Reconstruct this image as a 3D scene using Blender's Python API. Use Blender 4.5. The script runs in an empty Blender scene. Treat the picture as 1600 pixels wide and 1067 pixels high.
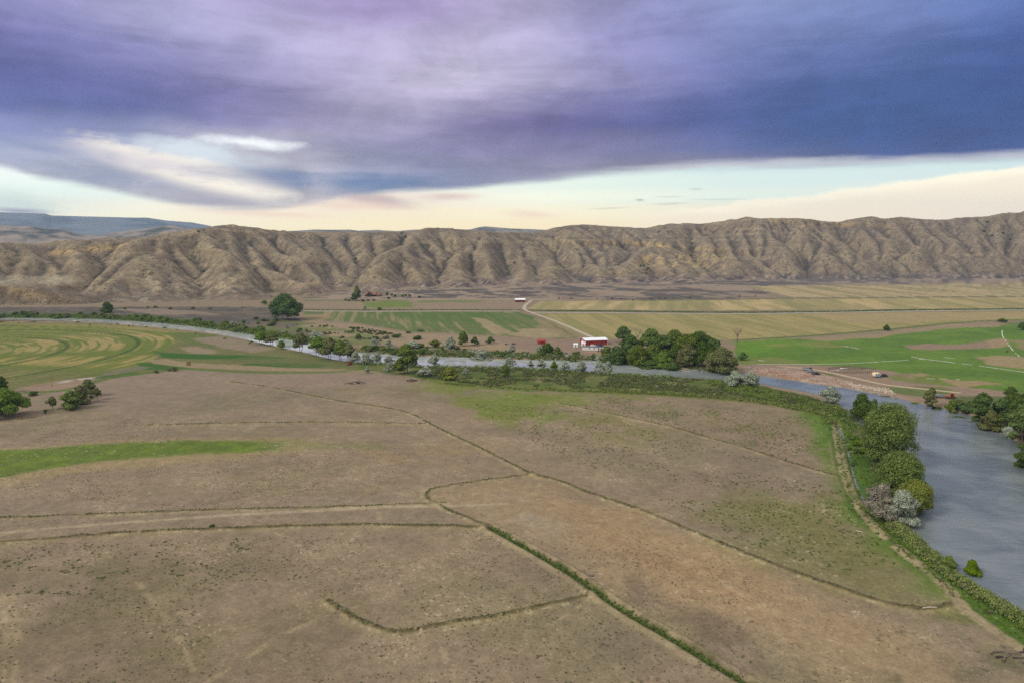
import bpy, bmesh, math, random
import numpy as np
from mathutils import Vector, Matrix

# ------------------------------------------------------------------ camera
SC = bpy.context.scene
COL = SC.collection
CAM_H = 80.0
F_PX, CX, CY = 1067.0, 800.0, 533.5
PITCH = math.atan(148.5 / F_PX)
cam_d = bpy.data.cameras.new('camera')
cam_d.sensor_width = 36.0
cam_d.lens = 36.0 * F_PX / 1600.0
cam_d.clip_start = 1.0
cam_d.clip_end = 90000.0
cam = bpy.data.objects.new('camera', cam_d)
COL.objects.link(cam)
cam.location = (0, 0, CAM_H)
cam.rotation_euler = (math.pi / 2 - PITCH, 0, 0)
SC.camera = cam

SC.view_settings.view_transform = 'Standard'
SC.view_settings.look = 'None'
SC.view_settings.gamma = 1.0
SC.view_settings.use_curve_mapping = False
SC.view_settings.exposure = 0.14
SC.render.engine = 'CYCLES'
SC.cycles.use_denoising = False
SC.cycles.max_bounces = 5
SC.cycles.diffuse_bounces = 2
SC.cycles.glossy_bounces = 2
SC.cycles.transmission_bounces = 2
SC.cycles.volume_bounces = 0
SC.cycles.transparent_max_bounces = 8

CA, SA = math.cos(PITCH), math.sin(PITCH)


def ray(u, v):
    """direction in the world through photo pixel (u, v), 1600 x 1067"""
    u = np.asarray(u, float); v = np.asarray(v, float)
    a = (u - CX) / F_PX; b = (CY - v) / F_PX
    return a, CA + b * SA, -SA + b * CA


def P(u, v, z=0.0):
    dx, dy, dz = ray(u, v)
    t = (CAM_H - z) / -dz
    return dx * t, dy * t


def azel(u, v):
    dx, dy, dz = ray(u, v)
    return np.arctan2(dx, dy), np.arctan2(dz, np.hypot(dx, dy))


def proj(x, y, z):
    """world -> photo pixel"""
    f = y * CA - (z - CAM_H) * SA
    up = y * SA + (z - CAM_H) * CA
    f = np.where(np.abs(f) < 1e-6, 1e-6, f)
    return CX + F_PX * x / f, CY - F_PX * up / f


def s2l(c):
    c = np.asarray(c, float) / 255.0
    return np.where(c <= 0.04045, c / 12.92, ((c + 0.055) / 1.055) ** 2.4)


# ------------------------------------------------------------------ sun and sky
SUN_AZ, SUN_EL = math.radians(-118), math.radians(38)      # azimuth measured from +Y towards +X
sun_d = bpy.data.lights.new('sun', 'SUN')
sun_d.energy = 2.0
sun_d.angle = math.radians(11)
sun_d.color = (1.0, 0.955, 0.89)
sun = bpy.data.objects.new('sun', sun_d)
COL.objects.link(sun)
sd = Vector((math.sin(SUN_AZ) * math.cos(SUN_EL), math.cos(SUN_AZ) * math.cos(SUN_EL), math.sin(SUN_EL)))
sun.rotation_euler = sd.to_track_quat('Z', 'Y').to_euler()

world = bpy.data.worlds.new('World')
SC.world = world
world.use_nodes = True
WT = world.node_tree
for n in list(WT.nodes):
    WT.nodes.remove(n)


class NG:
    """small helper to write node graphs"""
    def __init__(s, tree): s.t = tree

    def node(s, typ, **kw):
        n = s.t.nodes.new(typ)
        for k, v in kw.items(): setattr(n, k, v)
        return n

    def put(s, sock, v):
        if isinstance(v, bpy.types.NodeSocket): s.t.links.new(v, sock)
        elif v is not None:
            if hasattr(sock.default_value, '__len__') and not hasattr(v, '__len__'):
                v = [v] * len(sock.default_value)
            if hasattr(v, '__len__') and len(sock.default_value) == 4 and len(v) == 3: v = (*v, 1.0)
            sock.default_value = v

    def math(s, op, a, b=None, c=None, clamp=False):
        n = s.node('ShaderNodeMath', operation=op, use_clamp=clamp)
        for i, x in enumerate((a, b, c)):
            if x is not None: s.put(n.inputs[i], x)
        return n.outputs[0]

    def vmath(s, op, a, b=None):
        n = s.node('ShaderNodeVectorMath', operation=op)
        s.put(n.inputs[0], a)
        if b is not None: s.put(n.inputs[1], b)
        return n.outputs[0]

    def mix(s, fac, a, b, mode='MIX'):
        n = s.node('ShaderNodeMix', data_type='RGBA', blend_type=mode)
        s.put(n.inputs[0], fac); s.put(n.inputs[6], a); s.put(n.inputs[7], b)
        return n.outputs[2]

    def ss(s, x, lo, hi, a=0.0, b=1.0, smooth=True):
        n = s.node('ShaderNodeMapRange', interpolation_type='SMOOTHSTEP' if smooth else 'LINEAR')
        for i, q in enumerate((x, lo, hi, a, b)): s.put(n.inputs[i], q)
        return n.outputs[0]

    def noise(s, vec, scale, detail=4, rough=0.55, dist=0.0, lac=2.0):
        n = s.node('ShaderNodeTexNoise')
        s.put(n.inputs['Vector'], vec)
        n.inputs['Scale'].default_value = scale
        n.inputs['Detail'].default_value = detail
        n.inputs['Roughness'].default_value = rough
        n.inputs['Distortion'].default_value = dist
        return n.outputs['Fac']

    def comb(s, x, y, z):
        n = s.node('ShaderNodeCombineXYZ')
        for i, q in enumerate((x, y, z)): s.put(n.inputs[i], q)
        return n.outputs[0]

    def sep(s, v):
        n = s.node('ShaderNodeSeparateXYZ'); s.put(n.inputs[0], v)
        return n.outputs

    def ramp(s, fac, stops, interp='LINEAR'):
        n = s.node('ShaderNodeValToRGB')
        cr = n.color_ramp; cr.interpolation = interp
        while len(cr.elements) > 1: cr.elements.remove(cr.elements[-1])
        for i, (p, c) in enumerate(stops):
            e = cr.elements[0] if i == 0 else cr.elements.new(p)
            e.position = p
            e.color = (*c, 1.0) if len(c) == 3 else c
        s.put(n.inputs[0], fac)
        return n.outputs[0]


# colours of the sky seen in the photo, rows of height v, columns u = 0, 200 .. 1600
U9 = np.arange(0, 1601, 200)
DECK = [
 (-60, [(150,145,195),(170,165,205),(170,155,200),(160,140,195),(180,165,210),(145,140,195),(135,145,195),(120,135,190),(100,120,180)]),
 (20,  [(128,122,182),(163,158,204),(172,158,204),(158,136,192),(188,174,214),(142,137,190),(126,138,190),(106,122,180),(80,102,168)]),
 (70,  [(112,110,176),(146,142,194),(178,168,208),(184,170,208),(194,180,216),(136,131,186),(110,122,180),(90,108,170),(66,92,160)]),
 (120, [(98,102,168),(114,110,172),(146,136,184),(188,174,208),(192,180,210),(136,130,184),(92,106,168),(72,96,160),(64,88,156)]),
 (165, [(104,112,172),(104,110,174),(128,118,172),(178,168,196),(150,138,182),(104,104,164),(72,94,156),(68,94,156),(66,90,156)]),
 (195, [(138,142,186),(104,110,172),(150,140,184),(168,158,192),(118,106,162),(98,100,162),(74,94,154),(66,92,154),(68,90,154)]),
 (225, [(156,158,190),(170,170,196),(196,188,210),(146,138,180),(130,122,168),(122,118,164),(80,98,156),(68,92,152),(70,90,150)]),
 (255, [(156,158,184),(186,180,196),(196,186,200),(142,142,178),(140,134,168),(138,134,166),(112,116,160),(80,96,152),(74,92,148)]),
 (290, [(170,172,190),(164,164,186),(206,192,200),(112,130,172),(132,132,164),(150,144,168),(160,150,170),(150,148,170),(120,126,165)]),
 (325, [(200,200,205),(180,178,192),(172,165,182),(205,185,188),(190,175,185),(180,175,185),(180,175,185),(180,175,185),(160,160,180)]),
]
LOW = [
 (245, [(225,232,240),(225,232,240),(225,232,240),(220,232,240),(208,226,232),(204,222,230),(200,220,228),(198,218,226),(196,216,226)]),
 (275, [(252,250,244),(225,240,240),(240,232,226),(225,236,240),(226,238,234),(220,232,230),(214,228,230),(212,226,228),(212,224,226)]),
 (295, [(236,240,236),(214,234,236),(250,236,222),(244,220,210),(236,240,230),(226,234,226),(216,228,226),(216,226,226),(228,222,216)]),
 (315, [(216,224,220),(250,240,224),(246,226,212),(240,216,204),(250,242,222),(238,238,222),(220,228,222),(240,226,214),(240,222,210)]),
 (335, [(244,232,216),(250,238,218),(248,226,206),(246,226,198),(248,230,200),(244,228,202),(238,216,196),(240,220,206),(232,216,204)]),
 (358, [(246,232,212),(248,234,208),(246,230,196),(248,226,190),(246,222,186),(246,222,188),(240,212,186),(232,208,190),(226,206,194)]),
 (400, [(236,222,200),(236,222,196),(236,218,190),(238,214,184),(236,210,180),(236,210,180),(230,204,180),(224,202,184),(216,198,186)]),
]


def table_at(tab, u, v):
    vs = [r[0] for r in tab]
    v = min(max(v, vs[0]), vs[-1])
    u = min(max(u, 0), 1600)
    rows = [[np.interp(u, U9, [c[k] for c in r[1]]) for k in range(3)] for r in tab]
    return s2l([np.interp(v, vs, [rw[k] for rw in rows]) for k in range(3)])


HAZE_D = 6.5e-5
HAZE_L = np.array([0.20, 0.285, 0.445])
DESAT, SKYG = 0.86, np.array([0.97, 1.03, 1.0])      # the deck is a little greyer than its single pixels look; 0.97 answers the exposure
w = NG(WT)
wdir = w.node('ShaderNodeTexCoord').outputs['Generated']
wn = w.vmath('NORMALIZE', wdir)
wx, wy, wz = w.sep(wn)[:3]
azn = w.math('ARCTAN2', wx, wy)                       # radians, 0 = the way the valley is seen
eln = w.math('ARCSINE', wz)
# cloud-deck coordinates: features get thinner towards the horizon, as on a flat layer of cloud
den = w.math('ADD', w.math('MAXIMUM', wz, 0.0), 0.07)
dk = w.comb(w.math('DIVIDE', wx, den), w.math('DIVIDE', wy, den), 0.0)
warp = w.noise(dk, 0.55, 5, 0.55)
warp2 = w.noise(w.vmath('ADD', dk, (7.3, 2.1, 4.0)), 0.8, 5, 0.6)
strk = w.comb(w.math('MULTIPLY', azn, 5.0), w.math('MULTIPLY', eln, 34.0), 1.7)
warp3 = w.noise(strk, 1.0, 5, 0.6, 0.3)
az2 = w.math('ADD', azn, w.math('MULTIPLY', w.math('SUBTRACT', warp, 0.5), 0.16))
el2 = w.math('ADD', eln, w.math('ADD', w.math('MULTIPLY', w.math('SUBTRACT', warp3, 0.5), 0.036), w.math('MULTIPLY', w.math('SUBTRACT', warp2, 0.5), 0.03)))
azf = w.ss(az2, -0.85, 0.85, 0.0, 1.0, False)
azf0 = w.ss(w.math('ADD', azn, w.math('MULTIPLY', w.math('SUBTRACT', warp3, 0.5), 0.06)), -0.85, 0.85, 0.0, 1.0, False)


def dirpix(az, el):
    x, y, z = math.sin(az) * math.cos(el), math.cos(az) * math.cos(el), math.sin(el)
    f = y * CA - z * SA; up = y * SA + z * CA
    return CX + F_PX * x / f, CY - F_PX * up / f


def sky_rows(tab, els, fac, elsock):
    out = None
    for i, e in enumerate(els):
        stops = []
        for k in range(18):
            a = -0.75 + 1.5 * k / 17
            u, v = dirpix(a, math.radians(e))
            # the sky stands behind the haze box: allow for what that air takes and adds
            path = min(8600.0, 515.0 / math.sin(math.radians(max(e, 0.5))))
            T = math.exp(-HAZE_D * path)
            c0 = table_at(tab, u, v); lum = c0 @ np.array([.3, .5, .2])
            c0 = (lum + (c0 - lum) * DESAT) * SKYG
            cc = (c0 - (1 - T) * HAZE_L) / T
            stops.append(((a + 0.85) / 1.7, tuple(np.maximum(cc, 0.02))))
        c = w.ramp(fac, stops)
        if out is None: out = c
        else: out = w.mix(w.ss(elsock, math.radians(els[i - 1]), math.radians(e)), out, c)
    return out


deck = sky_rows(DECK, [1, 3, 4.8, 6.5, 8, 9.5, 11, 13, 15.5, 18, 21], azf, el2)
low = sky_rows(LOW, [-1, 0.8, 1.8, 2.8, 3.8, 5.0, 6.5, 8.5], azf0, eln)
# soft texture inside the deck
bil = w.noise(w.comb(w.math('MULTIPLY', azn, 9.0), w.math('MULTIPLY', eln, 17.0), 5.1), 1.0, 6, 0.62, 0.6)
bil2 = w.noise(w.comb(w.math('MULTIPLY', azn, 3.2), w.math('MULTIPLY', eln, 9.0), 2.2), 1.0, 3, 0.5, 0.8)
tex = w.ss(w.math('ADD', w.math('ADD', w.math('MULTIPLY', warp2, 0.30), w.math('MULTIPLY', warp3, 0.22)), w.math('ADD', w.math('MULTIPLY', bil, 0.28), w.math('MULTIPLY', bil2, 0.20))), 0.37, 0.63, 0.76, 1.28)
deck = w.mix(1.0, deck, tex, 'MULTIPLY')
# lower edge of the deck, elevation against azimuth
EDGE = [(-200, 240), (0, 264), (60, 283), (150, 299), (230, 315), (300, 327), (400, 331), (480, 322), (560, 310), (640, 301), (720, 298), (800, 289),
        (900, 281), (1000, 274), (1100, 269), (1200, 266), (1300, 265), (1400, 262), (1500, 258), (1600, 250), (1800, 235)]
ea, ee = zip(*[tuple(float(q) for q in azel(u, v)) for u, v in EDGE])
fc = w.node('ShaderNodeFloatCurve')
cv = fc.mapping.curves[0]
pts = [((a + 0.85) / 1.7, e / 0.2) for a, e in zip(ea, ee)]
cv.points[0].location = pts[0]; cv.points[1].location = pts[-1]
for p_ in pts[1:-1]: cv.points.new(*p_)
fc.mapping.update()
w.put(fc.inputs['Value'], w.ss(azn, -0.85, 0.85, 0.0, 1.0, False))
edge_el = w.math('MULTIPLY', fc.outputs[0], 0.2)
d_edge = w.math('SUBTRACT', w.math('ADD', eln, w.math('MULTIPLY', w.math('SUBTRACT', warp3, 0.5), 0.020)), edge_el)
soft = w.ss(azn, -0.1, 0.25, 0.0, 1.0)
m_deck = w.mix(soft, w.comb(*[w.ss(d_edge, -0.003, 0.010)] * 3), w.comb(*[w.ss(d_edge, -0.002, 0.016)] * 3))


def comp(c, u, v):
    """colour to give a cloud scrap so that it looks like c through the haze in front of it"""
    e = max(float(azel(u, v)[1]), 0.009)
    T = math.exp(-HAZE_D * min(8600.0, 515.0 / math.sin(e)))
    return tuple(np.maximum((s2l(c) * SKYG - (1 - T) * HAZE_L) / T, 0.02))


def blob(u, v, su, sv, rot=0.0, namp=0.6):
    """soft elongated patch: centre and radii in photo pixels turned into sky angles"""
    a0, e0 = [float(q) for q in azel(u, v)]
    a = w.math('SUBTRACT', azn, a0); e = w.math('SUBTRACT', eln, e0)
    c, s_ = math.cos(rot), math.sin(rot)
    ra, re = su / 1067.0, sv / 1067.0
    x = w.math('DIVIDE', w.math('ADD', w.math('MULTIPLY', a, c), w.math('MULTIPLY', e, s_)), ra)
    y = w.math('DIVIDE', w.math('SUBTRACT', w.math('MULTIPLY', e, c), w.math('MULTIPLY', a, s_)), re)
    r = w.math('SQRT', w.math('ADD', w.math('MULTIPLY', x, x), w.math('MULTIPLY', y, y)))
    r = w.math('ADD', r, w.math('MULTIPLY', w.math('ADD', w.math('MULTIPLY', w.math('SUBTRACT', warp3, 0.5), 0.6), w.math('MULTIPLY', w.math('SUBTRACT', bil, 0.5), 0.8)), namp * 3.2))
    return w.ss(r, 0.0, 1.3, 1.0, 0.0)


for u, v, su, sv, rt, colr, am in [
        (378, 222, 62, 10, -0.06, (250, 250, 255), 0.95), (290, 234, 100, 17, -0.08, (222, 228, 240), 0.8),
        (290, 272, 160, 19, -0.26, (255, 240, 228), 1.0), (200, 250, 120, 12, -0.15, (214, 204, 214), 0.8),
        (60, 232, 90, 16, -0.1, (128, 138, 176), 0.6), (100, 262, 160, 16, -0.15, (146, 152, 180), 0.7),
        (560, 283, 150, 15, -0.02, (112, 130, 170), 0.75), (330, 312, 110, 12, -0.12, (170, 164, 182), 0.5)]:
    deck = w.mix(w.math('MULTIPLY', blob(u, v, su, sv, rt, 0.95), am), deck, comp(colr, u, v))
# pink cloud scraps and the tiny grey flecks below the deck
for u, v, su, sv, rt, colr, am in [
        (1130, 312, 50, 1.4, 0.0, (190, 196, 200), 0.4), (1045, 319, 28, 2.0, 0.03, (190, 180, 180), 0.5), (1043, 308, 24, 1.8, 0.0, (190, 192, 194), 0.45),
        (1088, 296, 11, 2.2, 0.0, (180, 188, 192), 0.5), (950, 326, 34, 1.8, 0.03, (200, 190, 184), 0.5), (1000, 313, 8, 2.2, 0.0, (140, 140, 148), 0.6),
        (590, 312, 60, 11, -0.1, (192, 170, 176), 0.8), (700, 308, 66, 9, 0.0, (214, 184, 184), 0.8), (540, 322, 80, 7, 0.0, (236, 204, 194), 0.7),
        (835, 336, 50, 7, -0.05, (232, 204, 190), 0.6), (30, 318, 56, 24, -0.3, (204, 214, 214), 0.8),
        (25, 330, 46, 4.5, -0.05, (158, 156, 180), 0.9), (420, 335, 100, 5, -0.03, (238, 206, 192), 0.6)]:
    low = w.mix(w.math('MULTIPLY', blob(u, v, su, sv, rt, 0.6), am), low, comp(colr, u, v))
# bank of low cumulus on the right with a lit rim
rim_n = w.noise(w.comb(w.math('MULTIPLY', azn, 26.0), w.math('MULTIPLY', eln, 60.0), 0.4), 1.0, 5, 0.6)
btop = w.math('ADD', w.ss(azn, 0.17, 0.66, 0.046, 0.098, False), w.math('MULTIPLY', w.math('SUBTRACT', rim_n, 0.5), 0.018))
db = w.math('SUBTRACT', btop, eln)
bm = w.math('MULTIPLY', w.ss(db, 0.0, 0.007), w.ss(azn, 0.10, 0.30))
bank_c = w.mix(w.ss(w.math('ADD', db, w.math('MULTIPLY', w.math('SUBTRACT', warp3, 0.5), 0.02)), 0.002, 0.020), comp((253, 238, 220), 1500, 300), comp((238, 222, 208), 1500, 310))
low = w.mix(w.math('MULTIPLY', bm, 0.85), low, bank_c)
# rim of the deck on the right glows cream
edge_glow = w.math('MULTIPLY', w.math('MULTIPLY', w.ss(d_edge, 0.0, 0.008), w.ss(d_edge, 0.018, 0.008)), w.ss(azn, 0.05, 0.3))
cl = w.mix(m_deck, low, deck)
cl = w.mix(w.math('MULTIPLY', edge_glow, 0.5), cl, comp((206, 198, 208), 1400, 265))
# overhead and behind the camera: high pale overcast, the main source of light
hi = w.mix(w.ss(warp2, 0.35, 0.65), (0.80, 0.765, 0.72), (1.04, 0.985, 0.91))
cl = w.mix(w.ss(eln, 0.40, 0.85), cl, hi)
cl = w.mix(w.math('MULTIPLY', w.ss(wy, 0.25, -0.35), w.ss(eln, 0.0, 0.2, 0.7, 1.0)), cl, hi)
cl = w.mix(w.ss(eln, -0.03, -0.2), cl, (0.16, 0.13, 0.10))
sky = w.node('ShaderNodeTexSky', sky_type='NISHITA')
sky.sun_disc = False
sky.sun_elevation = SUN_EL
sky.sun_rotation = SUN_AZ
sky.altitude = 1500
bg_clear = w.node('ShaderNodeBackground'); w.put(bg_clear.inputs[0], sky.outputs[0]); bg_clear.inputs[1].default_value = 0.06
bg_cloud = w.node('ShaderNodeBackground'); w.put(bg_cloud.inputs[0], cl); bg_cloud.inputs[1].default_value = 1.0
mixs = w.node('ShaderNodeMixShader'); mixs.inputs[0].default_value = 0.94
WT.links.new(bg_clear.outputs[0], mixs.inputs[1]); WT.links.new(bg_cloud.outputs[0], mixs.inputs[2])
outw = w.node('ShaderNodeOutputWorld'); WT.links.new(mixs.outputs[0], outw.inputs[0])
world.cycles.sampling_method = 'MANUAL'
world.cycles.sample_map_resolution = 512
# ------------------------------------------------------------------ numpy helpers
def _h(ix, iy, seed):
    n = (ix.astype(np.int64) * 374761393 + iy.astype(np.int64) * 668265263 + seed * 974634777) & 0xFFFFFFFF
    n = ((n ^ (n >> 13)) * 1274126177) & 0xFFFFFFFF
    return ((n ^ (n >> 16)) & 0xFFFFFF) / float(0xFFFFFF)


def vnoise(x, y, seed=0):
    x = np.asarray(x, float); y = np.asarray(y, float)
    ix = np.floor(x); iy = np.floor(y)
    fx = x - ix; fy = y - iy
    fx = fx * fx * fx * (fx * (fx * 6 - 15) + 10); fy = fy * fy * fy * (fy * (fy * 6 - 15) + 10)
    a = _h(ix, iy, seed); b = _h(ix + 1, iy, seed); c = _h(ix, iy + 1, seed); d = _h(ix + 1, iy + 1, seed)
    return (a + (b - a) * fx) * (1 - fy) + (c + (d - c) * fx) * fy


def fbm(x, y, s, octv=4, seed=0, gain=0.5):
    """about -1..1, s = size of the largest feature in metres"""
    t = 0; a = 1; tot = 0; f = 1.0 / s
    for o in range(octv):
        co, si = math.cos(o * 1.1 + 0.4), math.sin(o * 1.1 + 0.4)
        t = t + a * (vnoise((x * co - y * si) * f + 17.3 * o, (x * si + y * co) * f - 9.1 * o, seed + o) * 2 - 1)
        tot += a; a *= gain; f *= 2.03
    return t / tot * 1.5


def sstep(x, lo, hi):
    t = np.clip((x - lo) / (hi - lo), 0, 1)
    return t * t * (3 - 2 * t)


def W(pts, z=0.0):
    a = np.array(pts, float)
    x, y = P(a[:, 0], a[:, 1], z)
    return np.stack([x, y], 1)


def seg_dist(x, y, pl, closed=False):
    n = len(pl); best = np.full(x.shape, 1e9); par = np.zeros(x.shape); acc = 0.0
    for i in range(n if closed else n - 1):
        ax, ay = pl[i]; bx, by = pl[(i + 1) % n]
        dx, dy = bx - ax, by - ay; L2 = dx * dx + dy * dy + 1e-9; L = math.sqrt(L2)
        t = np.clip(((x - ax) * dx + (y - ay) * dy) / L2, 0, 1)
        d = (x - ax - t * dx) ** 2 + (y - ay - t * dy) ** 2
        m = d < best
        best = np.where(m, d, best); par = np.where(m, acc + t * L, par); acc += L
    return np.sqrt(best), par


def inside(x, y, pl):
    c = np.zeros(x.shape, bool); n = len(pl); j = n - 1
    for i in range(n):
        xi, yi = pl[i]; xj, yj = pl[j]
        k = ((yi > y) != (yj > y)) & (x < (xj - xi) * (y - yi) / ((yj - yi) if yj != yi else 1e-9) + xi)
        c ^= k; j = i
    return c


def poly_sd(x, y, pl, m=30.0):
    """index of the points near the polygon and their signed distance (negative inside)"""
    lo = pl.min(0) - m; hi = pl.max(0) + m
    idx = np.nonzero((x > lo[0]) & (x < hi[0]) & (y > lo[1]) & (y < hi[1]))[0]
    if len(idx) == 0: return idx, np.zeros(0)
    d, _ = seg_dist(x[idx], y[idx], pl, True)
    return idx, np.where(inside(x[idx], y[idx], pl), -d, d)


def line_d(x, y, pl, m):
    """near points only, segment by segment so long lines stay cheap"""
    D = np.full(x.shape, 1e9); Tt = np.zeros(x.shape); acc = 0.0
    for i in range(len(pl) - 1):
        ax, ay = pl[i]; bx, by = pl[i + 1]
        dx, dy = bx - ax, by - ay; L2 = dx * dx + dy * dy + 1e-9; L = math.sqrt(L2)
        k = np.nonzero((x > min(ax, bx) - m) & (x < max(ax, bx) + m) & (y > min(ay, by) - m) & (y < max(ay, by) + m))[0]
        if len(k):
            t = np.clip(((x[k] - ax) * dx + (y[k] - ay) * dy) / L2, 0, 1)
            d = np.hypot(x[k] - ax - t * dx, y[k] - ay - t * dy)
            b = d < D[k]
            D[k[b]] = d[b]; Tt[k[b]] = acc + t[b] * L
        acc += L
    k = np.nonzero(D < m)[0]
    return k, D[k], Tt[k]


def smooth_pl(pl, n=4):
    """Catmull-Rom resample"""
    p = np.array(pl, float); out = []
    for i in range(len(p) - 1):
        p0 = p[max(i - 1, 0)]; p1 = p[i]; p2 = p[i + 1]; p3 = p[min(i + 2, len(p) - 1)]
        for k in range(n):
            t = k / n
            out.append(0.5 * ((2 * p1) + (-p0 + p2) * t + (2 * p0 - 5 * p1 + 4 * p2 - p3) * t * t + (-p0 + 3 * p1 - 3 * p2 + p3) * t ** 3))
    out.append(p[-1])
    return np.array(out)


def mesh_np(name, V, Fq, mats, mi=None, smooth=False, col=None):
    """V (n,3), Fq (m,4) or (m,3) int arrays"""
    me = bpy.data.meshes.new(name)
    V = np.asarray(V, np.float32); Fq = np.asarray(Fq, np.int32)
    k = Fq.shape[1]
    me.vertices.add(len(V)); me.vertices.foreach_set('co', V.ravel())
    me.loops.add(Fq.size); me.loops.foreach_set('vertex_index', Fq.ravel())
    me.polygons.add(len(Fq))
    me.polygons.foreach_set('loop_start', np.arange(0, Fq.size, k, dtype=np.int32))
    me.polygons.foreach_set('loop_total', np.full(len(Fq), k, np.int32))
    for m in mats: me.materials.append(m)
    if mi is not None: me.polygons.foreach_set('material_index', np.asarray(mi, np.int32))
    me.polygons.foreach_set('use_smooth', np.full(len(Fq), smooth, bool))
    if col is not None:
        a = me.color_attributes.new('paint', 'FLOAT_COLOR', 'POINT')
        c4 = np.ones((len(V), 4), np.float32); c4[:, :3] = col
        a.data.foreach_set('color', c4.ravel())
    me.update(calc_edges=True)
    return me


def link(name, me, kind=None, parent=None):
    o = bpy.data.objects.new(name, me); COL.objects.link(o)
    if kind: o['kind'] = kind
    if parent is not None: o.parent = parent
    return o


def grid_faces(nr, nc, keep=None):
    i = np.arange((nr - 1) * (nc - 1)); r = i // (nc - 1); c = i % (nc - 1); a = r * nc + c
    f = np.stack([a, a + 1, a + nc + 1, a + nc], 1)
    return f if keep is None else f[keep]


# ------------------------------------------------------------------ layout traced on the photo (pixels), all on the valley floor
RIV = [((-300, 494), (-300, 498)), ((0, 496.5), (0, 500)), ((54, 497), (54, 501)), ((110, 498), (110, 502.5)), ((150, 499), (150, 504)),
       ((236, 503.5), (216, 509)), ((303, 510), (287, 516)), ((371, 519), (337, 522)), ((407, 525), (395, 533)), ((460, 531), (450, 545)),
       ((500, 539), (487, 553)), ((545, 548), (540, 565)), ((600, 552), (600, 569)), ((652, 556), (652, 572)), ((732, 558), (725, 573)),
       ((785, 561), (780, 573)), ((850, 562), (850, 576)), ((920, 562.5), (915, 580)), ((955, 566), (960, 583)), ((1000, 568), (1005, 586)),
       ((1055, 572), (1055, 589)), ((1102, 577), (1100, 592)), ((1137, 581), (1130, 594)), ((1186, 586), (1180, 599)), ((1227, 592), (1215, 605)),
       ((1277, 599), (1265, 614)), ((1333, 607), (1310, 628)), ((1383, 617), (1345, 665)), ((1424, 626), (1372, 705)), ((1477, 638), (1390, 750)),
       ((1527, 652), (1402, 798)), ((1565, 670), (1424, 838)), ((1588, 690), (1480, 890)), ((1604, 708), (1530, 922)), ((1650, 760), (1585, 955)),
       ((1760, 860), (1650, 1005)), ((2000, 1080), (1750, 1100)), ((2400, 1500), (1900, 1300))]
RN = smooth_pl(W([a for a, b in RIV], -1.0), 4); RS = smooth_pl(W([b for a, b in RIV], -1.0), 4)
RIVP = np.concatenate([RN, RS[::-1]])

DIKES = {   # name: (points, height, half width, colour, strength)
    'a': [(360, 597), (420, 605), (520, 625), (600, 637), (645, 648), (680, 667), (750, 700), (800, 725), (832, 742)],
    'b': [(832, 742), (870, 750), (930, 773), (1000, 795), (1080, 828), (1150, 857), (1230, 888), (1300, 912), (1360, 933), (1410, 945), (1450, 949), (1480, 945)],
    'c': [(832, 741), (770, 748), (720, 755), (680, 762), (668, 768), (668, 778), (685, 788), (700, 796), (730, 808), (765, 823)],
    'e': [(-60, 850), (0, 846), (60, 842), (110, 838), (200, 831), (330, 826), (450, 822), (560, 820), (680, 821), (755, 823)],
    'f': [(-60, 811), (0, 808), (150, 802), (300, 797), (450, 793), (560, 790), (660, 786), (695, 785)],
    'g': [(512, 938), (530, 950), (560, 968), (600, 983), (640, 985), (700, 973), (780, 960), (850, 945), (930, 927)],
    'h': [(230, 664), (350, 661), (450, 660), (560, 660), (650, 662), (668, 661)],
    'i': [(870, 629), (960, 648), (1040, 665), (1100, 682), (1180, 705), (1240, 724), (1305, 743)],
    'j': [(1345, 790), (1370, 820), (1400, 850), (1450, 892), (1478, 917), (1490, 935), (1480, 945)],
}
DK = {k: smooth_pl(W(v), 3) for k, v in DIKES.items()}
GREEN_DITCH = smooth_pl(W([(765, 823), (800, 842), (850, 870), (900, 900), (930, 922), (980, 955), (1050, 995), (1110, 1032), (1170, 1067), (1290, 1140)]), 3)
SIDE_DITCH = smooth_pl(W([(1303, 650), (1312, 672), (1324, 700), (1334, 740), (1346, 770), (1362, 800), (1392, 826), (1440, 866), (1490, 905), (1560, 950), (1640, 1010)]), 3)


def gh(x, y):
    """height of the ground"""
    x = np.atleast_1d(np.asarray(x, float)); y = np.atleast_1d(np.asarray(y, float))
    z = fbm(x, y, 160, 3, 5) * 0.35 + fbm(x, y, 9, 3, 9) * 0.06
    k, sd = poly_sd(x, y, RIVP, 14)
    if len(k):
        sdn = sd + fbm(x[k], y[k], 12, 3, 31) * 0.8
        z[k] = z[k] * sstep(sdn, 0, 12) - 3.2 * sstep(sdn, 4.0, -5.0)
    for n, pl in DK.items():
        k, d, t = line_d(x, y, pl, 4)
        hh, ww = (0.55, 1.3) if n in 'ebg' else (0.40, 1.1)
        z[k] += hh * np.exp(-(d / ww) ** 2) * (0.75 + 0.5 * vnoise(t / 2.5, t * 0, 3))
    k, d, t = line_d(x, y, GREEN_DITCH, 6)
    z[k] += -0.45 * np.exp(-(d / 0.8) ** 2) + 0.5 * np.exp(-((d - 2.0) / 0.8) ** 2)
    k, d, t = line_d(x, y, SIDE_DITCH, 6)
    z[k] += -0.7 * np.exp(-(d / 1.2) ** 2)
    return z


def G0(u, v, dz=0.0):
    """ground point under photo pixel"""
    x, y = P(u, v)
    return float(x), float(y), float(gh(x, y)[0]) + dz


# ------------------------------------------------------------------ ground colours (real colours of soil, stubble and grass)
GAIN = 0.80


def C(*c):
    return s2l(c) * GAIN


BROWN = C(142, 126, 103)


def pang(u1, v1, u2, v2):
    a, b = W([(u1, v1), (u2, v2)])
    return math.degrees(math.atan2(b[1] - a[1], b[0] - a[0]))


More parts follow.
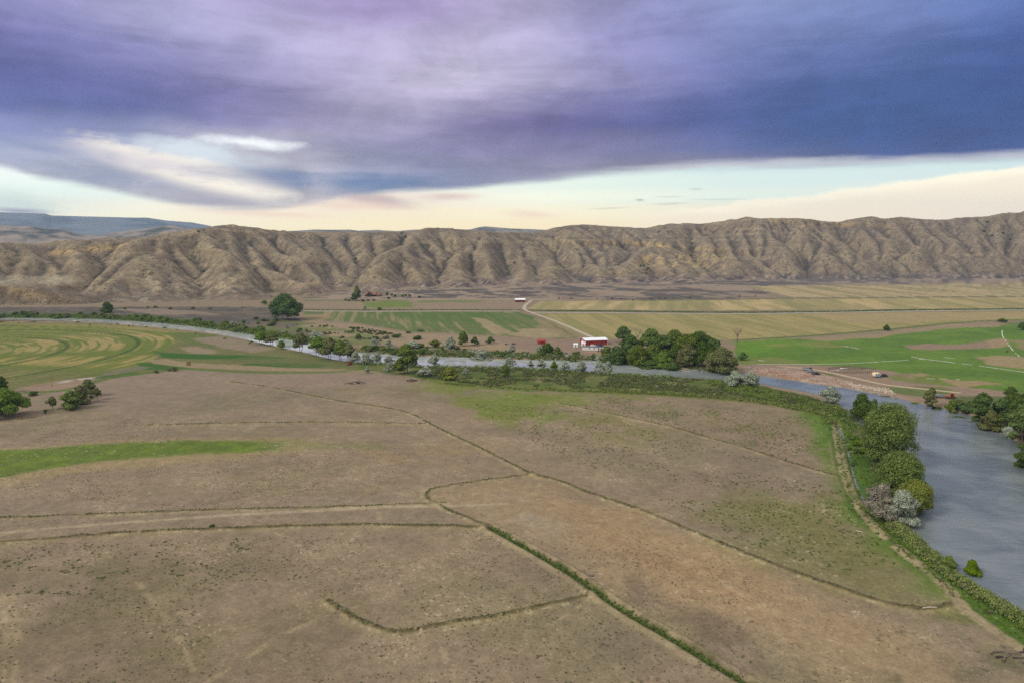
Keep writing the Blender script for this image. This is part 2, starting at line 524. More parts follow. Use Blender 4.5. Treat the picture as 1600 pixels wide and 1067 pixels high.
def ground_paint(x, y):
    n = len(x)
    col = np.tile(BROWN, (n, 1))
    n80 = fbm(x, y, 90, 4, 1); n12 = fbm(x, y, 14, 4, 2); n3 = fbm(x, y, 3.0, 3, 3); nw = fbm(x, y, 22, 3, 4)

    def lay(idx, m, c, amt=1.0):
        m = (np.clip(m, 0, 1) * amt)[:, None]
        col[idx] = col[idx] * (1 - m) + np.asarray(c) * m

    def area(pts, c, edge=3.0, rag=2.0, amt=1.0, brk=None, world=False, jag=None):
        """edge: softness in metres, rag: raggedness of the outline in metres, brk: (noise size, threshold, width) breaks it into patches"""
        pl = np.array(pts, float) if world else W(pts)
        k, sd = poly_sd(x, y, pl, edge + rag * 1.6 + 2)
        if len(k) == 0: return k
        r = nw[k] * rag if jag is None else fbm(x[k], y[k], jag, 3, 77) * rag
        m = sstep(sd + r, edge * 0.5, -edge * 0.5)
        if brk is not None:
            m = m * sstep(fbm(x[k], y[k], brk[0], 4, 50 + int(brk[0])), brk[1] - brk[2], brk[1] + brk[2])
        lay(k, m, c, amt)
        return k[m > 0.5]

    def stripes(pts, ang, wid, c, amt, seed, thr=0.0, edge=3.0, rag=1.0, stretch=18.0, soft=0.35, world=False):
        pl = np.array(pts, float) if world else W(pts)
        k, sd = poly_sd(x, y, pl, edge + 4)
        if len(k) == 0: return
        a = math.radians(ang); c_, s_ = math.cos(a), math.sin(a)
        p = x[k] * c_ + y[k] * s_; q = -x[k] * s_ + y[k] * c_
        nn = fbm(p / stretch, q, wid, 3, seed)
        lay(k, sstep(sd + nw[k] * rag, edge * 0.5, -edge * 0.5) * sstep(nn, thr - soft, thr + soft), c, amt)

    def line(pts, wd, c, amt=1.0, soft=0.5, gap=None, ragw=0.3, m=None, sm=True, off=0.0):
        pl = (smooth_pl(W(pts), 3) if sm else W(pts)) if isinstance(pts, list) else pts
        k, d, t = line_d(x, y, pl, wd + soft + 3 if m is None else m)
        if len(k) == 0: return
        mm = sstep(np.abs(d - off) + n3[k] * ragw, wd + soft, wd - soft)
        if gap is not None: mm = mm * sstep(vnoise(t / gap[0], t * 0 + 0.5, 8), gap[1] - 0.12, gap[1] + 0.12)
        lay(k, mm, c, amt)

    ALL = np.arange(n)
    # pasture south of the river: brown with grey, straw and olive drifts
    lay(ALL, sstep(n80, -0.1, 0.9), C(146, 128, 104), 0.6)
    lay(ALL, sstep(-n80 + 0.3 * n12, 0.0, 0.9), C(130, 118, 100), 0.6)
    dz = fbm(x, y, 45, 4, 12)
    lay(ALL, sstep(dz, 0.15, 0.7), C(122, 118, 84), 0.35)
    lay(ALL, sstep(n12, 0.1, 0.9), C(154, 136, 108), 0.35)
    lay(ALL, sstep(-n12, 0.1, 0.9), C(122, 108, 92), 0.3)
    # darker olive bottom-left
    area([(-200, 850), (500, 850), (560, 1000), (420, 1100), (-300, 1100)], C(122, 110, 84), 30, 22, 0.65, (16, 0.0, 0.4))
    area([(-200, 790), (700, 770), (760, 815), (500, 815), (-200, 840)], C(140, 126, 106), 10, 4, 0.5)
    area([(-100, 870), (330, 850), (480, 930), (300, 990), (-100, 980)], C(116, 112, 78), 20, 12, 0.4, (9, 0.15, 0.35))
    # straw-orange fan in the foreground
    area([(672, 766), (832, 745), (920, 772), (1010, 803), (1110, 850), (1220, 900), (1300, 930), (1420, 990), (1500, 1067), (1280, 1067), (1120, 985), (960, 925), (880, 868), (800, 822)], C(160, 138, 106), 14, 6, 0.75)
    area([(820, 765), (900, 778), (1000, 820), (1130, 872), (1260, 930), (1330, 985), (1250, 1000), (1080, 945), (930, 880), (850, 815)], C(160, 136, 102), 14, 9, 0.7, (20, -0.25, 0.5))
    area([(900, 800), (980, 850), (1120, 900), (1210, 950), (1100, 930), (960, 870)], C(150, 122, 90), 9, 8, 0.45, (7, 0.0, 0.4))
    area([(740, 775), (830, 770), (880, 830), (860, 850), (790, 810)], C(160, 146, 124), 10, 6, 0.7, (10, 0.0, 0.4))
    area([(1000, 930), (1150, 960), (1260, 1015), (1200, 1067), (1050, 990)], C(114, 100, 82), 10, 8, 0.6, (12, 0.0, 0.4))
    area([(930, 885), (1010, 905), (1060, 950), (960, 940)], C(116, 100, 86), 8, 6, 0.6, (10, 0.0, 0.4))
    area([(560, 690), (800, 690), (720, 745), (600, 760)], C(152, 130, 94), 12, 9, 0.55, (12, 0.1, 0.4))
    # greener end of the pasture towards the river
    area([(640, 600), (760, 604), (1000, 622), (1200, 640), (1300, 660), (1310, 700), (1200, 690), (1000, 650), (860, 680), (760, 650)], C(120, 126, 62), 16, 12, 0.85, (26, -0.15, 0.5))
    area([(700, 605), (880, 612), (900, 650), (840, 668), (740, 630)], C(112, 126, 50), 14, 10, 0.65, (14, -0.05, 0.4))
    area([(850, 640), (1000, 650), (1050, 700), (900, 690)], C(128, 124, 70), 14, 10, 0.5, (12, 0.0, 0.4))
    area([(920, 622), (1290, 650), (1305, 742), (1180, 705), (1040, 664), (940, 640)], C(140, 122, 100), 12, 5, 0.8)
    area([(930, 622), (1290, 645), (1305, 742), (1040, 664)], C(112, 112, 72), 8, 5, 0.5, (9, 0.15, 0.3))
    area([(1080, 800), (1200, 760), (1330, 770), (1440, 870), (1480, 935), (1440, 945), (1330, 915), (1210, 870)], C(112, 114, 60), 18, 10, 0.72, (24, -0.25, 0.5))
    area([(1240, 630), (1300, 645), (1322, 740), (1350, 790), (1410, 850), (1470, 905), (1490, 935), (1450, 920), (1350, 840), (1290, 760), (1268, 680)], C(94, 120, 44), 12, 6, 0.95, (14, -0.6, 0.4))
    # the bright oval of wet grass
    ov = [(-220, 708), (-100, 705), (0, 702), (100, 695), (200, 689), (300, 686), (380, 687), (440, 692), (425, 700), (340, 706), (230, 712), (130, 724), (60, 735), (0, 745), (-100, 756), (-220, 768)]
    area([(-240, 706), (0, 698), (200, 684), (400, 682), (520, 690), (480, 702), (330, 716), (150, 735), (0, 760), (-220, 790)], C(158, 140, 100), 10, 3, 0.7)
    area(ov, C(92, 112, 42), 5, 2.5, 0.95)
    area(ov, C(112, 132, 44), 5, 2.5, 0.6, (5, 0.1, 0.35))
    area([(400, 684), (560, 688), (600, 700), (430, 704)], C(116, 122, 68), 8, 5, 0.5)
    # fan of brown earth upper-left
    area([(60, 603), (215, 584), (330, 580), (600, 583), (640, 600), (400, 605), (150, 640)], C(144, 127, 110), 8, 4, 0.7)
    # ---- pivot-irrigated field upper-left
    piv = [(-300, 504), (0, 503), (130, 505), (205, 509), (300, 518), (400, 534), (455, 548), (560, 564), (640, 578), (560, 581), (400, 582), (300, 577), (240, 580), (215, 585), (130, 594), (60, 604), (0, 608), (-300, 640)]
    area(piv, C(112, 112, 68), 3, 1)
    cx, cy = -461.0, 485.0
    pf = [(-300, 504), (0, 503.5), (130, 505), (200, 509), (262, 517), (280, 525), (270, 540), (250, 552), (238, 563), (220, 569), (215, 585), (130, 594), (60, 604), (0, 608), (-300, 640)]
    k, sd = poly_sd(x, y, W(pf), 8)
    if len(k):
        inm = sstep(sd + nw[k] * 0.8, 2, -2)
        lay(k, inm, C(104, 116, 48))
        r = np.hypot(x[k] - cx, y[k] - cy); th = np.degrees(np.arctan2(y[k] - cy, x[k] - cx))
        rn = vnoise(r / 2.6, th / 30.0, 21); rb = vnoise(r / 9.0, th / 50.0, 23); fb = vnoise(r / 3.0, th / 9.0, 25)
        sec1 = sstep(th, 8, 20) * sstep(th, 74, 60) * sstep(r, 60, 90)          # mown swaths in the far right sector
        lay(k, inm * sec1 * sstep(rn * 0.6 + fb * 0.5, 0.42, 0.72), C(168, 148, 96), 0.8)
        sec2 = sstep(th, 60, 80) * sstep(th, 150, 120)
        lay(k, inm * sec2 * sstep(rn, 0.45, 0.7), C(150, 140, 74), 0.55)
        sec3 = sstep(th, -14, -8) * sstep(th, 8, 2) * sstep(r, 20, 50)
        lay(k, inm * sec3 * sstep(fb * 0.7 + rb * 0.4, 0.35, 0.7), C(170, 148, 94), 0.75)
        sec4 = sstep(th, -70, -40) * sstep(th, -12, -20)
        lay(k, inm * sec4, C(110, 110, 66), 0.8)
        lay(k, inm * sec4 * sstep(rn, 0.5, 0.75), C(142, 132, 78), 0.5)
        lay(k, inm * sstep(r, 200, 220) * sstep(th, -60, -20), C(74, 104, 40), 0.8)
        for rr in (169.0, 119.0, 69.0, 219.0):
            lay(k, inm * sstep(np.abs(r - rr), 2.6, 1.0), C(62, 88, 34), 0.85)
    area([(-300, 498), (0, 501), (140, 505), (230, 511), (330, 522), (262, 520), (150, 510), (0, 508), (-300, 506)], C(150, 134, 84), 3, 2, 0.6)
    area([(262, 519), (330, 522), (395, 536), (330, 545), (280, 530)], C(92, 110, 50), 5, 3, 0.7)
    area([(300, 529), (345, 526), (400, 536), (430, 546), (395, 551), (340, 542)], C(142, 126, 106), 6, 3, 0.9)
    area([(282, 543), (310, 541), (345, 552), (320, 554), (290, 552)], C(146, 130, 106), 4, 3, 0.9)
    area([(240, 549), (300, 553), (400, 556), (470, 561), (400, 562), (310, 562), (255, 558)], C(54, 96, 30), 4, 2, 0.95)
    area([(380, 569), (440, 567), (515, 570), (500, 574), (380, 574)], C(52, 92, 32), 3, 2, 0.85)
    area([(210, 566), (240, 566), (290, 572), (292, 577), (220, 578)], C(56, 96, 32), 3, 2, 0.9)
    area([(170, 578), (215, 571), (240, 573), (205, 582), (150, 590)], C(122, 116, 92), 4, 2, 0.8)
    area([(228, 562), (260, 561), (300, 567), (450, 575), (560, 577), (600, 581), (420, 580), (300, 575), (240, 568)], C(152, 134, 106), 3, 1.5, 0.85)
    area([(400, 556), (520, 564), (560, 574), (450, 572), (330, 564)], C(96, 106, 62), 6, 4, 0.6)
    area([(30, 605), (90, 595), (150, 588), (135, 600), (90, 612), (40, 615)], C(148, 126, 104), 3, 2, 0.9)
    line([(95, 598), (118, 594), (142, 591)], 2.2, C(196, 190, 178), 0.8, 1.5, (4, 0.4))
    line([(45, 613), (90, 611), (130, 603), (165, 592), (215, 585), (250, 580), (290, 576)], 3.0, C(84, 108, 44), 0.9, 1.5)
    line([(290, 576), (340, 580), (420, 583), (520, 581), (560, 577), (600, 580), (640, 586), (700, 598), (760, 606), (830, 611)], 2.2, C(84, 112, 42), 0.9, 1.2)
    # ---- flood plain between the pasture and the near bank
    fl = [(560, 566), (600, 568), (725, 572), (850, 575), (960, 582), (1100, 591), (1180, 601), (1265, 618), (1310, 634), (1330, 650), (1305, 652), (1240, 640), (1180, 628), (1100, 620), (1000, 616), (900, 612), (760, 606), (700, 600), (640, 588), (560, 577)]
    area(fl, C(104, 110, 58), 4, 2)
    area(fl, C(76, 98, 40), 4, 2, 0.8, (9, 0.0, 0.3))
    area(fl, C(140, 132, 88), 4, 2, 0.6, (13, 0.35, 0.3))
    area([(650, 590), (800, 600), (1000, 610), (1180, 620), (1300, 640), (1300, 652), (1180, 630), (1000, 618), (800, 610), (700, 602)], C(110, 118, 54), 4, 2, 0.7)
    area([(1280, 632), (1345, 660), (1380, 705), (1400, 760), (1425, 830), (1480, 888), (1540, 925), (1640, 1000), (1620, 1030), (1540, 965), (1450, 890), (1380, 820), (1340, 760), (1315, 690)], C(66, 92, 34), 5, 3, 0.95)
    area([(1316, 668), (1345, 672), (1352, 710), (1328, 705)], C(140, 118, 98), 4, 3, 0.85)
    area([(1375, 815), (1425, 845), (1500, 902), (1560, 945), (1560, 960), (1480, 905), (1400, 850)], C(142, 128, 96), 4, 2, 0.75, (8, -0.1, 0.4))
    area([(1470, 880), (1500, 893), (1520, 912), (1495, 905)], C(140, 120, 92), 2, 1.5, 0.8)
    area([(1400, 940), (1500, 935), (1640, 1000), (1640, 1067), (1530, 1040), (1450, 985)], C(108, 112, 60), 12, 8, 0.7, (14, -0.2, 0.4))
    area([(1380, 990), (1600, 1000), (1640, 1067), (1400, 1067)], C(86, 92, 64), 10, 8, 0.45, (9, 0.2, 0.3))
    # ---- north of the river
    NRT = [(-400, 497), (0, 496), (110, 497), (236, 503), (303, 509), (407, 524), (500, 538), (600, 551), (732, 557), (850, 561), (955, 565), (1055, 571), (1186, 586), (1333, 607), (1424, 626), (1527, 652), (1588, 690), (1650, 760), (2000, 1080), (3200, 1080), (2600, 436), (-400, 436)]
    area(NRT, C(140, 124, 100), 1.5, 0)
    area([(-400, 480), (430, 480), (470, 500), (560, 540), (500, 538), (407, 524), (303, 509), (110, 497), (-400, 497)], C(108, 98, 84), 4, 2, 0.9)
    area([(-400, 480), (430, 480), (450, 500), (300, 508), (-400, 497)], C(84, 80, 72), 4, 3, 0.8, (14, 0.0, 0.35))
    area([(180, 484), (240, 483), (300, 486), (340, 492), (240, 492)], C(144, 128, 108), 5, 4, 0.8)
    area([(-400, 490), (120, 490), (300, 500), (430, 516), (560, 545), (500, 538), (303, 509), (110, 497), (-400, 497)], C(76, 94, 44), 4, 4, 0.95)
    # sage flat under the hills
    sg = [(830, 446), (950, 438), (1180, 438), (1230, 444), (1195, 462), (1130, 468), (1000, 469), (880, 468)]
    area([(560, 452), (830, 446), (1200, 436), (2200, 432), (2200, 446), (1600, 443), (1165, 447), (1200, 463), (840, 469), (476, 470)], C(154, 137, 116), 6, 4, 0.95)
    area(sg, C(94, 88, 80), 16, 14, 0.95, (70, -0.25, 0.18))
    area(sg, C(150, 132, 114), 16, 14, 0.8, (33, 0.2, 0.12))
    area([(560, 456), (840, 450), (860, 464), (600, 466)], C(88, 81, 76), 10, 8, 0.9, (40, 0.0, 0.15))
    area([(480, 452), (840, 448), (860, 466), (600, 467), (476, 466)], C(92, 85, 78), 10, 8, 0.8, (17, 0.15, 0.15))
    area([(1180, 436), (1600, 436), (2200, 434), (2200, 441), (1600, 442), (1180, 446)], C(92, 88, 86), 8, 6, 0.85, (40, -0.1, 0.35))
    # strip between the house road and the canal
    area([(476, 468), (640, 469.5), (812, 471), (826, 476), (816, 483), (640, 483), (476, 482)], C(146, 128, 104), 4, 2)
    area([(560, 472), (640, 471), (650, 481), (575, 481)], C(110, 126, 56), 8, 6, 0.95)
    area([(650, 470.5), (700, 470), (760, 470.5), (740, 473), (660, 473)], C(104, 124, 56), 6, 4, 0.8)
    area([(476, 468.5), (560, 469), (640, 469), (640, 471), (476, 471)], C(100, 110, 60), 5, 3, 0.6)
    # green field left of the gravel road
    fa = [(474, 487), (640, 487.5), (812, 487.5), (830, 493), (856, 503), (880, 514), (905, 529), (860, 529), (760, 524), (690, 520), (640, 519), (600, 512), (560, 505), (505, 501), (474, 500)]
    area(fa, C(98, 112, 62), 4, 2)
    stripes(fa, pang(737, 497, 770, 520), 5.0, C(152, 138, 104), 0.75, 61, 0.30, stretch=18)
    area([(600, 489), (812, 488.5), (830, 494), (840, 508), (720, 505), (640, 500)], C(86, 110, 50), 14, 10, 0.7)
    area([(474, 492), (505, 490), (520, 498), (500, 504), (474, 502)], C(150, 132, 100), 8, 5, 0.85)
    area([(735, 496), (760, 498), (805, 521), (770, 521)], C(160, 142, 108), 6, 3, 0.85)
    area([(815, 514), (860, 514), (890, 526), (850, 530), (800, 523)], C(162, 144, 110), 8, 5, 0.85)
    area([(836, 497), (852, 502), (905, 529), (880, 528), (850, 512)], C(146, 130, 98), 5, 3, 0.8)
    # dry ground with sage between the field and the river
    area([(474, 503), (560, 507), (640, 521), (760, 526), (905, 531), (905, 551), (800, 548), (700, 545), (600, 540), (520, 528), (470, 515)], C(152, 134, 106), 6, 4)
    area([(420, 500), (500, 505), (560, 520), (640, 536), (700, 540), (640, 546), (560, 542), (480, 528), (400, 518)], C(106, 116, 64), 8, 5, 0.8, (18, -0.1, 0.35))
    area([(600, 538), (700, 544), (800, 549), (900, 556), (950, 563), (850, 561), (732, 557), (600, 551)], C(88, 100, 54), 8, 6, 0.85, (9, -0.2, 0.4))
    # farmyard
    area([(770, 526), (900, 530), (960, 532), (965, 552), (900, 555), (800, 545)], C(142, 122, 104), 4, 3, 0.9)
    area([(905, 545), (960, 547), (955, 551), (912, 550)], C(166, 140, 92), 2, 1, 0.8)
    # long tan fields right of the gravel road
    fb1 = [(846, 471), (1100, 469.5), (1340, 467), (1600, 465), (2400, 462), (2400, 480), (1600, 482), (1200, 485), (1000, 484.5), (822, 483)]
    area(fb1, C(184, 164, 116), 3, 1)
    stripes(fb1, pang(1103, 472, 1112, 484), 9.0, C(140, 136, 90), 0.6, 62, 0.12, stretch=14)
    stripes(fb1, pang(1103, 472, 1112, 484), 30.0, C(124, 124, 76), 0.5, 66, 0.15, stretch=8)
    fb2 = [(1162, 447), (1420, 446), (1520, 444), (1600, 444), (2600, 441), (2600, 460), (1600, 463), (1400, 465), (1240, 465), (1215, 459)]
    area(fb2, C(176, 158, 118), 4, 2)
    stripes(fb2, pang(1169, 449, 1244, 462), 12.0, C(124, 122, 80), 0.7, 63, 0.1, stretch=14)
    fc_ = [(838, 490), (1000, 490.5), (1180, 491.5), (1400, 489), (1600, 486.5), (2400, 480), (2400, 492), (1600, 499.5), (1480, 505), (1320, 520), (1150, 531), (1000, 530), (915, 528), (880, 512)]
    area(fc_, C(160, 147, 96), 3, 1)
    stripes(fc_, pang(1240, 494, 1347, 515), 7.0, C(128, 128, 76), 0.6, 64, 0.0, stretch=18)
    area([(1250, 490), (1600, 487.5), (2400, 482), (2400, 490), (1600, 497), (1350, 507)], C(166, 146, 108), 10, 6, 0.7)
    line([(1000, 470), (1200, 467), (1340, 465.5), (1600, 463.5), (2400, 460)], 5, C(92, 104, 54), 0.9, 2)
    line([(1150, 531.5), (1250, 526), (1320, 521), (1400, 514), (1480, 506), (1540, 502), (1600, 500), (2000, 490)], 3.6, C(88, 108, 48), 0.9, 1.5)
    line([(474, 484.6), (600, 485), (700, 484.6), (810, 484.8)], 4.5, C(78, 96, 46), 0.95, 1.5)
    line([(822, 485), (1000, 487), (1180, 488.5), (1300, 488), (1400, 485.5), (1600, 483.2), (2400, 476)], 6.0, C(58, 92, 38), 0.95, 1.5)
    # bright green fields on the right
    fd = [(1150, 534), (1250, 529), (1340, 526), (1400, 519), (1480, 512), (1560, 509), (1700, 505), (2600, 490), (2600, 640), (1700, 640), (1600, 616), (1540, 606), (1470, 603), (1400, 590), (1330, 572), (1250, 569), (1160, 569), (1148, 560)]
    area(fd, C(94, 124, 46), 3, 1)
    area([(1150, 534), (1240, 529), (1300, 540), (1260, 552), (1160, 556)], C(98, 136, 34), 12, 8, 0.75)
    area(fd, C(112, 136, 56), 3, 1, 0.5, (22, 0.05, 0.4))
    area(fd, C(78, 108, 42), 3, 1, 0.45, (30, 0.1, 0.4))
    area([(1240, 530), (1360, 523), (1480, 508), (1563, 506), (1560, 511), (1470, 515), (1370, 528), (1300, 533)], C(150, 132, 104), 4, 3, 0.95)
    area([(1408, 539), (1450, 537), (1480, 540), (1560, 532), (1580, 536), (1540, 544), (1470, 547), (1430, 546)], C(146, 124, 104), 4, 3, 0.95)
    area([(1540, 533), (1566, 530), (1580, 540), (1550, 544)], C(158, 138, 104), 5, 4, 0.85)
    area([(1520, 558), (1570, 556), (1620, 560), (1700, 560), (1700, 580), (1610, 576), (1550, 570)], C(158, 138, 104), 6, 5, 0.9)
    area([(1585, 533), (1700, 530), (1700, 548), (1600, 546)], C(148, 128, 98), 6, 5, 0.8)
    area([(1565, 506), (1600, 503), (1700, 500), (1700, 520), (1600, 516)], C(92, 118, 56), 5, 4, 0.8)
    area([(1160, 563), (1200, 556), (1250, 562), (1260, 569), (1160, 569)], C(124, 128, 70), 5, 4, 0.7)
    area([(1190, 540), (1235, 537), (1215, 542)], C(140, 136, 80), 4, 3, 0.7)
    area([(1240, 536), (1290, 534), (1330, 542), (1280, 544)], C(132, 132, 76), 5, 4, 0.6)
    # yard, gravel bank and dirt road by the corral
    area([(1160, 569), (1260, 568), (1330, 573), (1390, 577), (1425, 586), (1470, 601), (1540, 607), (1600, 613), (1700, 622), (1700, 650), (1560, 650), (1460, 628), (1400, 618), (1333, 607), (1227, 592), (1150, 582)], C(146, 126, 106), 3, 2)
    area([(1240, 577), (1300, 582), (1350, 596), (1290, 585), (1250, 582)], C(96, 108, 62), 3, 3, 0.8)
    area([(1378, 585), (1420, 580), (1470, 585), (1500, 596), (1470, 600), (1400, 592)], C(110, 124, 56), 5, 4, 0.8)
    area([(1400, 583), (1440, 580), (1460, 586), (1420, 590)], C(158, 134, 104), 5, 4, 0.7)
    area([(1360, 603), (1470, 604), (1500, 612), (1450, 618), (1380, 610)], C(92, 112, 52), 4, 3, 0.85)
    area([(1475, 593), (1530, 594), (1565, 599), (1500, 603)], C(160, 134, 104), 4, 3, 0.85)
    area([(1165, 571), (1260, 576), (1340, 596), (1345, 607), (1300, 603), (1227, 591), (1150, 582)], C(150, 128, 110), 3, 2, 0.95)
    area([(1190, 577), (1260, 582), (1310, 592), (1300, 598), (1230, 588)], C(158, 112, 84), 3, 3, 0.75, (5, 0.0, 0.3))
    area([(1165, 571), (1260, 576), (1340, 596), (1345, 607), (1300, 603), (1227, 591)], C(190, 172, 156), 3, 2, 0.5, (3, 0.25, 0.2))
    area([(1480, 620), (1520, 640), (1580, 672), (1620, 700), (1700, 760), (1800, 760), (1700, 640), (1560, 618)], C(80, 96, 48), 4, 4, 0.85)
    line([(1225, 572), (1270, 576), (1300, 581), (1330, 588), (1370, 597), (1400, 602), (1450, 607), (1500, 612)], 1.8, C(182, 160, 130), 0.9, 0.8)
    area([(1395, 583), (1420, 582), (1432, 587), (1400, 588)], C(132, 112, 94), 2, 1, 0.6)
    # ---- thin lines in the pasture: old irrigation borders, ditches and wheel tracks
    for nme, pl in DK.items():
        st = 1.0 if nme in 'ebgc' else 0.8
        line(pl, 2.4, C(150, 138, 98), 0.45 * st, 1.4, (3.0, 0.3))
        line(pl, 0.75 if nme in 'ebg' else 0.55, C(98, 90, 60), 0.9 * st, 0.5, (1.6, 0.16), 0.25)
        line(pl, 0.35, C(178, 164, 130), 0.6 * st, 0.3, (1.1, 0.62), 0.2, off=1.25)
    line(GREEN_DITCH, 3.4, C(158, 144, 110), 0.6, 1.2, (4, 0.3))
    line(GREEN_DITCH, 1.3, C(104, 100, 66), 0.9, 0.8, None, 0.8)
    line(GREEN_DITCH, 0.7, C(70, 84, 40), 0.9, 0.5, (2, 0.2), 0.5)
    line(SIDE_DITCH, 6.0, C(78, 106, 38), 0.9, 2.0)
    for off in (0.0, 1.8):
        tr = W([(-60, 835 - off), (0, 832 - off), (100, 822 - off), (250, 812 - off), (400, 802 - off), (500, 797 - off), (600, 792 - off), (700, 790 - off * .7), (790, 786 - off * .5)])
        line(smooth_pl(tr, 3), 0.5, C(172, 156, 128), 0.85, 0.35, (9, 0.12))
    for off in (0.0, 5.0):
        tr = W([(960, 822 + off), (1060, 870 + off), (1130, 905 + off), (1200, 945 + off), (1300, 992 + off), (1380, 1030 + off), (1460, 1070 + off)])
        line(smooth_pl(tr, 3), 0.35, C(168, 148, 116), 0.6, 0.25, (8, 0.2))
    for pts in ([(215, 908), (240, 940), (265, 972), (285, 1005), (302, 1045)], [(325, 1062), (380, 1030), (440, 990), (505, 962), (560, 945)],
                [(-20, 842), (30, 826), (60, 830), (88, 836)], [(280, 800), (420, 770), (560, 752)], [(560, 748), (620, 768), (668, 785)], [(580, 786), (592, 800), (594, 820)],
                [(835, 742), (842, 755), (837, 770)], [(920, 935), (890, 955), (860, 975)], [(360, 640), (500, 650), (640, 664)], [(430, 830), (500, 870), (540, 900)],
                [(20, 930), (28, 1000), (20, 1067)], [(5, 930), (12, 1000), (4, 1067)], [(690, 1010), (705, 1040), (712, 1067)],
                [(0, 655), (180, 662), (400, 664), (640, 663)]):
        line(pts, 0.55, C(168, 152, 118), 0.5, 0.4, (3, 0.35), 0.4)
    pt = [(1305, 655), (1312, 700), (1322, 745), (1345, 792), (1385, 838), (1440, 882), (1486, 920), (1505, 945), (1560, 985), (1640, 1040)]
    for dx_ in (-4, 5):
        line([(a + dx_, b + 2) for a, b in pt], 0.8, C(160, 144, 112), 0.85, 0.5, (5, 0.2))
    line([(1296, 690), (1304, 740), (1318, 770)], 0.6, C(136, 124, 90), 0.6, 0.4)
    # fine variation of soil and plants
    nn = fbm(x, y, 1.3, 2, 15)
    near = sstep(np.hypot(x, y), 520, 220)
    f = 1 + 0.05 * n12 + 0.05 * n3 + 0.08 * nn * near
    spk = sstep(vnoise(x / 0.55, y / 0.55, 16) + 0.25 * n3, 0.90, 1.02) * near
    col *= f[:, None]
    col = col * (1 - 0.35 * spk[:, None])
    lt = sstep(vnoise(x / 0.6 + 50, y / 0.6, 18) + 0.15 * n12, 0.93, 1.0) * near
    col = col * (1 - 0.6 * lt[:, None]) + C(190, 176, 150) * 0.6 * lt[:, None]
    return np.clip(col, 0.004, 0.9)


def ground_material(name, bump=0.3, near_scale=1.0):
    m = bpy.data.materials.new(name); m.use_nodes = True
    t = m.node_tree; g = NG(t)
    bs = t.nodes['Principled BSDF']
    at = g.node('ShaderNodeAttribute', attribute_name='paint')
    pos = g.node('ShaderNodeTexCoord').outputs['Object']
    n1 = g.noise(pos, 1.6 * near_scale, 5, 0.65)
    n2 = g.noise(pos, 0.22 * near_scale, 4, 0.6)
    v = g.math('MULTIPLY', g.ss(n1, 0.25, 0.75, 0.80, 1.20), g.ss(n2, 0.3, 0.7, 0.90, 1.10))
    g.put(bs.inputs['Base Color'], g.mix(1.0, at.outputs['Color'], v, 'MULTIPLY'))
    bs.inputs['Roughness'].default_value = 0.95
    bs.inputs['Specular IOR Level'].default_value = 0.15
    b = g.node('ShaderNodeBump'); b.inputs['Strength'].default_value = bump; b.inputs['Distance'].default_value = 0.3
    g.put(b.inputs['Height'], n1)
    t.links.new(b.outputs[0], bs.inputs['Normal'])
    return m


# ------------------------------------------------------------------ ground: one sheet to the horizon, finer near the photo's view
MG = ground_material('earth_and_grass')
th = np.concatenate([np.linspace(-180, -58, 30)[:-1], np.linspace(-58, -46, 60)[:-1], np.linspace(-46, 46, 1250)[:-1], np.linspace(46, 58, 60)[:-1], np.linspace(58, 180, 30)])
r1 = 1.0 / np.linspace(1 / 100.0, 1 / 1650.0, 860)
rr = np.concatenate([[0.5, 10, 25, 40], np.linspace(50, 99, 60), r1, [1700, 1800, 2000, 2300, 2800, 3600, 5000, 8100]])
TH, RR = np.meshgrid(np.radians(th), rr)
gx, gy = (RR * np.sin(TH)).ravel(), (RR * np.cos(TH)).ravel()
gz = gh(gx, gy)
gz = gz - 12 * sstep(np.hypot(gx, gy), 1900, 4000)
gc = ground_paint(gx, gy)
me = mesh_np('ground', np.stack([gx, gy, gz], 1), grid_faces(len(rr), len(th))[:, ::-1], [MG], smooth=True, col=gc)
link('ground', me, 'structure')
del gc, gz

# ------------------------------------------------------------------ river
def water_material():
    m = bpy.data.materials.new('river_water'); m.use_nodes = True
    t = m.node_tree; g = NG(t); bs = t.nodes['Principled BSDF']
    pos = g.node('ShaderNodeTexCoord').outputs['Object']
    mp = g.node('ShaderNodeMapping'); g.put(mp.inputs[0], pos); mp.inputs['Rotation'].default_value = (0, 0, math.radians(-35)); mp.inputs['Scale'].default_value = (0.55, 1.5, 1)
    n1 = g.noise(mp.outputs[0], 0.55, 5, 0.65, 0.4)
    n2 = g.noise(pos, 0.05, 3, 0.5, 0.8)
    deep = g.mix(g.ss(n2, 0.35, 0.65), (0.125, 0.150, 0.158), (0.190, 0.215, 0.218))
    sky_refl = g.mix(g.ss(g.noise(mp.outputs[0], 0.12, 4, 0.6), 0.35, 0.65), (0.30, 0.33, 0.33), (0.50, 0.52, 0.52))   # bright sky reflection painted into the upstream water colour, noise-mottled
    g.put(bs.inputs['Base Color'], g.mix(g.ss(g.sep(pos)[1], 400, 500), deep, sky_refl))
    g.put(bs.inputs['Roughness'], g.ss(n2, 0.3, 0.7, 0.02, 0.06))
    bs.inputs['IOR'].default_value = 1.33
    b = g.node('ShaderNodeBump'); b.inputs['Strength'].default_value = 0.5; b.inputs['Distance'].default_value = 0.26
    yy = g.sep(pos)[1]                                # the long straight reach upstream runs calm, the bend is ruffled
    g.put(b.inputs['Strength'], g.ss(yy, 450, 290, 0.02, 0.85))
    n3 = g.noise(mp.outputs[0], 0.16, 3, 0.5, 0.6)
    g.put(b.inputs['Height'], g.math('ADD', n1, g.math('MULTIPLY', n3, 1.6)))
    t.links.new(b.outputs[0], bs.inputs['Normal'])
    return m


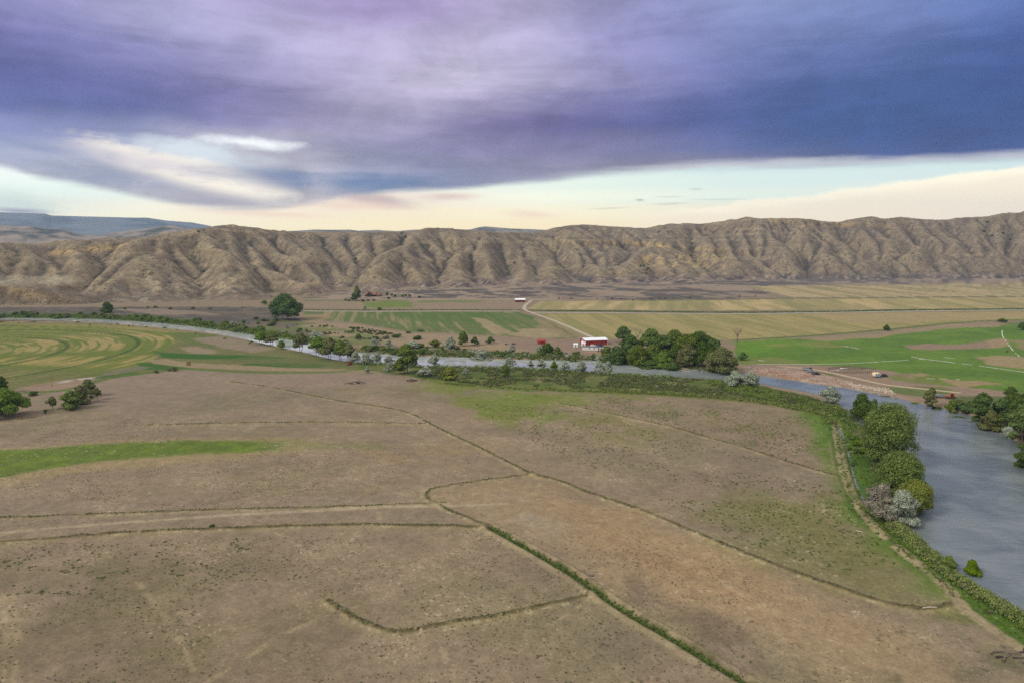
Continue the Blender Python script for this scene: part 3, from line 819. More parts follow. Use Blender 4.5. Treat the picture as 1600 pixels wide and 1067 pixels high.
MW = water_material()
acr = RN - RS; acr /= np.linalg.norm(acr, axis=1)[:, None] + 1e-9
A = RN + acr * 6; B = RS - acr * 6
nv = len(A)
V = np.zeros((nv * 2, 3)); V[0::2, :2] = A; V[1::2, :2] = B; V[:, 2] = -1.15
Fr = np.array([[2 * i, 2 * i + 1, 2 * i + 3, 2 * i + 2] for i in range(nv - 1)])
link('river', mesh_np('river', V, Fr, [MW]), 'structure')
# ------------------------------------------------------------------ the eroded hills across the valley
FOOT = [(-700, 474), (-300, 476), (0, 477), (130, 477), (200, 474), (300, 472), (400, 470), (480, 466), (540, 459), (600, 457), (700, 452), (760, 449), (830, 447), (950, 444),
        (1000, 445), (1100, 441), (1180, 438), (1400, 437), (1600, 436), (2000, 434), (2600, 432)]
SKY = [(-900, 380), (-200, 378), (0, 380), (60, 382), (75, 378), (100, 375), (160, 373), (200, 373), (240, 369), (280, 362), (310, 356), (330, 352), (357, 351),
       (375, 355), (400, 358), (430, 361), (460, 363), (500, 363), (560, 363), (600, 362), (640, 361), (660, 357), (685, 356.5), (720, 358), (745, 360),
       (780, 363), (810, 364), (835, 364), (850, 360), (880, 353), (910, 351), (940, 353), (985, 356), (1010, 356), (1040, 349.5), (1070, 349),
       (1100, 350), (1130, 346), (1155, 341), (1170, 338.5), (1200, 341), (1260, 344), (1290, 349), (1320, 347), (1350, 343), (1370, 339.5), (1390, 342),
       (1415, 339), (1440, 341.5), (1470, 344), (1490, 341), (1530, 338), (1560, 332), (1590, 332), (1600, 328), (1700, 322), (2000, 330), (2600, 345)]
CREST = [(-900, 1500), (0, 1500), (340, 1500), (480, 1750), (640, 1750), (780, 1950), (850, 2150), (1000, 2350), (1110, 2350), (1170, 2050), (1400, 2350), (1600, 2500), (2600, 2700)]
fa_, fe_ = W(FOOT), None
foot_az = np.arctan2(fa_[:, 0], fa_[:, 1]); foot_r = np.hypot(fa_[:, 0], fa_[:, 1])
sk = np.array(SKY, float); sky_az, sky_el = azel(sk[:, 0], sk[:, 1])
cr_ = np.array(CREST, float); cr_az, _ = azel(cr_[:, 0], np.full(len(cr_), 355.0))


def smooth1(a, k):
    if k < 1: return a
    g = np.exp(-0.5 * (np.arange(-3 * k, 3 * k + 1) / k) ** 2); g /= g.sum()
    return np.convolve(np.pad(a, 3 * k, mode='edge'), g, 'valid')


AZT = np.linspace(-0.9, 1.05, 1200)
RFT = smooth1(np.interp(AZT, foot_az, foot_r), 10)
RCT = smooth1(np.interp(AZT, cr_az, cr_[:, 1]), 14)
ELT = np.interp(AZT, sky_az, sky_el)
HCT = CAM_H + RCT * np.tan(smooth1(ELT, 8))


def hill_s(x, y):
    az = np.arctan2(x, y); r = np.hypot(x, y)
    rf = np.interp(az, AZT, RFT); rc = np.interp(az, AZT, RCT); hc = np.interp(az, AZT, HCT)
    return (r - rf) / (rc - rf), hc, az, r


def hill_h0(s, hc):
    f = np.where(s < 1, 1.0 - (1 - np.clip(s, 0, 1)) ** 1.25, 1.0)
    lin = np.clip(s, 0, 1)
    f = np.where(s < 1, 0.35 * f + 0.65 * lin ** 0.92, 1 - 0.22 * (s - 1))
    return hc * np.where(s < 0, s * 2.0, f)


VAL = [   # drainages traced from their mouths up (photo pixels), width factor
 ([(129, 470), (121, 452), (122, 446), (132, 436), (160, 420), (160, 405), (155, 393)], 1.3), ([(122, 446), (100, 436), (80, 428), (60, 418)], .8),
 ([(131, 460), (160, 444), (180, 430), (199, 416), (240, 405)], 1.0), ([(75, 452), (58, 440), (50, 428), (40, 414)], .8), ([(58, 440), (62, 424), (70, 408)], .6),
 ([(20, 440), (10, 424), (20, 405)], .7), ([(98, 425), (90, 405), (85, 392)], .7),
 ([(318, 466), (316, 458), (312, 446), (314, 435), (304, 420), (317, 407), (303, 390), (300, 380)], 1.1), ([(304, 420), (284, 407), (268, 398)], .8),
 ([(321, 461), (345, 445), (362, 433), (375, 425)], .7), ([(268, 455), (266, 440), (262, 430)], .5),
 ([(450, 462), (447, 456), (428, 441), (409, 422), (392, 411), (362, 396), (351, 377), (342, 371)], 1.2), ([(392, 406), (385, 397), (381, 377)], .8), ([(372, 400), (392, 398), (400, 402)], .5),
 ([(542, 456), (515, 445), (488, 437), (449, 420), (432, 405), (424, 395), (405, 382), (390, 372)], 1.1), ([(425, 425), (424, 412), (420, 403)], .6),
 ([(542, 450), (512, 414), (490, 408), (467, 405), (452, 390), (434, 377), (415, 364)], 1.1), ([(545, 440), (535, 399), (509, 381), (484, 378), (465, 371), (452, 366)], 1.0),
 ([(532, 462), (535, 455), (545, 442), (558, 416), (573, 403), (600, 392), (622, 384), (635, 367)], 1.3), ([(558, 412), (534, 399), (509, 382), (504, 369)], .9),
 ([(588, 397), (582, 384), (579, 369)], .8), ([(560, 405), (554, 394), (541, 379), (545, 368)], .8), ([(614, 386), (605, 375)], .6),
 ([(545, 446), (569, 430), (580, 420), (598, 409)], .8),
 ([(650, 456), (649, 445), (640, 430), (625, 414)], .9), ([(612, 445), (618, 435), (610, 425)], .5), ([(657, 432), (660, 415), (655, 400)], .5),
 ([(692, 456), (690, 445), (689, 433), (686, 414), (697, 401), (715, 391), (735, 387), (750, 378), (740, 370), (722, 364)], 1.2), ([(688, 410), (674, 388), (668, 380)], .8), ([(690, 402), (660, 398), (645, 385)], .7),
 ([(760, 383), (775, 372)], .6), ([(695, 384), (684, 372)], .6),
 ([(762, 452), (757, 443), (740, 416), (736, 399), (745, 388)], .9), ([(738, 410), (752, 400), (762, 390)], .5),
 ([(788, 450), (789, 439), (794, 411), (785, 392), (782, 380)], .9), ([(794, 411), (806, 395), (812, 385)], .6), ([(778, 425), (768, 410)], .4),
 ([(840, 448), (838, 437), (836, 414), (821, 399), (814, 381), (812, 374)], 1.0), ([(834, 418), (845, 400), (850, 390)], .6),
 ([(905, 444), (904, 435), (906, 420), (881, 401), (870, 386), (866, 380)], 1.1), ([(905, 425), (912, 405), (905, 390)], .6), ([(890, 408), (893, 392)], .5),
 ([(975, 440), (971, 434), (956, 422), (965, 412), (981, 401), (988, 390), (1000, 380), (1012, 375), (1026, 366), (1032, 358)], 1.3), ([(958, 424), (940, 412), (922, 390), (918, 382)], .8),
 ([(952, 420), (948, 402), (942, 388)], .6), ([(990, 384), (967, 372), (940, 362)], .9), ([(1005, 376), (980, 365), (965, 360)], .6),
 ([(1045, 440), (1040, 432), (1022, 420), (1010, 404)], .9), ([(1094, 438), (1092, 428), (1084, 414), (1075, 398)], .9), ([(1060, 432), (1050, 414), (1040, 400)], .6),
 ([(1122, 438), (1119, 428), (1105, 412), (1095, 398), (1084, 380), (1079, 365)], 1.0), ([(1100, 402), (1110, 390), (1098, 372)], .7),
 ([(1200, 432), (1195, 420), (1172, 406), (1145, 398), (1132, 390), (1120, 378), (1105, 360)], 1.0), ([(1163, 402), (1157, 386), (1146, 369), (1140, 356)], .9),
 ([(1246, 438), (1235, 428), (1215, 416), (1201, 408), (1199, 399), (1180, 382), (1174, 368), (1160, 350)], 1.2), ([(1190, 390), (1196, 372), (1192, 358)], .7),
 ([(1275, 436), (1272, 430), (1262, 412), (1264, 395), (1250, 385), (1234, 376), (1222, 362), (1210, 352)], 1.1), ([(1264, 398), (1280, 384), (1278, 370)], .7), ([(1300, 436), (1290, 420), (1278, 405)], .7),
 ([(1352, 436), (1346, 427), (1326, 412), (1312, 398), (1300, 382), (1285, 366)], 1.0), ([(1330, 412), (1338, 398), (1325, 380)], .6),
 ([(1412, 436), (1408, 428), (1401, 412), (1388, 403), (1370, 398), (1350, 385), (1330, 370), (1315, 358)], 1.1), ([(1372, 398), (1378, 385), (1362, 368)], .7),
 ([(1452, 434), (1442, 424), (1420, 408), (1402, 398), (1416, 392), (1420, 386), (1400, 372), (1380, 352)], 1.1), ([(1480, 428), (1465, 415), (1455, 402)], .6),
 ([(1530, 430), (1506, 404), (1478, 396), (1462, 392), (1440, 372), (1416, 350)], 1.1), ([(1466, 394), (1478, 378), (1462, 362), (1450, 352)], .7),
 ([(1602, 430), (1590, 421), (1559, 410), (1540, 398), (1521, 384), (1504, 369), (1482, 348)], 1.2), ([(1535, 395), (1545, 380), (1530, 365)], .7),
 ([(1680, 420), (1640, 408), (1600, 397), (1574, 384), (1577, 368), (1582, 350)], 1.2), ([(1574, 384), (1551, 368), (1544, 345)], .9),
 ([(1700, 400), (1650, 385), (1620, 360)], 1.0), ([(1790, 410), (1760, 385), (1730, 350)], 1.1), ([(1900, 410), (1850, 380), (1820, 350)], 1.1), ([(-40, 470), (-70, 440), (-90, 405)], 1.0), ([(-160, 470), (-200, 430), (-190, 400)], 1.0),
]
CARVE = 26.0


def carve_amt(s): return np.clip(3.6 * s * (1.06 - s), 0, 1) ** 0.7


def march(u, v):
    """point of the (lowered) slope that is seen through the pixel"""
    az, el = azel(u, v)
    az, el = float(az), float(el)
    r = np.linspace(800, 2800, 1200)
    x, y = r * math.sin(az), r * math.cos(az)
    s, hc, _, _ = hill_s(x, y)
    h = hill_h0(s, hc) - 0.6 * CARVE * carve_amt(s)
    zz = CAM_H + r * math.tan(el)
    k = np.nonzero((h > zz) & (s > -0.02))[0]
    i = k[0] if len(k) else int(np.argmin(np.abs(zz - h) + (s < 0) * 1e4))
    return x[i], y[i]


CELL = 5.6
hx = np.arange(-1950, 2500, CELL); hy = np.arange(780, 3300, CELL)
HX, HY = np.meshgrid(hx, hy); NR_, NC_ = HX.shape
fx_, fy_ = HX.ravel(), HY.ravel()
wxp = fx_ + 26 * fbm(fx_, fy_, 170, 3, 91); wyp = fy_ + 26 * fbm(fx_, fy_, 170, 3, 95)
S_, HC_, AZ_, R_ = hill_s(wxp, wyp)
H = hill_h0(S_, HC_)
cf = np.full(H.shape, 1e9)
wsel = np.zeros(H.shape)
for pts, wf in VAL:
    pl = smooth_pl([march(u, v) for u, v in pts], 3)
    k, d, t = line_d(fx_, fy_, pl, 130)
    L = t.max() if len(t) else 1
    wv = (19 + 9 * (1 - t / L)) * wf
    dep = min(wf, 1.25) ** 1.1 * (0.9 + 0.25 * math.sin(pts[0][0] * 0.05)) * np.exp(-(d / wv)) * (1.0 - 0.35 * t / L)
    wsel[k] = np.maximum(wsel[k], dep)
amp = sstep(S_, -0.02, 0.25)
# spurs whose near flank hides the drainage behind them
RIDGES = [([(128, 467), (150, 442), (172, 424), (206, 400), (260, 384)], 13), ([(166, 453), (190, 428), (215, 415), (250, 410)], 9), ([(322, 466), (350, 448), (375, 434), (400, 424)], 12),
          ([(318, 440), (340, 418), (365, 405), (400, 403), (430, 408)], 8), ([(548, 456), (575, 432), (600, 411)], 12), ([(562, 424), (582, 404), (612, 392), (640, 376), (680, 359)], 20),
          ([(700, 404), (715, 394), (745, 381), (790, 371), (850, 364)], 18), ([(962, 424), (985, 402), (1002, 388), (1050, 370), (1105, 352), (1165, 341)], 22),
          ([(1125, 402), (1150, 396), (1170, 402), (1200, 425), (1240, 436)], 10), ([(1402, 420), (1412, 402), (1432, 391), (1470, 396), (1510, 410)], 16), ([(1245, 370), (1275, 392), (1310, 420)], 8)]
for pts, rh in RIDGES:
    pl = smooth_pl([march(u, v) for u, v in pts], 3)
    k, d, t = line_d(fx_, fy_, pl, 110)
    H[k] += rh * np.exp(-(d / 38.0) ** 2) * amp[k] * (1 - 0.3 * t / t.max())
H = H - CARVE * 1.85 * wsel * carve_amt(S_)
H = H + amp * (13 * fbm(fx_, fy_, 240, 4, 101) + 8.0 * fbm(fx_, fy_, 52, 4, 105) + 1.2 * fbm(fx_, fy_, 18, 2, 109))
H = H.reshape(NR_, NC_); S2 = S_.reshape(NR_, NC_)
fixed = (S2 < -0.01)
fixed[0] = fixed[-1] = True; fixed[:, 0] = fixed[:, -1] = True
OFF = [(-1, -1), (-1, 0), (-1, 1), (0, -1), (0, 1), (1, -1), (1, 0), (1, 1)]
idx0 = np.arange(NR_ * NC_).reshape(NR_, NC_)


def receivers(Hh):
    Hp = np.pad(Hh, 1, mode='edge')
    best = np.full(Hh.shape, 1e-9); rec = idx0.copy(); dist = np.ones(Hh.shape)
    for dr, dc in OFF:
        dd = CELL * math.hypot(dr, dc)
        sl = (Hh - Hp[1 + dr:1 + dr + NR_, 1 + dc:1 + dc + NC_]) / dd
        rr_ = np.clip(np.arange(NR_)[:, None] + dr, 0, NR_ - 1) * NC_ + np.clip(np.arange(NC_)[None] + dc, 0, NC_ - 1)
        m = sl > best
        best = np.where(m, sl, best); rec = np.where(m, rr_, rec); dist = np.where(m, dd, dist)
    return rec.ravel(), dist.ravel(), best


def accumulate(rec, levels=10):
    N = len(rec); sink = N
    ptr = np.where(rec == np.arange(N), sink, rec); ptr = np.append(ptr, sink)
    A_ = np.ones(N + 1)
    for _ in range(levels):
        add = np.bincount(ptr, weights=A_, minlength=N + 1)[:N + 1]; add[sink] = 0
        A_[:N] += add[:N]; A_[sink] = 0
        ptr = ptr[ptr]
    return A_[:N]


for it in range(34):
    rec, dist, sl = receivers(H)
    if it % 2 == 0: A_ = accumulate(rec)
    hf = H.ravel()
    Fk = 0.021 * np.minimum(A_, 3000) ** 0.50 / (dist / CELL)
    hn = (hf + Fk * hf[rec]) / (1 + Fk)
    hn = np.where(fixed.ravel(), hf, hn).reshape(NR_, NC_)
    Hp = np.pad(hn, 1, mode='edge')
    lap = Hp[:-2, 1:-1] + Hp[2:, 1:-1] + Hp[1:-1, :-2] + Hp[1:-1, 2:] - 4 * hn
    H = np.where(fixed, hn, hn + 0.030 * lap)
A_ = accumulate(receivers(H)[0], 9).reshape(NR_, NC_)


def up2(a):
    """bilinear x2"""
    b = np.empty((a.shape[0] * 2 - 1, a.shape[1])); b[0::2] = a; b[1::2] = (a[1:] + a[:-1]) / 2
    c = np.empty((b.shape[0], b.shape[1] * 2 - 1)); c[:, 0::2] = b; c[:, 1::2] = (b[:, 1:] + b[:, :-1]) / 2
    return c


def cubic2(a):
    b = up2(a)
    p = np.pad(b, 1, mode='edge')
    return 0.6 * b + 0.1 * (p[:-2, 1:-1] + p[2:, 1:-1] + p[1:-1, :-2] + p[1:-1, 2:])


# bring the skyline to the photo's by scaling heights along each bearing
for it in range(3):
    el = np.arctan2(H.ravel() - CAM_H, R_)
    b = np.clip(((AZ_ - AZT[0]) / (AZT[-1] - AZT[0]) * 600).astype(int), 0, 600)
    mx = np.full(601, -9.0); np.maximum.at(mx, b, np.where(S_ > 0.3, el, -9))
    tb = np.interp(np.linspace(AZT[0], AZT[-1], 601), AZT, ELT)
    rcb = np.interp(np.linspace(AZT[0], AZT[-1], 601), AZT, RCT)
    ok = mx > -1
    ratio = np.where(ok, (CAM_H + rcb * np.tan(tb)) / np.maximum(CAM_H + rcb * np.tan(np.where(ok, mx, 0)), 10), 1)
    ratio = smooth1(np.clip(ratio, 0.5, 2.0), 3 if it < 2 else 1)
    sc = np.interp(AZ_, np.linspace(AZT[0], AZT[-1], 601), ratio)
    H = (H.ravel() * np.where(H.ravel() > 0, 1 + (sc - 1) * sstep(S_, 0.1, 0.6), 1)).reshape(NR_, NC_)

# yellow river bluff at the foot of the left-hand spur
px_, py_ = fx_, fy_
bl = smooth_pl([march(u, 468) for u in range(-260, 150, 40)], 2)
bx = [(P(u, 477.5)) for u in (-500, -200, 0, 60, 100, 128)]
bpl = np.array([[float(a), float(b)] for a, b in bx])
k, d, t = line_d(px_, py_, bpl, 260)
side = R_[k] - np.interp(AZ_[k], AZT, RFT)
tl = t[k * 0 + np.arange(len(k))] / t.max()
hh = np.interp(tl, [0, 0.55, 0.75, 0.9, 1.0], [26, 30, 26, 16, 2]) * (0.9 + 0.15 * vnoise(t / 30.0, t * 0, 7))
cl_ = hh * sstep(side + 5 * fbm(px_[k], py_[k], 30, 3, 44), 6, 40) * sstep(side, 170, 70)
Hf = H.ravel().copy(); Hf[k] = np.maximum(Hf[k], 0.35 * Hf[k] + cl_); H = Hf.reshape(NR_, NC_)

H2 = cubic2(H); X2 = up2(HX); Y2 = up2(HY); A2 = up2(np.log(A_)); S3 = up2(S2)
shp = H2.shape
x2, y2, h2, a2, s3 = X2.ravel(), Y2.ravel(), H2.ravel(), A2.ravel(), S3.ravel()
az2_ = np.arctan2(x2, y2)
uu, vv = proj(x2, y2, h2)
# rock bands: small cliffs that follow a bed of sandstone
bedn = 5 * fbm(x2, y2, 140, 3, 120)


def bed(e0, m, a=2.6, wdt=2.2):
    global h2
    h2 = h2 + m * a * np.tanh((h2 + bedn * 0.4 - e0) / wdt)


m1 = sstep(uu, 862, 885) * sstep(uu, 1215, 1120) * sstep(vv, 372, 378) * sstep(vv, 420, 408)
e1 = np.interp(uu, [860, 1000, 1060, 1120, 1230], [92, 88, 76, 68, 56])
h2 = h2 + m1 * 3.4 * np.tanh((h2 - e1) / 2.0)
m1b = m1 * np.exp(-((h2 - e1) / 6.0) ** 2)
m2 = sstep(uu, 1195, 1225) * sstep(uu, 1400, 1340) * sstep(vv, 385, 372)
e2 = np.interp(uu, [1200, 1300, 1400], [150, 143, 140])
h2 = h2 + m2 * 2.6 * np.tanh((h2 - e2) / 2.0)
m2b = m2 * np.exp(-((h2 - e2) / 7.0) ** 2)
m3 = sstep(uu, 60, 90) * sstep(uu, 225, 200) * sstep(vv, 410, 395)
m3b = m3 * np.exp(-((h2 - np.interp(uu, [60, 230], [66, 84])) / 6.0) ** 2)
h2 = h2 + (0.7 * fbm(x2, y2, 9, 3, 130) + 1.2 * fbm(x2, y2, 26, 3, 133)) * sstep(s3, 0.0, 0.1)
# gentle scalloped end into the flat
h2 = np.where(s3 < 0, np.minimum(h2, -0.2 + s3 * 10), h2)
H2 = h2.reshape(shp)
gy_, gx_ = np.gradient(H2, CELL / 2)
slope = np.hypot(gx_, gy_).ravel()
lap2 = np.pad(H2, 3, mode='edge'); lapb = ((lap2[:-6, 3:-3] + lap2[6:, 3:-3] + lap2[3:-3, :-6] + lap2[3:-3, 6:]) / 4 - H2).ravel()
g1 = fbm(x2, y2, 130, 4, 140); g2 = fbm(x2, y2, 28, 4, 143); g3 = fbm(x2, y2, 9, 3, 146)
hc_ = np.tile(C(143, 127, 105), (len(x2), 1))


def hl(m, c, amt=1.0):
    global hc_
    m = (np.clip(m, 0, 1) * amt)[:, None]
    hc_ = hc_ * (1 - m) + C(*c) * m


hl(sstep(g1, -0.1, 0.8), (150, 134, 104), 0.8)
hl(sstep(-g1, 0.0, 0.8), (132, 118, 104), 0.8)
hl(sstep(g2, 0.0, 0.7), (156, 140, 110), 0.5)
hl(sstep(-g2 + 0.4 * g3, 0.05, 0.6), (108, 98, 82), 0.65)
hl(sstep(g3 + 0.3 * g2, 0.2, 0.7), (104, 96, 76), 0.5)
# sagebrush and junipers follow the drainages
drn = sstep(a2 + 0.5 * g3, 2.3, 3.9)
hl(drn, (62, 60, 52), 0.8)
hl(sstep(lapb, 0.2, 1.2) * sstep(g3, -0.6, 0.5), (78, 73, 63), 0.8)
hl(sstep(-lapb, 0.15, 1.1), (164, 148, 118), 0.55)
strat = vnoise((h2 + bedn) / 5.0, x2 / 300.0, 150)
hl(sstep(strat, 0.62, 0.85) * sstep(slope, 0.35, 0.7) * sstep(g2, -0.5, 0.5), (166, 148, 118), 0.6)
hl(sstep(strat, 0.40, 0.15) * sstep(slope, 0.35, 0.7), (132, 112, 88), 0.5)
# stony bedrock low on the slopes, left
hl(sstep(uu, 190, 240) * sstep(uu, 470, 330) * sstep(vv, 425, 440) * sstep(g3, 0.0, 0.4), (178, 162, 132), 0.7)
hl(sstep(uu, 175, 195) * sstep(uu, 240, 220) * sstep(vv, 462, 466) * sstep(vv, 476, 473) * sstep(g3, -0.1, 0.3), (206, 192, 170), 0.8)
for mb in (m1b, m2b, m3b):
    hl(mb * sstep(fbm(x2, y2, 22, 3, 155), -0.4, 0.3), (196, 168, 116), 0.75)
    hl(mb * sstep(fbm(x2, y2, 12, 3, 157), 0.15, 0.5), (84, 70, 54), 0.8)
hl(sstep(uu, 985, 1010) * sstep(uu, 1175, 1110) * sstep(vv, 392, 400) * sstep(vv, 425, 414) * sstep(g3, 0.0, 0.35), (190, 164, 110), 0.7)
mbl = sstep(uu, 134, 124) * sstep(vv, 442, 450) * sstep(vv, 480, 474)
hl(mbl * sstep(slope, 0.35, 0.7), (160, 136, 96), 0.7)
hl(mbl * sstep(fbm(x2, y2, 16, 3, 181), 0.0, 0.4), (98, 84, 66), 0.7)
hl(mbl * sstep(g3, 0.0, 0.5), (122, 100, 72), 0.6)
hl(sstep(uu, 130, 110) * sstep(vv, 450, 440) * sstep(vv, 428, 434), (188, 176, 150), 0.5)
# dark sage and pale clay at the foot
lowz = sstep(h2, 16, 4)
hl(lowz * sstep(uu, 430, 520), (140, 122, 108), 0.8)
hl(lowz * sstep(fbm(x2, y2, 50, 5, 160, 0.65), -0.05, 0.15) * sstep(uu, 480, 800), (86, 80, 78), 0.9)
hl(lowz * sstep(uu, 1180, 1240), (94, 88, 86), 0.7)
hl(lowz * sstep(g3, 0.15, 0.4), (168, 150, 130), 0.6)
hl(sstep(uu, 520, 460) * lowz, (118, 104, 86), 0.6)
# the right-hand end of the range is greyer
hl(sstep(uu, 1000, 1500), (122, 110, 98), 0.28)
# dark single shrubs as specks
sp = sstep(vnoise(x2 / 5.0, y2 / 5.0, 170) + 0.18 * g2, 0.88, 0.97)
hl(sp, (78, 76, 56), 0.75)
hc_ *= (1 + 0.16 * g3 + 0.08 * g2)[:, None]


def hill_material():
    m = ground_material('bare_hillside', 0.6)
    t = m.node_tree; g = NG(t); bs = t.nodes['Principled BSDF']
    at = [n for n in t.nodes if n.type == 'ATTRIBUTE'][0]
    pos = g.node('ShaderNodeTexCoord').outputs['Object']
    n1 = g.noise(pos, 0.35, 6, 0.7); n2 = g.noise(pos, 0.06, 5, 0.65)
    vz = g.node('ShaderNodeTexVoronoi'); g.put(vz.inputs['Vector'], pos); vz.inputs['Scale'].default_value = 0.16
    shrub = g.math('MULTIPLY', g.ss(vz.outputs['Distance'], 0.30, 0.16), g.ss(n2, 0.40, 0.52))
    v = g.math('MULTIPLY', g.ss(n1, 0.32, 0.68, 0.68, 1.26), g.ss(n2, 0.3, 0.7, 0.82, 1.16))
    c = g.mix(1.0, at.outputs['Color'], v, 'MULTIPLY')
    c = g.mix(g.math('MULTIPLY', shrub, 0.9), c, tuple(C(72, 74, 52)))
    g.put(bs.inputs['Base Color'], c)
    bn = [n for n in t.nodes if n.type == 'BUMP'][0]
    bn.inputs['Distance'].default_value = 2.5; bn.inputs['Strength'].default_value = 0.55
    g.put(bn.inputs['Height'], n1)
    return m


keepv = (s3 > -0.03)
fq = grid_faces(*shp)
fk = fq[keepv[fq].all(1)]
used = np.zeros(len(x2), bool); used[fk.ravel()] = True
remap = np.cumsum(used) - 1
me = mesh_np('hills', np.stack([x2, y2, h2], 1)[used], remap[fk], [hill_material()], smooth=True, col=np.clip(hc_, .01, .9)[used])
link('hills', me, 'structure')


def hz(x, y):
    """height of the hills"""
    c = (x - hx[0]) / (CELL / 2); r = (y - hy[0]) / (CELL / 2)
    c0, r0 = int(min(max(c, 0), shp[1] - 2)), int(min(max(r, 0), shp[0] - 2))
    fc2, fr2 = c - c0, r - r0
    return float(H2[r0, c0] * (1 - fc2) * (1 - fr2) + H2[r0, c0 + 1] * fc2 * (1 - fr2) + H2[r0 + 1, c0] * (1 - fc2) * fr2 + H2[r0 + 1, c0 + 1] * fc2 * fr2)


# ------------------------------------------------------------------ far ranges
def far_range(name, sky_pts, r0, depth, base_drop, c1, c2, seed, rough, dark):
    u = np.array([p[0] for p in sky_pts], float); v = np.array([p[1] for p in sky_pts], float)
    az, el = azel(u, v)
    n = 700
    a = np.linspace(az[0], az[-1], n)
    top = CAM_H + r0 * np.tan(np.interp(a, az, el))
    rows = 60
    Vt = np.zeros((rows, n, 3)); hrel = np.zeros((rows, n))
    for j in range(rows):
        q = j / (rows - 1)                         # 0 near foot .. 1 just past the crest
        r = r0 + depth * (q - 0.85)
        x, y = r * np.sin(a), r * np.cos(a)
        prof = np.where(q < 0.85, (q / 0.85) ** 0.8, 1 - (q - 0.85) * 1.2)
        z = -base_drop + (top + base_drop) * prof
        z = z + rough * (top + base_drop) * math.sin(math.pi * min(q / 0.85, 1)) * fbm(x, y, depth * 0.5, 5, seed)
        Vt[j, :, 0], Vt[j, :, 1], Vt[j, :, 2] = x, y, z
    f = grid_faces(rows, n)
    X, Y, Z = Vt[:, :, 0].ravel(), Vt[:, :, 1].ravel(), Vt[:, :, 2].ravel()
    nn = fbm(X, Y, depth * 0.12, 5, seed + 9, 0.6); n2_ = fbm(X, Y, depth * 0.5, 4, seed + 19)
    mk = np.clip(sstep(nn + 0.4 * n2_, -0.1, 0.5), 0, 1)[:, None]
    cc = C(*c1) * (1 - mk) + C(*c2) * mk
    dk_ = sstep(nn, 0.35, 0.6)[:, None] * dark
    cc = cc * (1 - dk_) + C(70, 78, 66) * dk_
    me = mesh_np(name, Vt.reshape(-1, 3), f, [ground_material(name + '_rock', 0.3, 0.02)], smooth=True, col=np.clip(cc, .01, .9))
    return link(name, me, 'structure')


far_range('distant_hills', [(-800, 352), (-300, 346), (-100, 349), (0, 352.5), (20, 353), (45, 354), (70, 357), (100, 359), (118, 364), (130, 367), (150, 368), (165, 366), (200, 361), (225, 358), (245, 355),
                            (262, 352.5), (275, 353), (290, 357), (310, 358.5), (340, 361), (420, 365), (480, 372)], 4000, 1300, 14, (156, 142, 126), (106, 104, 92), 301, 0.20, 0.9)
far_range('distant_mesa', [(400, 366), (450, 361.5), (470, 360.5), (490, 359), (520, 359.5), (545, 359.2), (560, 361), (590, 359.6), (600, 360.5), (620, 361.5), (650, 359), (680, 360), (735, 359), (745, 356), (757, 354), (775, 355.5),
                           (800, 357.5), (830, 358.5), (860, 360), (900, 366)], 4600, 1000, 14, (140, 134, 122), (108, 108, 96), 331, 0.10, 0.5)
far_range('mountain', [(-1400, 335), (-500, 322), (-200, 327), (0, 332), (70, 334), (80, 337), (130, 338.5), (190, 340), (215, 340.5), (230, 340.5), (260, 345), (300, 348), (322, 352), (345, 357), (420, 366), (520, 372)],
          7600, 2800, 14, (126, 134, 136), (104, 114, 118), 361, 0.10, 0.2)

# ------------------------------------------------------------------ the air between: pale even haze inside one closed box
hm = bpy.data.materials.new('haze_air'); hm.use_nodes = True
ht = hm.node_tree
for n in list(ht.nodes): ht.nodes.remove(n)
pv = ht.nodes.new('ShaderNodeVolumePrincipled')
pv.inputs['Color'].default_value = (0.42, 0.62, 0.96, 1)
pv.inputs['Density'].default_value = 6.5e-5
pv.inputs['Anisotropy'].default_value = 0.1
ho = ht.nodes.new('ShaderNodeOutputMaterial'); ht.links.new(pv.outputs[0], ho.inputs['Volume'])
bmx = bmesh.new(); bmesh.ops.create_cube(bmx, size=1.0)
hme = bpy.data.meshes.new('haze'); 
for vtx in bmx.verts: vtx.co = Vector((vtx.co.x * 16800, vtx.co.y * 16800, -22 + (vtx.co.z + 0.5) * 622))
bmx.to_mesh(hme); bmx.free(); hme.materials.append(hm)
link('haze', hme, 'stuff')
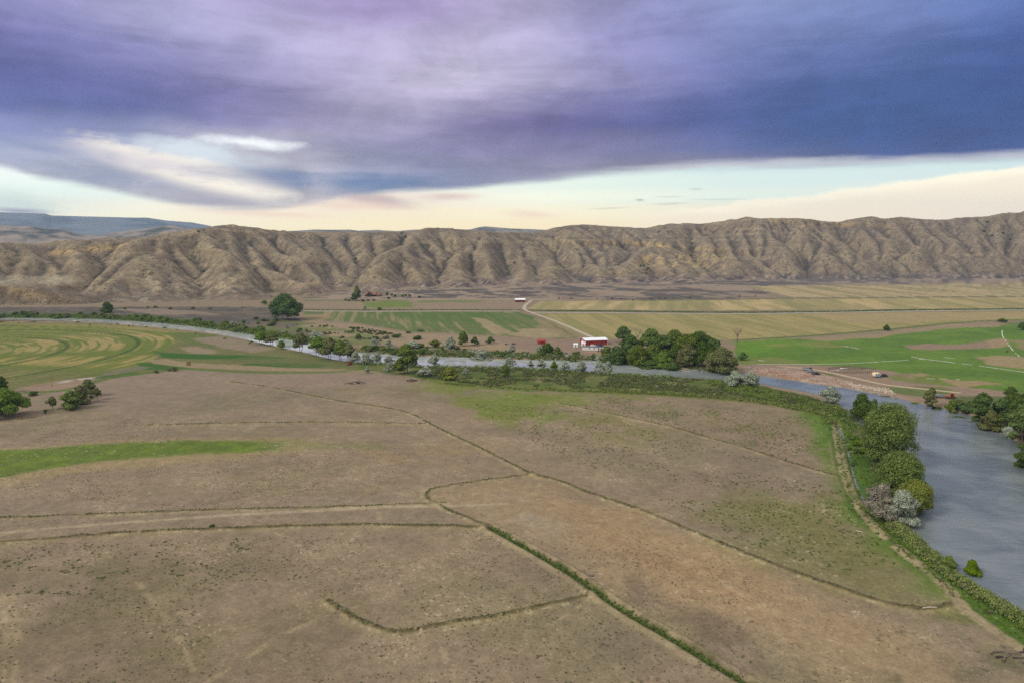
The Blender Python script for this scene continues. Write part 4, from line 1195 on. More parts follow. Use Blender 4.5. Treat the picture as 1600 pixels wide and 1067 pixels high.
# ------------------------------------------------------------------ plants
def leaf_material(name, dark, mid, light, trans=0.25, tw=None):
    m = bpy.data.materials.new(name); m.use_nodes = True
    t = m.node_tree; g = NG(t)
    for n in list(t.nodes): t.nodes.remove(n)
    geo = g.node('ShaderNodeNewGeometry')
    oi = g.node('ShaderNodeObjectInfo')
    pos = g.node('ShaderNodeTexCoord').outputs['Object']
    clump = g.noise(pos, 0.55, 3, 0.6)
    f = g.math('ADD', g.math('MULTIPLY', geo.outputs['Random Per Island'], 0.34), g.math('MULTIPLY', clump, 0.72))
    c = g.ramp(f, [(0.18, dark), (0.45, mid), (0.80, light)])
    hs = g.node('ShaderNodeHueSaturation')
    g.put(hs.inputs['Hue'], g.ss(oi.outputs['Random'], 0, 1, 0.492, 0.508, False))
    g.put(hs.inputs['Saturation'], g.ss(oi.outputs['Random'], 0, 1, 1.06, 0.86, False))
    g.put(hs.inputs['Value'], g.ss(oi.outputs['Random'], 0, 1, 0.88, 1.14, False))
    g.put(hs.inputs['Color'], c)
    d = g.node('ShaderNodeBsdfDiffuse'); g.put(d.inputs[0], hs.outputs[0])
    tr = g.node('ShaderNodeBsdfTranslucent'); g.put(tr.inputs[0], hs.outputs[0])
    mx = g.node('ShaderNodeMixShader'); mx.inputs[0].default_value = trans
    t.links.new(d.outputs[0], mx.inputs[1]); t.links.new(tr.outputs[0], mx.inputs[2])
    o = g.node('ShaderNodeOutputMaterial'); t.links.new(mx.outputs[0], o.inputs[0])
    return m


def bark_material(name, c1, c2):
    m = bpy.data.materials.new(name); m.use_nodes = True
    t = m.node_tree; g = NG(t); bs = t.nodes['Principled BSDF']
    pos = g.node('ShaderNodeTexCoord').outputs['Object']
    g.put(bs.inputs['Base Color'], g.mix(g.ss(g.noise(pos, 3.0, 4, 0.6), 0.35, 0.65), c1, c2))
    bs.inputs['Roughness'].default_value = 0.95
    return m


def L3(*c): return tuple(s2l(c))


LM = {
    'green': leaf_material('cottonwood_leaves', L3(58, 76, 28), L3(94, 114, 46), L3(146, 158, 76), 0.35),
    'dark': leaf_material('dark_leaves', L3(46, 64, 28), L3(76, 98, 42), L3(112, 134, 60), 0.3),
    'lime': leaf_material('fresh_green_leaves', L3(62, 88, 22), L3(96, 124, 34), L3(132, 156, 52), 0.3),
    'olive': leaf_material('olive_leaves', L3(74, 80, 44), L3(106, 112, 66), L3(140, 142, 92), 0.25),
    'soft': leaf_material('soft_green_leaves', L3(64, 84, 42), L3(104, 126, 66), L3(154, 170, 104), 0.35),
    'yellow': leaf_material('yellow_green_leaves', L3(78, 90, 34), L3(116, 128, 52), L3(162, 166, 80), 0.35),
    'silver': leaf_material('silver_leaves', L3(102, 114, 94), L3(146, 156, 134), L3(190, 196, 176), 0.25),
    'mauve': leaf_material('grey_leaves', L3(92, 86, 74), L3(128, 122, 106), L3(170, 166, 148), 0.2),
    'sage': leaf_material('sagebrush_leaves', L3(66, 72, 50), L3(92, 98, 70), L3(122, 126, 98), 0.1),
    'tuft': leaf_material('weed_leaves', L3(60, 80, 34), L3(82, 104, 44), L3(110, 126, 60), 0.2),
    'drytuft': leaf_material('dry_tuft_leaves', L3(74, 66, 52), L3(94, 84, 66), L3(120, 108, 84), 0.1),
    'reed': leaf_material('willow_reed_leaves', L3(84, 98, 36), L3(122, 134, 58), L3(160, 164, 88), 0.3),
}
BARK = bark_material('grey_bark', L3(84, 74, 62), L3(124, 112, 96))
DEAD = bark_material('dead_wood', L3(118, 108, 96), L3(172, 162, 148))
CROWN_GAIN = 1.0


def leaves_np(rng, centers, normals, size, aspect=1.6, jit=0.7):
    """one bent leaf clump (2 crossing quads) per centre"""
    n = len(centers)
    nd = normals + rng.normal(0, jit, (n, 3)); nd /= np.linalg.norm(nd, axis=1)[:, None] + 1e-9
    rv = rng.normal(0, 1, (n, 3)); a = np.cross(nd, rv); a /= np.linalg.norm(a, axis=1)[:, None] + 1e-9
    b = np.cross(nd, a)
    s = (size * rng.uniform(0.6, 1.35, n))[:, None]
    a = a * s * aspect * 0.5; b = b * s * 0.5
    V = np.stack([centers - a, centers - b * 0.9, centers + a, centers + b * 0.9], 1).reshape(-1, 3)
    F_ = np.arange(n * 4).reshape(n, 4)
    return V, F_


def crown_np(rng, lobes, nleaf, size, shell=0.55, jit=0.38):
    """lobes: list of (centre, radii)"""
    vol = np.array([l[1][0] * l[1][1] * l[1][2] for l in lobes]) ** 0.67
    pick = rng.choice(len(lobes), nleaf, p=vol / vol.sum())
    ce = np.array([l[0] for l in lobes]); ra = np.array([l[1] for l in lobes])
    d = rng.normal(0, 1, (nleaf, 3)); d /= np.linalg.norm(d, axis=1)[:, None]
    low = d[:, 2] < -0.35
    d[low, 2] *= rng.choice([-1, 1], low.sum(), p=[0.6, 0.4])
    rr_ = shell + (1.06 - shell) * rng.uniform(0, 1, nleaf) ** 0.7
    rr_ *= 1 + 0.22 * np.sin(d[:, 0] * 7 + pick) * np.sin(d[:, 1] * 6 + pick * 2) * np.cos(d[:, 2] * 5)
    c = ce[pick] + d * ra[pick] * rr_[:, None]
    return leaves_np(rng, c, d + np.array([0, 0, 0.25]), size, jit=jit)


def tube_np(pts, rad, k=6):
    pts = np.array(pts, float); n = len(pts)
    t = np.gradient(pts, axis=0); t /= np.linalg.norm(t, axis=1)[:, None] + 1e-9
    ref = np.where(np.abs(t[:, 2:3]) > 0.9, np.array([[1.0, 0, 0]]), np.array([[0, 0, 1.0]]))
    a = np.cross(t, ref); a /= np.linalg.norm(a, axis=1)[:, None] + 1e-9
    b = np.cross(t, a)
    ang = np.linspace(0, 2 * math.pi, k, endpoint=False)
    V = pts[:, None] + (a[:, None] * np.cos(ang)[None, :, None] + b[:, None] * np.sin(ang)[None, :, None]) * np.array(rad)[:, None, None]
    F_ = []
    for i in range(n - 1):
        for j in range(k):
            F_.append((i * k + j, i * k + (j + 1) % k, (i + 1) * k + (j + 1) % k, (i + 1) * k + j))
    return V.reshape(-1, 3), np.array(F_)


def join_np(parts):
    V, Fq, o = [], [], 0
    for v, f in parts:
        V.append(v); Fq.append(np.array(f) + o); o += len(v)
    return np.concatenate(V), np.concatenate(Fq)


def limb(rng, p0, p1, r0, r1, bend=0.12, n=6):
    p0, p1 = np.array(p0, float), np.array(p1, float); L = np.linalg.norm(p1 - p0)
    off = rng.normal(0, bend * L, 3)
    q = [p0 + (p1 - p0) * t + off * math.sin(math.pi * t) for t in np.linspace(0, 1, n)]
    return tube_np(q, np.linspace(r0, r1, n), 6)


def tree_lobes(rng, w, h, trunk, nl, flat=0.5, top=1.0, skew=0.0):
    """lobes spread through an envelope w wide, from trunk height to h"""
    R = w / 2; H = h - trunk; out = []
    for i in range(nl):
        zf = rng.uniform(0.12, 0.92)
        prof = math.sin(math.pi * min(max(zf * 0.80 + 0.20, 0), 1)) ** 0.55 * (1 if zf < 0.5 else top)
        az = i * 2.4 + rng.uniform(-.4, .4); q = math.sqrt(rng.uniform(0.08, 1)) * 0.80 * R * prof
        lr = rng.uniform(0.17, 0.40) * min(R, H * 0.6)
        out.append(((q * math.cos(az) + skew * zf * R, q * math.sin(az), trunk + zf * (H - lr * 0.9)), (lr * 1.12, lr * 1.12, lr * rng.uniform(0.62, 0.85))))
    out.append(((skew * R * .6, 0, trunk + H * 0.52), (R * 0.50, R * 0.50, H * 0.34)))
    out.append(((skew * R, 0, h - 0.22 * H), (R * 0.40, R * 0.40, H * 0.21)))
    if top > 1.01:                                   # full dome-shaped crown
        out += [((0, 0, trunk + H * 0.52), (R * 0.86, R * 0.86, H * 0.45)), ((R * .12, 0, trunk + H * 0.62), (R * 0.74, R * 0.74, H * 0.36))]
    return out


TREE_MESH = {}


def tree_meshes(key, kind, w, h, trunk, nl, nleaf, leaf, seed, skew=0.0, multi=1, top=1.0, shell=0.55):
    """crown and trunk meshes, made once for a kind and shared by its copies"""
    if key in TREE_MESH: return TREE_MESH[key]
    rng = np.random.default_rng(seed)
    lobes = tree_lobes(rng, w, h, trunk, nl, top=top, skew=skew)
    V, Fq = crown_np(rng, lobes, nleaf, leaf, shell)
    crown = mesh_np('crown', V, Fq, [LM[kind]])
    parts = []
    tr = max(0.05 * h ** 0.9 * 0.55, 0.06)
    for k in range(multi):
        bx_ = 0 if multi == 1 else (k - (multi - 1) / 2) * w * 0.12
        fork = np.array([bx_ + skew * w * .15 + rng.normal(0, .02 * w), rng.normal(0, .02 * w), max(trunk * 1.1, h * 0.22)])
        parts.append(limb(rng, (bx_ * 0.6, rng.normal(0, .02 * w), -0.6), fork, tr * (1 if multi == 1 else 0.7), tr * 0.62, 0.05))
        for l in lobes[k::multi][:12]:
            parts.append(limb(rng, fork, np.array(l[0]) * 0.97, tr * 0.5, tr * 0.10, 0.10))
    V, Fq = join_np(parts)
    trunkm = mesh_np('trunk', V, Fq, [BARK], smooth=True)
    TREE_MESH[key] = (crown, trunkm)
    return TREE_MESH[key]


def bush_mesh(key, kind, w, h, nl, nleaf, leaf, seed):
    """a shrub: leafy mass almost down to the ground with a few stems, one mesh"""
    if key in TREE_MESH: return TREE_MESH[key]
    rng = np.random.default_rng(seed)
    lobes = []
    for i in range(nl):
        az = i * 2.4 + rng.uniform(-.5, .5); q = math.sqrt(rng.uniform(0.05, 1)) * 0.34 * w
        lr = rng.uniform(0.18, 0.30) * w
        zc = rng.uniform(0.30, 0.80) * h * (1 - 0.35 * (q / (0.34 * w)) ** 2)
        lobes.append(((q * math.cos(az), q * math.sin(az), zc), (lr, lr, min(lr * 0.85, h * 0.30))))
    lobes.append(((0, 0, 0.35 * h), (0.40 * w, 0.40 * w, 0.34 * h)))
    V, Fq = crown_np(rng, lobes, nleaf, leaf, 0.5)
    V[:, 2] = np.maximum(V[:, 2], 0.02)
    parts = [(V, Fq)]
    for i in range(5):
        l = lobes[i % len(lobes)]
        parts.append(limb(rng, (rng.normal(0, .05 * w), rng.normal(0, .05 * w), -0.3), l[0], 0.03 * h * 0.5, 0.01 * h * 0.5, 0.08))
    nle = len(Fq); V, Fq = join_np(parts)
    mi = np.zeros(len(Fq), int); mi[nle:] = 1
    me = mesh_np('shrub', V, Fq, [LM[kind], BARK], mi)
    TREE_MESH[key] = me
    return me


def tagit(o, label, cat, group=None):
    o['label'] = label; o['category'] = cat
    if group: o['group'] = group
    return o


RNG = np.random.default_rng(5)


def px_scale(u, v):
    """metres per photo pixel for something standing at ground pixel (u, v)"""
    x, y = P(u, v)
    return float((y * CA + CAM_H * SA) / F_PX)


def place_tree(u, vb, hp, wp, kind, label, group=None, var=0, trunkf=0.16, skew=0.0, multi=1, name=None, unique=False, rot=None, shell=0.55, top=1.0, on_hill=False):
    """tree standing at pixel (u, vb), hp pixels tall and wp wide in the photo, built at its real size"""
    if on_hill:
        x, y = march(u, vb); z = hz(x, y); sc = (y * CA - (z - CAM_H) * SA) / F_PX
    else:
        x, y, z = G0(u, vb); sc = px_scale(u, vb)
    h = hp * sc; wd = wp * sc * 0.96
    if unique:
        nleaf = int(min(max(wp * hp * 5.0, 3500), 38000)); leaf = max(sc * 1.65, 0.30)
        cm, tm = tree_meshes(('u', u, vb), kind, wd, h, h * trunkf, max(12, min(34, int(wd * 1.9))), nleaf, leaf, int(u * 7 + vb), skew, multi, top, shell)
        sx = sz = 1.0; rz = 0.0
    else:
        cls = 0 if h < 7 else 1
        W0, H0 = ((6.0, 6.0), (12.0, 12.0))[cls]
        cm, tm = tree_meshes(('s', kind, cls, var, trunkf, multi), kind, W0, H0, H0 * trunkf, 13 + 2 * var, 2300 if cls == 0 else 4200, 0.42 if cls == 0 else 0.78, 900 + var * 17 + cls, 0, multi, 1.0, shell)
        sx, sz = wd / W0, h / H0; rz = (u * 1.37 + vb) % 6.28 if rot is None else rot
    root = bpy.data.objects.new(name or 'tree', None); COL.objects.link(root)
    root.location = (x, y, z - 0.1); root.rotation_euler = (0, 0, rz); root.scale = (sx, sx, sz)
    tagit(root, label, 'tree', group)
    c = bpy.data.objects.new('crown', cm); c.parent = root; COL.objects.link(c)
    t = bpy.data.objects.new('trunk', tm); t.parent = root; COL.objects.link(t)
    return root


def place_bush(u, vb, hp, wp, kind, label, group=None, var=0, name='shrub', on_hill=False, xyz=None):
    if xyz is not None: x, y, z = xyz; sc = (y * CA - (z - CAM_H) * SA) / F_PX
    elif on_hill:
        x, y = march(u, vb); z = hz(x, y); sc = (y * CA - (z - CAM_H) * SA) / F_PX
    else:
        x, y, z = G0(u, vb); sc = px_scale(u, vb)
    h = hp * sc; wd = wp * sc
    big = h > 2.2
    me = bush_mesh(('b', kind, big, var), kind, 5.0 if big else 2.0, 4.0 if big else 1.4, 9 + var, 1300 if big else 260, 0.42 if big else 0.32, 300 + var * 13 + big)
    o = bpy.data.objects.new(name, me); COL.objects.link(o)
    W0, H0 = (5.0, 4.0) if big else (2.0, 1.4)
    o.location = (x, y, z - 0.05); o.rotation_euler = (0, 0, (u * 1.7 + vb) % 6.28); o.scale = (wd / W0, wd / W0, h / H0)
    return tagit(o, label, 'shrub', group)


def bare_tree(u, vb, hp, wp, label, lean=0.0, seed=1, mat=None, name='dead_tree'):
    """leafless tree: trunk, limbs and twigs in real taper"""
    x, y, z = G0(u, vb); sc = px_scale(u, vb); h = hp * sc; wd = wp * sc
    rng = np.random.default_rng(seed); r0 = max(0.035 * h, 0.18)
    root = bpy.data.objects.new(name, None); COL.objects.link(root); root.location = (x, y, z - 0.1)
    tagit(root, label, 'tree')
    fork = np.array([lean * h * 0.3, 0, h * 0.4])
    V, Fq = join_np([limb(rng, (0, 0, -0.4), fork, r0, r0 * 0.7, 0.04)])
    t = link('trunk', mesh_np('trunk', V, Fq, [mat or DEAD], smooth=True), parent=root)
    parts = []
    for i in range(7):
        a = i * 2.4; q = wd * 0.5 * rng.uniform(0.6, 1.0)
        tip = np.array([math.cos(a) * q + lean * h * 0.7, math.sin(a) * q * 0.7, h * rng.uniform(0.72, 1.0)])
        parts.append(limb(rng, fork * rng.uniform(0.7, 1.0), tip, r0 * 0.5, r0 * 0.12, 0.12))
        for k in range(4):
            f_ = rng.uniform(0.4, 0.9); b = fork + (tip - fork) * f_
            e = b + rng.normal(0, 1, 3) * wd * 0.16 + np.array([0, 0, h * 0.10])
            parts.append(limb(rng, b, e, r0 * 0.2, r0 * 0.07, 0.1, 4))
    V, Fq = join_np(parts)
    link('branches', mesh_np('branches', V, Fq, [mat or DEAD], smooth=True), parent=root)
    return root


# ---- the big trees on the near bank, right
T = place_tree
T(1385, 722, 104, 94, 'green', 'tallest round cottonwood on the near bank where the river widens', unique=True, top=1.05, name='cottonwood_tree', multi=2, trunkf=0.10)
T(1404, 778, 84, 78, 'soft', 'green cottonwood just below the tallest round one on the near bank', unique=True, top=1.05, name='cottonwood_tree', multi=2, trunkf=0.10)
T(1428, 796, 66, 60, 'yellow', 'yellow-green cottonwood leaning over the water, third and lowest of the big bank trees', unique=True, top=1.05, name='cottonwood_tree', trunkf=0.08)
T(1376, 808, 58, 60, 'mauve', 'grey half-leafless tree in front of the big cottonwoods', unique=True, name='grey_tree', multi=3, trunkf=0.06, shell=0.4)
T(1408, 812, 56, 60, 'silver', 'grey-green russian olive at the foot of the yellow-green cottonwood', unique=True, name='olive_tree', multi=2, trunkf=0.06, shell=0.4)
T(1345, 655, 50, 46, 'dark', 'dark green tree behind the tallest round cottonwood on the near bank', unique=True, name='tree', multi=2, trunkf=0.08)
T(1366, 640, 28, 16, 'dark', 'narrow dark treetop right of the dark green tree on the near bank', unique=True, name='tree', trunkf=0.1)
T(1297, 629, 27, 34, 'silver', 'silver round olive tree on the near bank, opposite the stony bank', unique=True, name='olive_tree', multi=2, trunkf=0.06)
T(1148, 603, 26, 34, 'silver', 'silver olive tree where the river leaves the dark grove, left of its twin', unique=True, name='olive_tree', multi=2, trunkf=0.05)
T(1172, 606, 27, 32, 'silver', 'silver olive tree beside the start of the stony bank, right of its twin', unique=True, name='olive_tree', multi=2, trunkf=0.05)
T(1519, 888, 35, 34, 'lime', 'small round green tree standing at the water edge, lower right', unique=True, name='willow_tree', multi=3, trunkf=0.04)
T(1483, 880, 26, 30, 'green', 'low round green shrub-like tree at the water edge, left of the small round tree', unique=True, name='willow_tree', multi=3, trunkf=0.03)
# ---- far bank, right edge
T(1533, 662, 62, 40, 'dark', 'tall uneven dark tree on the far bank near the right edge, leftmost of that grove', unique=True, name='tree', multi=2, trunkf=0.12)
T(1566, 662, 44, 38, 'dark', 'dark broad tree on the far bank, second from the left in the right-edge grove', unique=True, name='tree', multi=2, trunkf=0.1)
T(1578, 632, 30, 26, 'dark', 'thin dark tree behind the right-edge grove', unique=True, name='tree', trunkf=0.2)
T(1594, 690, 66, 46, 'green', 'large tree at the right edge of the picture above the river', unique=True, name='tree', multi=2, trunkf=0.1)
T(1604, 728, 58, 40, 'dark', 'lowest tree on the far bank, cut by the right edge of the picture', unique=True, name='tree', multi=2, trunkf=0.08)
T(1610, 655, 50, 44, 'dark', 'dark tree cut by the right edge, behind the large tree above the river', unique=True, name='tree', multi=2)
T(1640, 700, 60, 60, 'dark', 'tree just outside the right edge on the far bank', unique=False, name='tree', group='trees past the right edge')
T(1700, 760, 70, 60, 'green', 'tree just outside the right edge on the far bank', unique=False, name='tree', group='trees past the right edge')
T(1560, 668, 30, 24, 'green', 'light green rounded treetop low in the right-edge grove', unique=True, name='tree', trunkf=0.05)
T(1576, 680, 22, 24, 'silver', 'silver-green round bush-like tree by the water in the right-edge grove', unique=True, name='olive_tree', trunkf=0.03)
T(1446, 634, 40, 24, 'olive', 'leaning olive-grey willow by the river at the end of the dirt road', unique=True, name='willow_tree', trunkf=0.18, skew=0.75)
T(1487, 640, 25, 22, 'green', 'small green tree between the leaning willow and the right-edge grove', unique=True, name='tree', trunkf=0.05)
T(1548, 668, 40, 34, 'olive', 'dull olive tree between the two leftmost dark trees of the right-edge grove', unique=True, name='tree', trunkf=0.06)
T(1586, 664, 52, 40, 'dark', 'dark tree behind the silver-green round one in the right-edge grove', unique=True, name='tree', trunkf=0.06)
# ---- the dark grove beside the red barn
T(974, 534, 25, 31, 'dark', 'tall open tree standing up behind the grove, nearest to the red barn', unique=True, name='tree', trunkf=0.2)
T(1016, 546, 34, 42, 'green', 'green tree in the back row of the grove, right of the bare treetop', unique=True, name='tree')
T(1053, 550, 36, 42, 'green', 'green tree in the middle of the grove back row', unique=True, name='tree')
T(1092, 558, 42, 54, 'dark', 'broadest dark tree of the grove, right half', unique=True, name='tree')
T(1112, 560, 34, 35, 'dark', 'dark tree closing the right end of the grove back row', unique=True, name='tree')
T(963, 566, 34, 38, 'dark', 'dark round tree at the left end of the grove, touching the white trailer home', unique=True, name='tree', trunkf=0.06)
T(996, 567, 36, 50, 'green', 'lighter green tree in the front row of the grove, second from the barn', unique=True, name='tree', trunkf=0.06)
T(1036, 571, 30, 42, 'lime', 'bright green tree low in the grove front row', unique=True, name='tree', trunkf=0.05)
T(1073, 571, 38, 40, 'olive', 'olive-green tree in the grove front row, middle right', unique=True, name='tree', trunkf=0.06)
T(1127, 579, 45, 57, 'olive', 'large dull olive tree at the right end of the grove front row', unique=True, name='tree', trunkf=0.1)
T(985, 548, 26, 35, 'dark', 'dark tree behind the lighter green front tree of the grove', unique=True, name='tree')
T(1034, 556, 34, 40, 'dark', 'dark tree in the heart of the grove, left of the middle', unique=True, name='tree')
T(1072, 560, 40, 47, 'green', 'tall green tree in the heart of the grove, right of the middle', unique=True, name='tree')
T(1056, 566, 30, 40, 'dark', 'dark tree in the heart of the grove behind the bright green one', unique=True, name='tree', trunkf=0.05)
T(1098, 571, 38, 45, 'dark', 'dark tree between the two olive coloured trees of the grove', unique=True, name='tree', trunkf=0.05)
T(1018, 566, 30, 35, 'green', 'green tree filling the gap left of the bright green grove tree', unique=True, name='tree', trunkf=0.05)
T(979, 560, 24, 28, 'dark', 'dark tree filling the front row next to the trailer home end of the grove', unique=True, name='tree', trunkf=0.05)
T(1015, 572, 18, 35, 'dark', 'low dark tree under the grove at the river edge, left', name='tree', var=1, trunkf=0.05)
T(1052, 575, 17, 33, 'dark', 'low dark tree under the grove at the river edge, right', name='tree', var=0, trunkf=0.05)
T(948, 556, 16, 24, 'green', 'small green tree between the trailer home and the river', name='tree', var=2, trunkf=0.05)
T(1161, 562, 13, 15, 'dark', 'round dark bush-like tree alone at the corner of the bright green field', unique=True, name='tree', trunkf=0.03)
bare_tree(996, 536, 26, 14, 'leafless grey treetop rising between two grove trees', 0.1, 3)
bare_tree(1152, 535, 24, 18, 'bare black tree standing alone at the edge of the tan field', 0.0, 4, BARK)
bare_tree(1163, 586, 28, 26, 'dead grey tree leaning right at the end of the grove', 0.5, 6)
T(1385, 517, 9, 10, 'dark', 'single small round tree alone between the tan field and the bright green field', unique=True, name='tree', trunkf=0.08)
T(1566, 504, 6, 16, 'dark', 'low wide tree clump at the top of the bright green field', name='tree', var=1, trunkf=0.05)
T(1597, 516, 12, 18, 'dark', 'dark tree at the right edge above the green field', name='tree', var=0, trunkf=0.05)
# ---- left bank of the far river, big cottonwood and the row with trunks
T(446, 500, 42, 58, 'dark', 'huge spreading cottonwood standing alone at the left end of the green field', unique=True, name='cottonwood_tree', multi=3, trunkf=0.07)
T(413, 477, 8, 12, 'lime', 'small light green tree left of the huge spreading cottonwood', name='tree', var=1)
T(168, 489, 17, 19, 'dark', 'dark round tree alone under the hills at far left', unique=True, name='tree', trunkf=0.05)
RW = [(408, 538, 20, 28, 'lime', 'green open tree at the left end of the row along the near bank'), (424, 540, 20, 24, 'olive', 'olive tree second in the row along the near bank'),
      (440, 546, 14, 15, 'lime', 'small light tree third in the row, standing against the water'), (470, 550, 31, 30, 'olive', 'tall olive tree with a bare trunk against the bright water, left of the big clump'),
      (497, 556, 30, 32, 'lime', 'light green tree at the left of the big clump on the near bank'), (515, 561, 34, 36, 'olive', 'tallest tree of the big clump on the near bank'),
      (532, 563, 32, 32, 'green', 'green tree in the middle right of the big clump on the near bank'), (546, 565, 28, 26, 'olive', 'last tree at the right of the big clump, beside the red tractor')]
for i, (u, v, h, w_, k, lb) in enumerate(RW):
    T(u, v, h, w_, k, lb, name='bank_tree', var=i % 3, trunkf=0.22, multi=2)
T(636, 582, 46, 36, 'green', 'tall dark tree crossing the middle of the river view, left of the centre', unique=True, name='tree', trunkf=0.22)
T(624, 584, 24, 22, 'green', 'green bushy tree at the foot of the tall tree left of the centre', name='tree', var=1, trunkf=0.05)
SV = [(492, 531, 14, 20, 'silver', 'silver olive on the far bank above the clump of tall trees'), (555, 567, 18, 22, 'silver', 'silver olive right of the red tractor, first of four in a row'),
      (572, 568, 18, 22, 'silver', 'silver olive second of four in a row by the red tractor'), (590, 569, 20, 20, 'silver', 'silver olive third of four in a row by the red tractor'),
      (607, 567, 16, 20, 'silver', 'silver olive last of four in a row by the red tractor'), (585, 542, 13, 20, 'silver', 'silver olive on the far bank above the four in a row'),
      (608, 543, 12, 14, 'silver', 'small silver olive on the far bank left of the tall middle tree'), (704, 550, 24, 22, 'silver', 'tall silver olive on the far bank left of two green trees'),
      (752, 559, 20, 36, 'silver', 'widest silver olive on the far bank below the field'), (679, 573, 20, 20, 'silver', 'silver olive standing against the water right of the tall middle tree'),
      (666, 588, 17, 26, 'silver', 'silver olive on the flood plain below the tall middle tree'), (728, 584, 10, 12, 'silver', 'small silver olive on the flood plain'),
      (607, 580, 13, 14, 'silver', 'silver olive left of the foot of the tall middle tree'), (574, 583, 12, 10, 'silver', 'small silver olive above the debris pile'),
      (796, 573, 16, 24, 'silver', 'silver olive at the near edge of the water, first left of the long silver row'), (829, 574, 13, 12, 'silver', 'small silver olive in the water-side row, below the red shed'),
      (846, 574, 16, 16, 'silver', 'pale tall silver olive in the water-side row, below the dark bush'), (882, 579, 16, 18, 'silver', 'silver olive in the water-side row, below the white sheds'),
      (908, 581, 18, 22, 'silver', 'silver olive in the water-side row, below the trailer home'), (935, 582, 20, 18, 'silver', 'silver olive second from the right end of the water-side row'),
      (950, 582, 19, 18, 'silver', 'silver olive at the right end of the water-side row'), (842, 555, 15, 14, 'silver', 'silver olive in front of the dark bush by the red shed'),
      (645, 545, 12, 22, 'silver', 'silver olive behind the tall middle tree on the far bank'), (535, 541, 10, 16, 'silver', 'silver olive on the far bank above the tallest clump'),
      (800, 552, 14, 16, 'silver', 'silver olive on the far bank, left of the dark bush by the red shed')]
for i, (u, v, h, w_, k, lb) in enumerate(SV):
    T(u, v, h, w_, k, lb, name='olive_tree', var=i % 3, trunkf=0.05, multi=2)
GV = [(724, 541, 24, 20, 'green', 'taller of two green trees standing on the dry far bank', 0), (742, 540, 14, 16, 'dark', 'lower of two green trees standing on the dry far bank', 1),
      (766, 537, 11, 16, 'dark', 'dark green tree alone right of the pair on the dry far bank', 2), (855, 556, 21, 26, 'dark', 'dark bush-like tree between the red shed and the river', 0),
      (871, 556, 15, 16, 'green', 'green tree beside the dark bush-like tree below the red shed', 1), (702, 592, 19, 32, 'yellow', 'wide yellow-green tree on the flood plain near the debris pile', 2),
      (790, 589, 22, 18, 'green', 'green tree on the flood plain left of the long silver row', 0), (866, 578, 15, 13, 'lime', 'light green tree in the water-side row of silver olives', 1),
      (897, 562, 14, 16, 'green', 'green tree on the far bank below the white sheds', 2), (680, 543, 12, 22, 'green', 'green tree on the far bank left of the tall silver olive', 1),
      (560, 530, 8, 14, 'dark', 'small dark tree on the dry far bank', 2), (620, 552, 10, 18, 'dark', 'dark tree at the far water edge left of the tall middle tree', 2)]
for (u, v, h, w_, k, lb, vr) in GV:
    T(u, v, h, w_, k, lb, name='tree', var=vr, trunkf=0.06, multi=2)
# ---- left edge of the picture
T(10, 650, 46, 72, 'lime', 'bright green spreading tree cut by the left edge of the picture', unique=True, name='willow_tree', multi=3, trunkf=0.02)
T(2, 614, 27, 26, 'dark', 'dark green tree behind the bright green one at the left edge', unique=True, name='tree')
T(82, 639, 21, 17, 'olive', 'small round tree alone between the left-edge trees and the leaning clump', unique=True, name='tree', trunkf=0.25)
T(112, 638, 30, 36, 'green', 'front tree of the leaning clump on the brown slope', unique=True, name='tree', multi=3, trunkf=0.03)
T(127, 630, 30, 32, 'olive', 'middle tree of the leaning clump on the brown slope', unique=True, name='tree', multi=3, trunkf=0.03)
T(138, 619, 28, 28, 'olive', 'back tree of the leaning clump on the brown slope', unique=True, name='tree', multi=2, trunkf=0.12)
T(152, 624, 19, 13, 'olive', 'slim small tree right of the leaning clump', unique=True, name='tree', trunkf=0.25)
place_bush(52, 618, 8, 14, 'dark', 'dark low bush right of the left-edge trees')
place_bush(142, 623, 8, 6, 'lime', 'tiny bright bush under the leaning clump', var=1)
place_bush(71, 645, 8, 5, 'dark', 'little dark sapling on the brown slope near the left edge', var=1)
for i, (u, v, h, w_) in enumerate([(244, 583, 6, 8), (264, 580, 5, 6), (273, 580, 7, 9)]):
    place_bush(u, v, h, w_, 'olive', ('grey-green round bush at the edge of the pivot field, leftmost of three', 'smallest of three bushes at the edge of the pivot field', 'grey-green round bush at the edge of the pivot field, nearest to the hay stack')[i], var=i)
place_bush(331, 823, 6, 9, 'dark', 'single dark green bush beside the long earth bank in the pasture', var=1)
# ---- dry far bank bushes and house garden
for i, (u, v, h, w_, k, lb) in enumerate([(652, 531, 7, 16, 'dark', 'dark flat bush on the dry far bank below the green field, right one of two'), (620, 528, 7, 14, 'dark', 'dark flat bush on the dry far bank below the green field, left one of two'),
        (605, 530, 5, 6, 'sage', 'tiny bush left of the two dark flat bushes'), (638, 521, 4, 10, 'sage', 'small bush row piece at the edge of the green field, left'), (657, 518, 4, 10, 'sage', 'small bush row piece at the edge of the green field, right'),
        (570, 484, 7, 5, 'silver', 'grey bush on the canal bank below the house'), (593, 485, 5, 7, 'dark', 'dark bush on the canal bank below the house'), (567, 472, 5, 6, 'dark', 'dark bush in the grass just below the house'),
        (1213, 592, 6, 7, 'lime', 'small green bush on the stony bank'), (1465, 635, 12, 16, 'dark', 'dark bush at the water edge left of the leaning willow foot'), (1500, 648, 10, 18, 'dark', 'low dark bush at the water edge right of the leaning willow'),
        (1518, 655, 9, 12, 'green', 'low green bush at the water edge before the right-edge grove'), (1427, 626, 7, 20, 'green', 'low green bush at the water edge left of the leaning willow'), (1385, 616, 6, 16, 'sage', 'grey-green low bush on the bank near the tree stump'),
        (1448, 640, 6, 10, 'green', 'low bush under the leaning willow at the water')]):
    place_bush(u, v, h, w_, k, lb, var=i % 3)
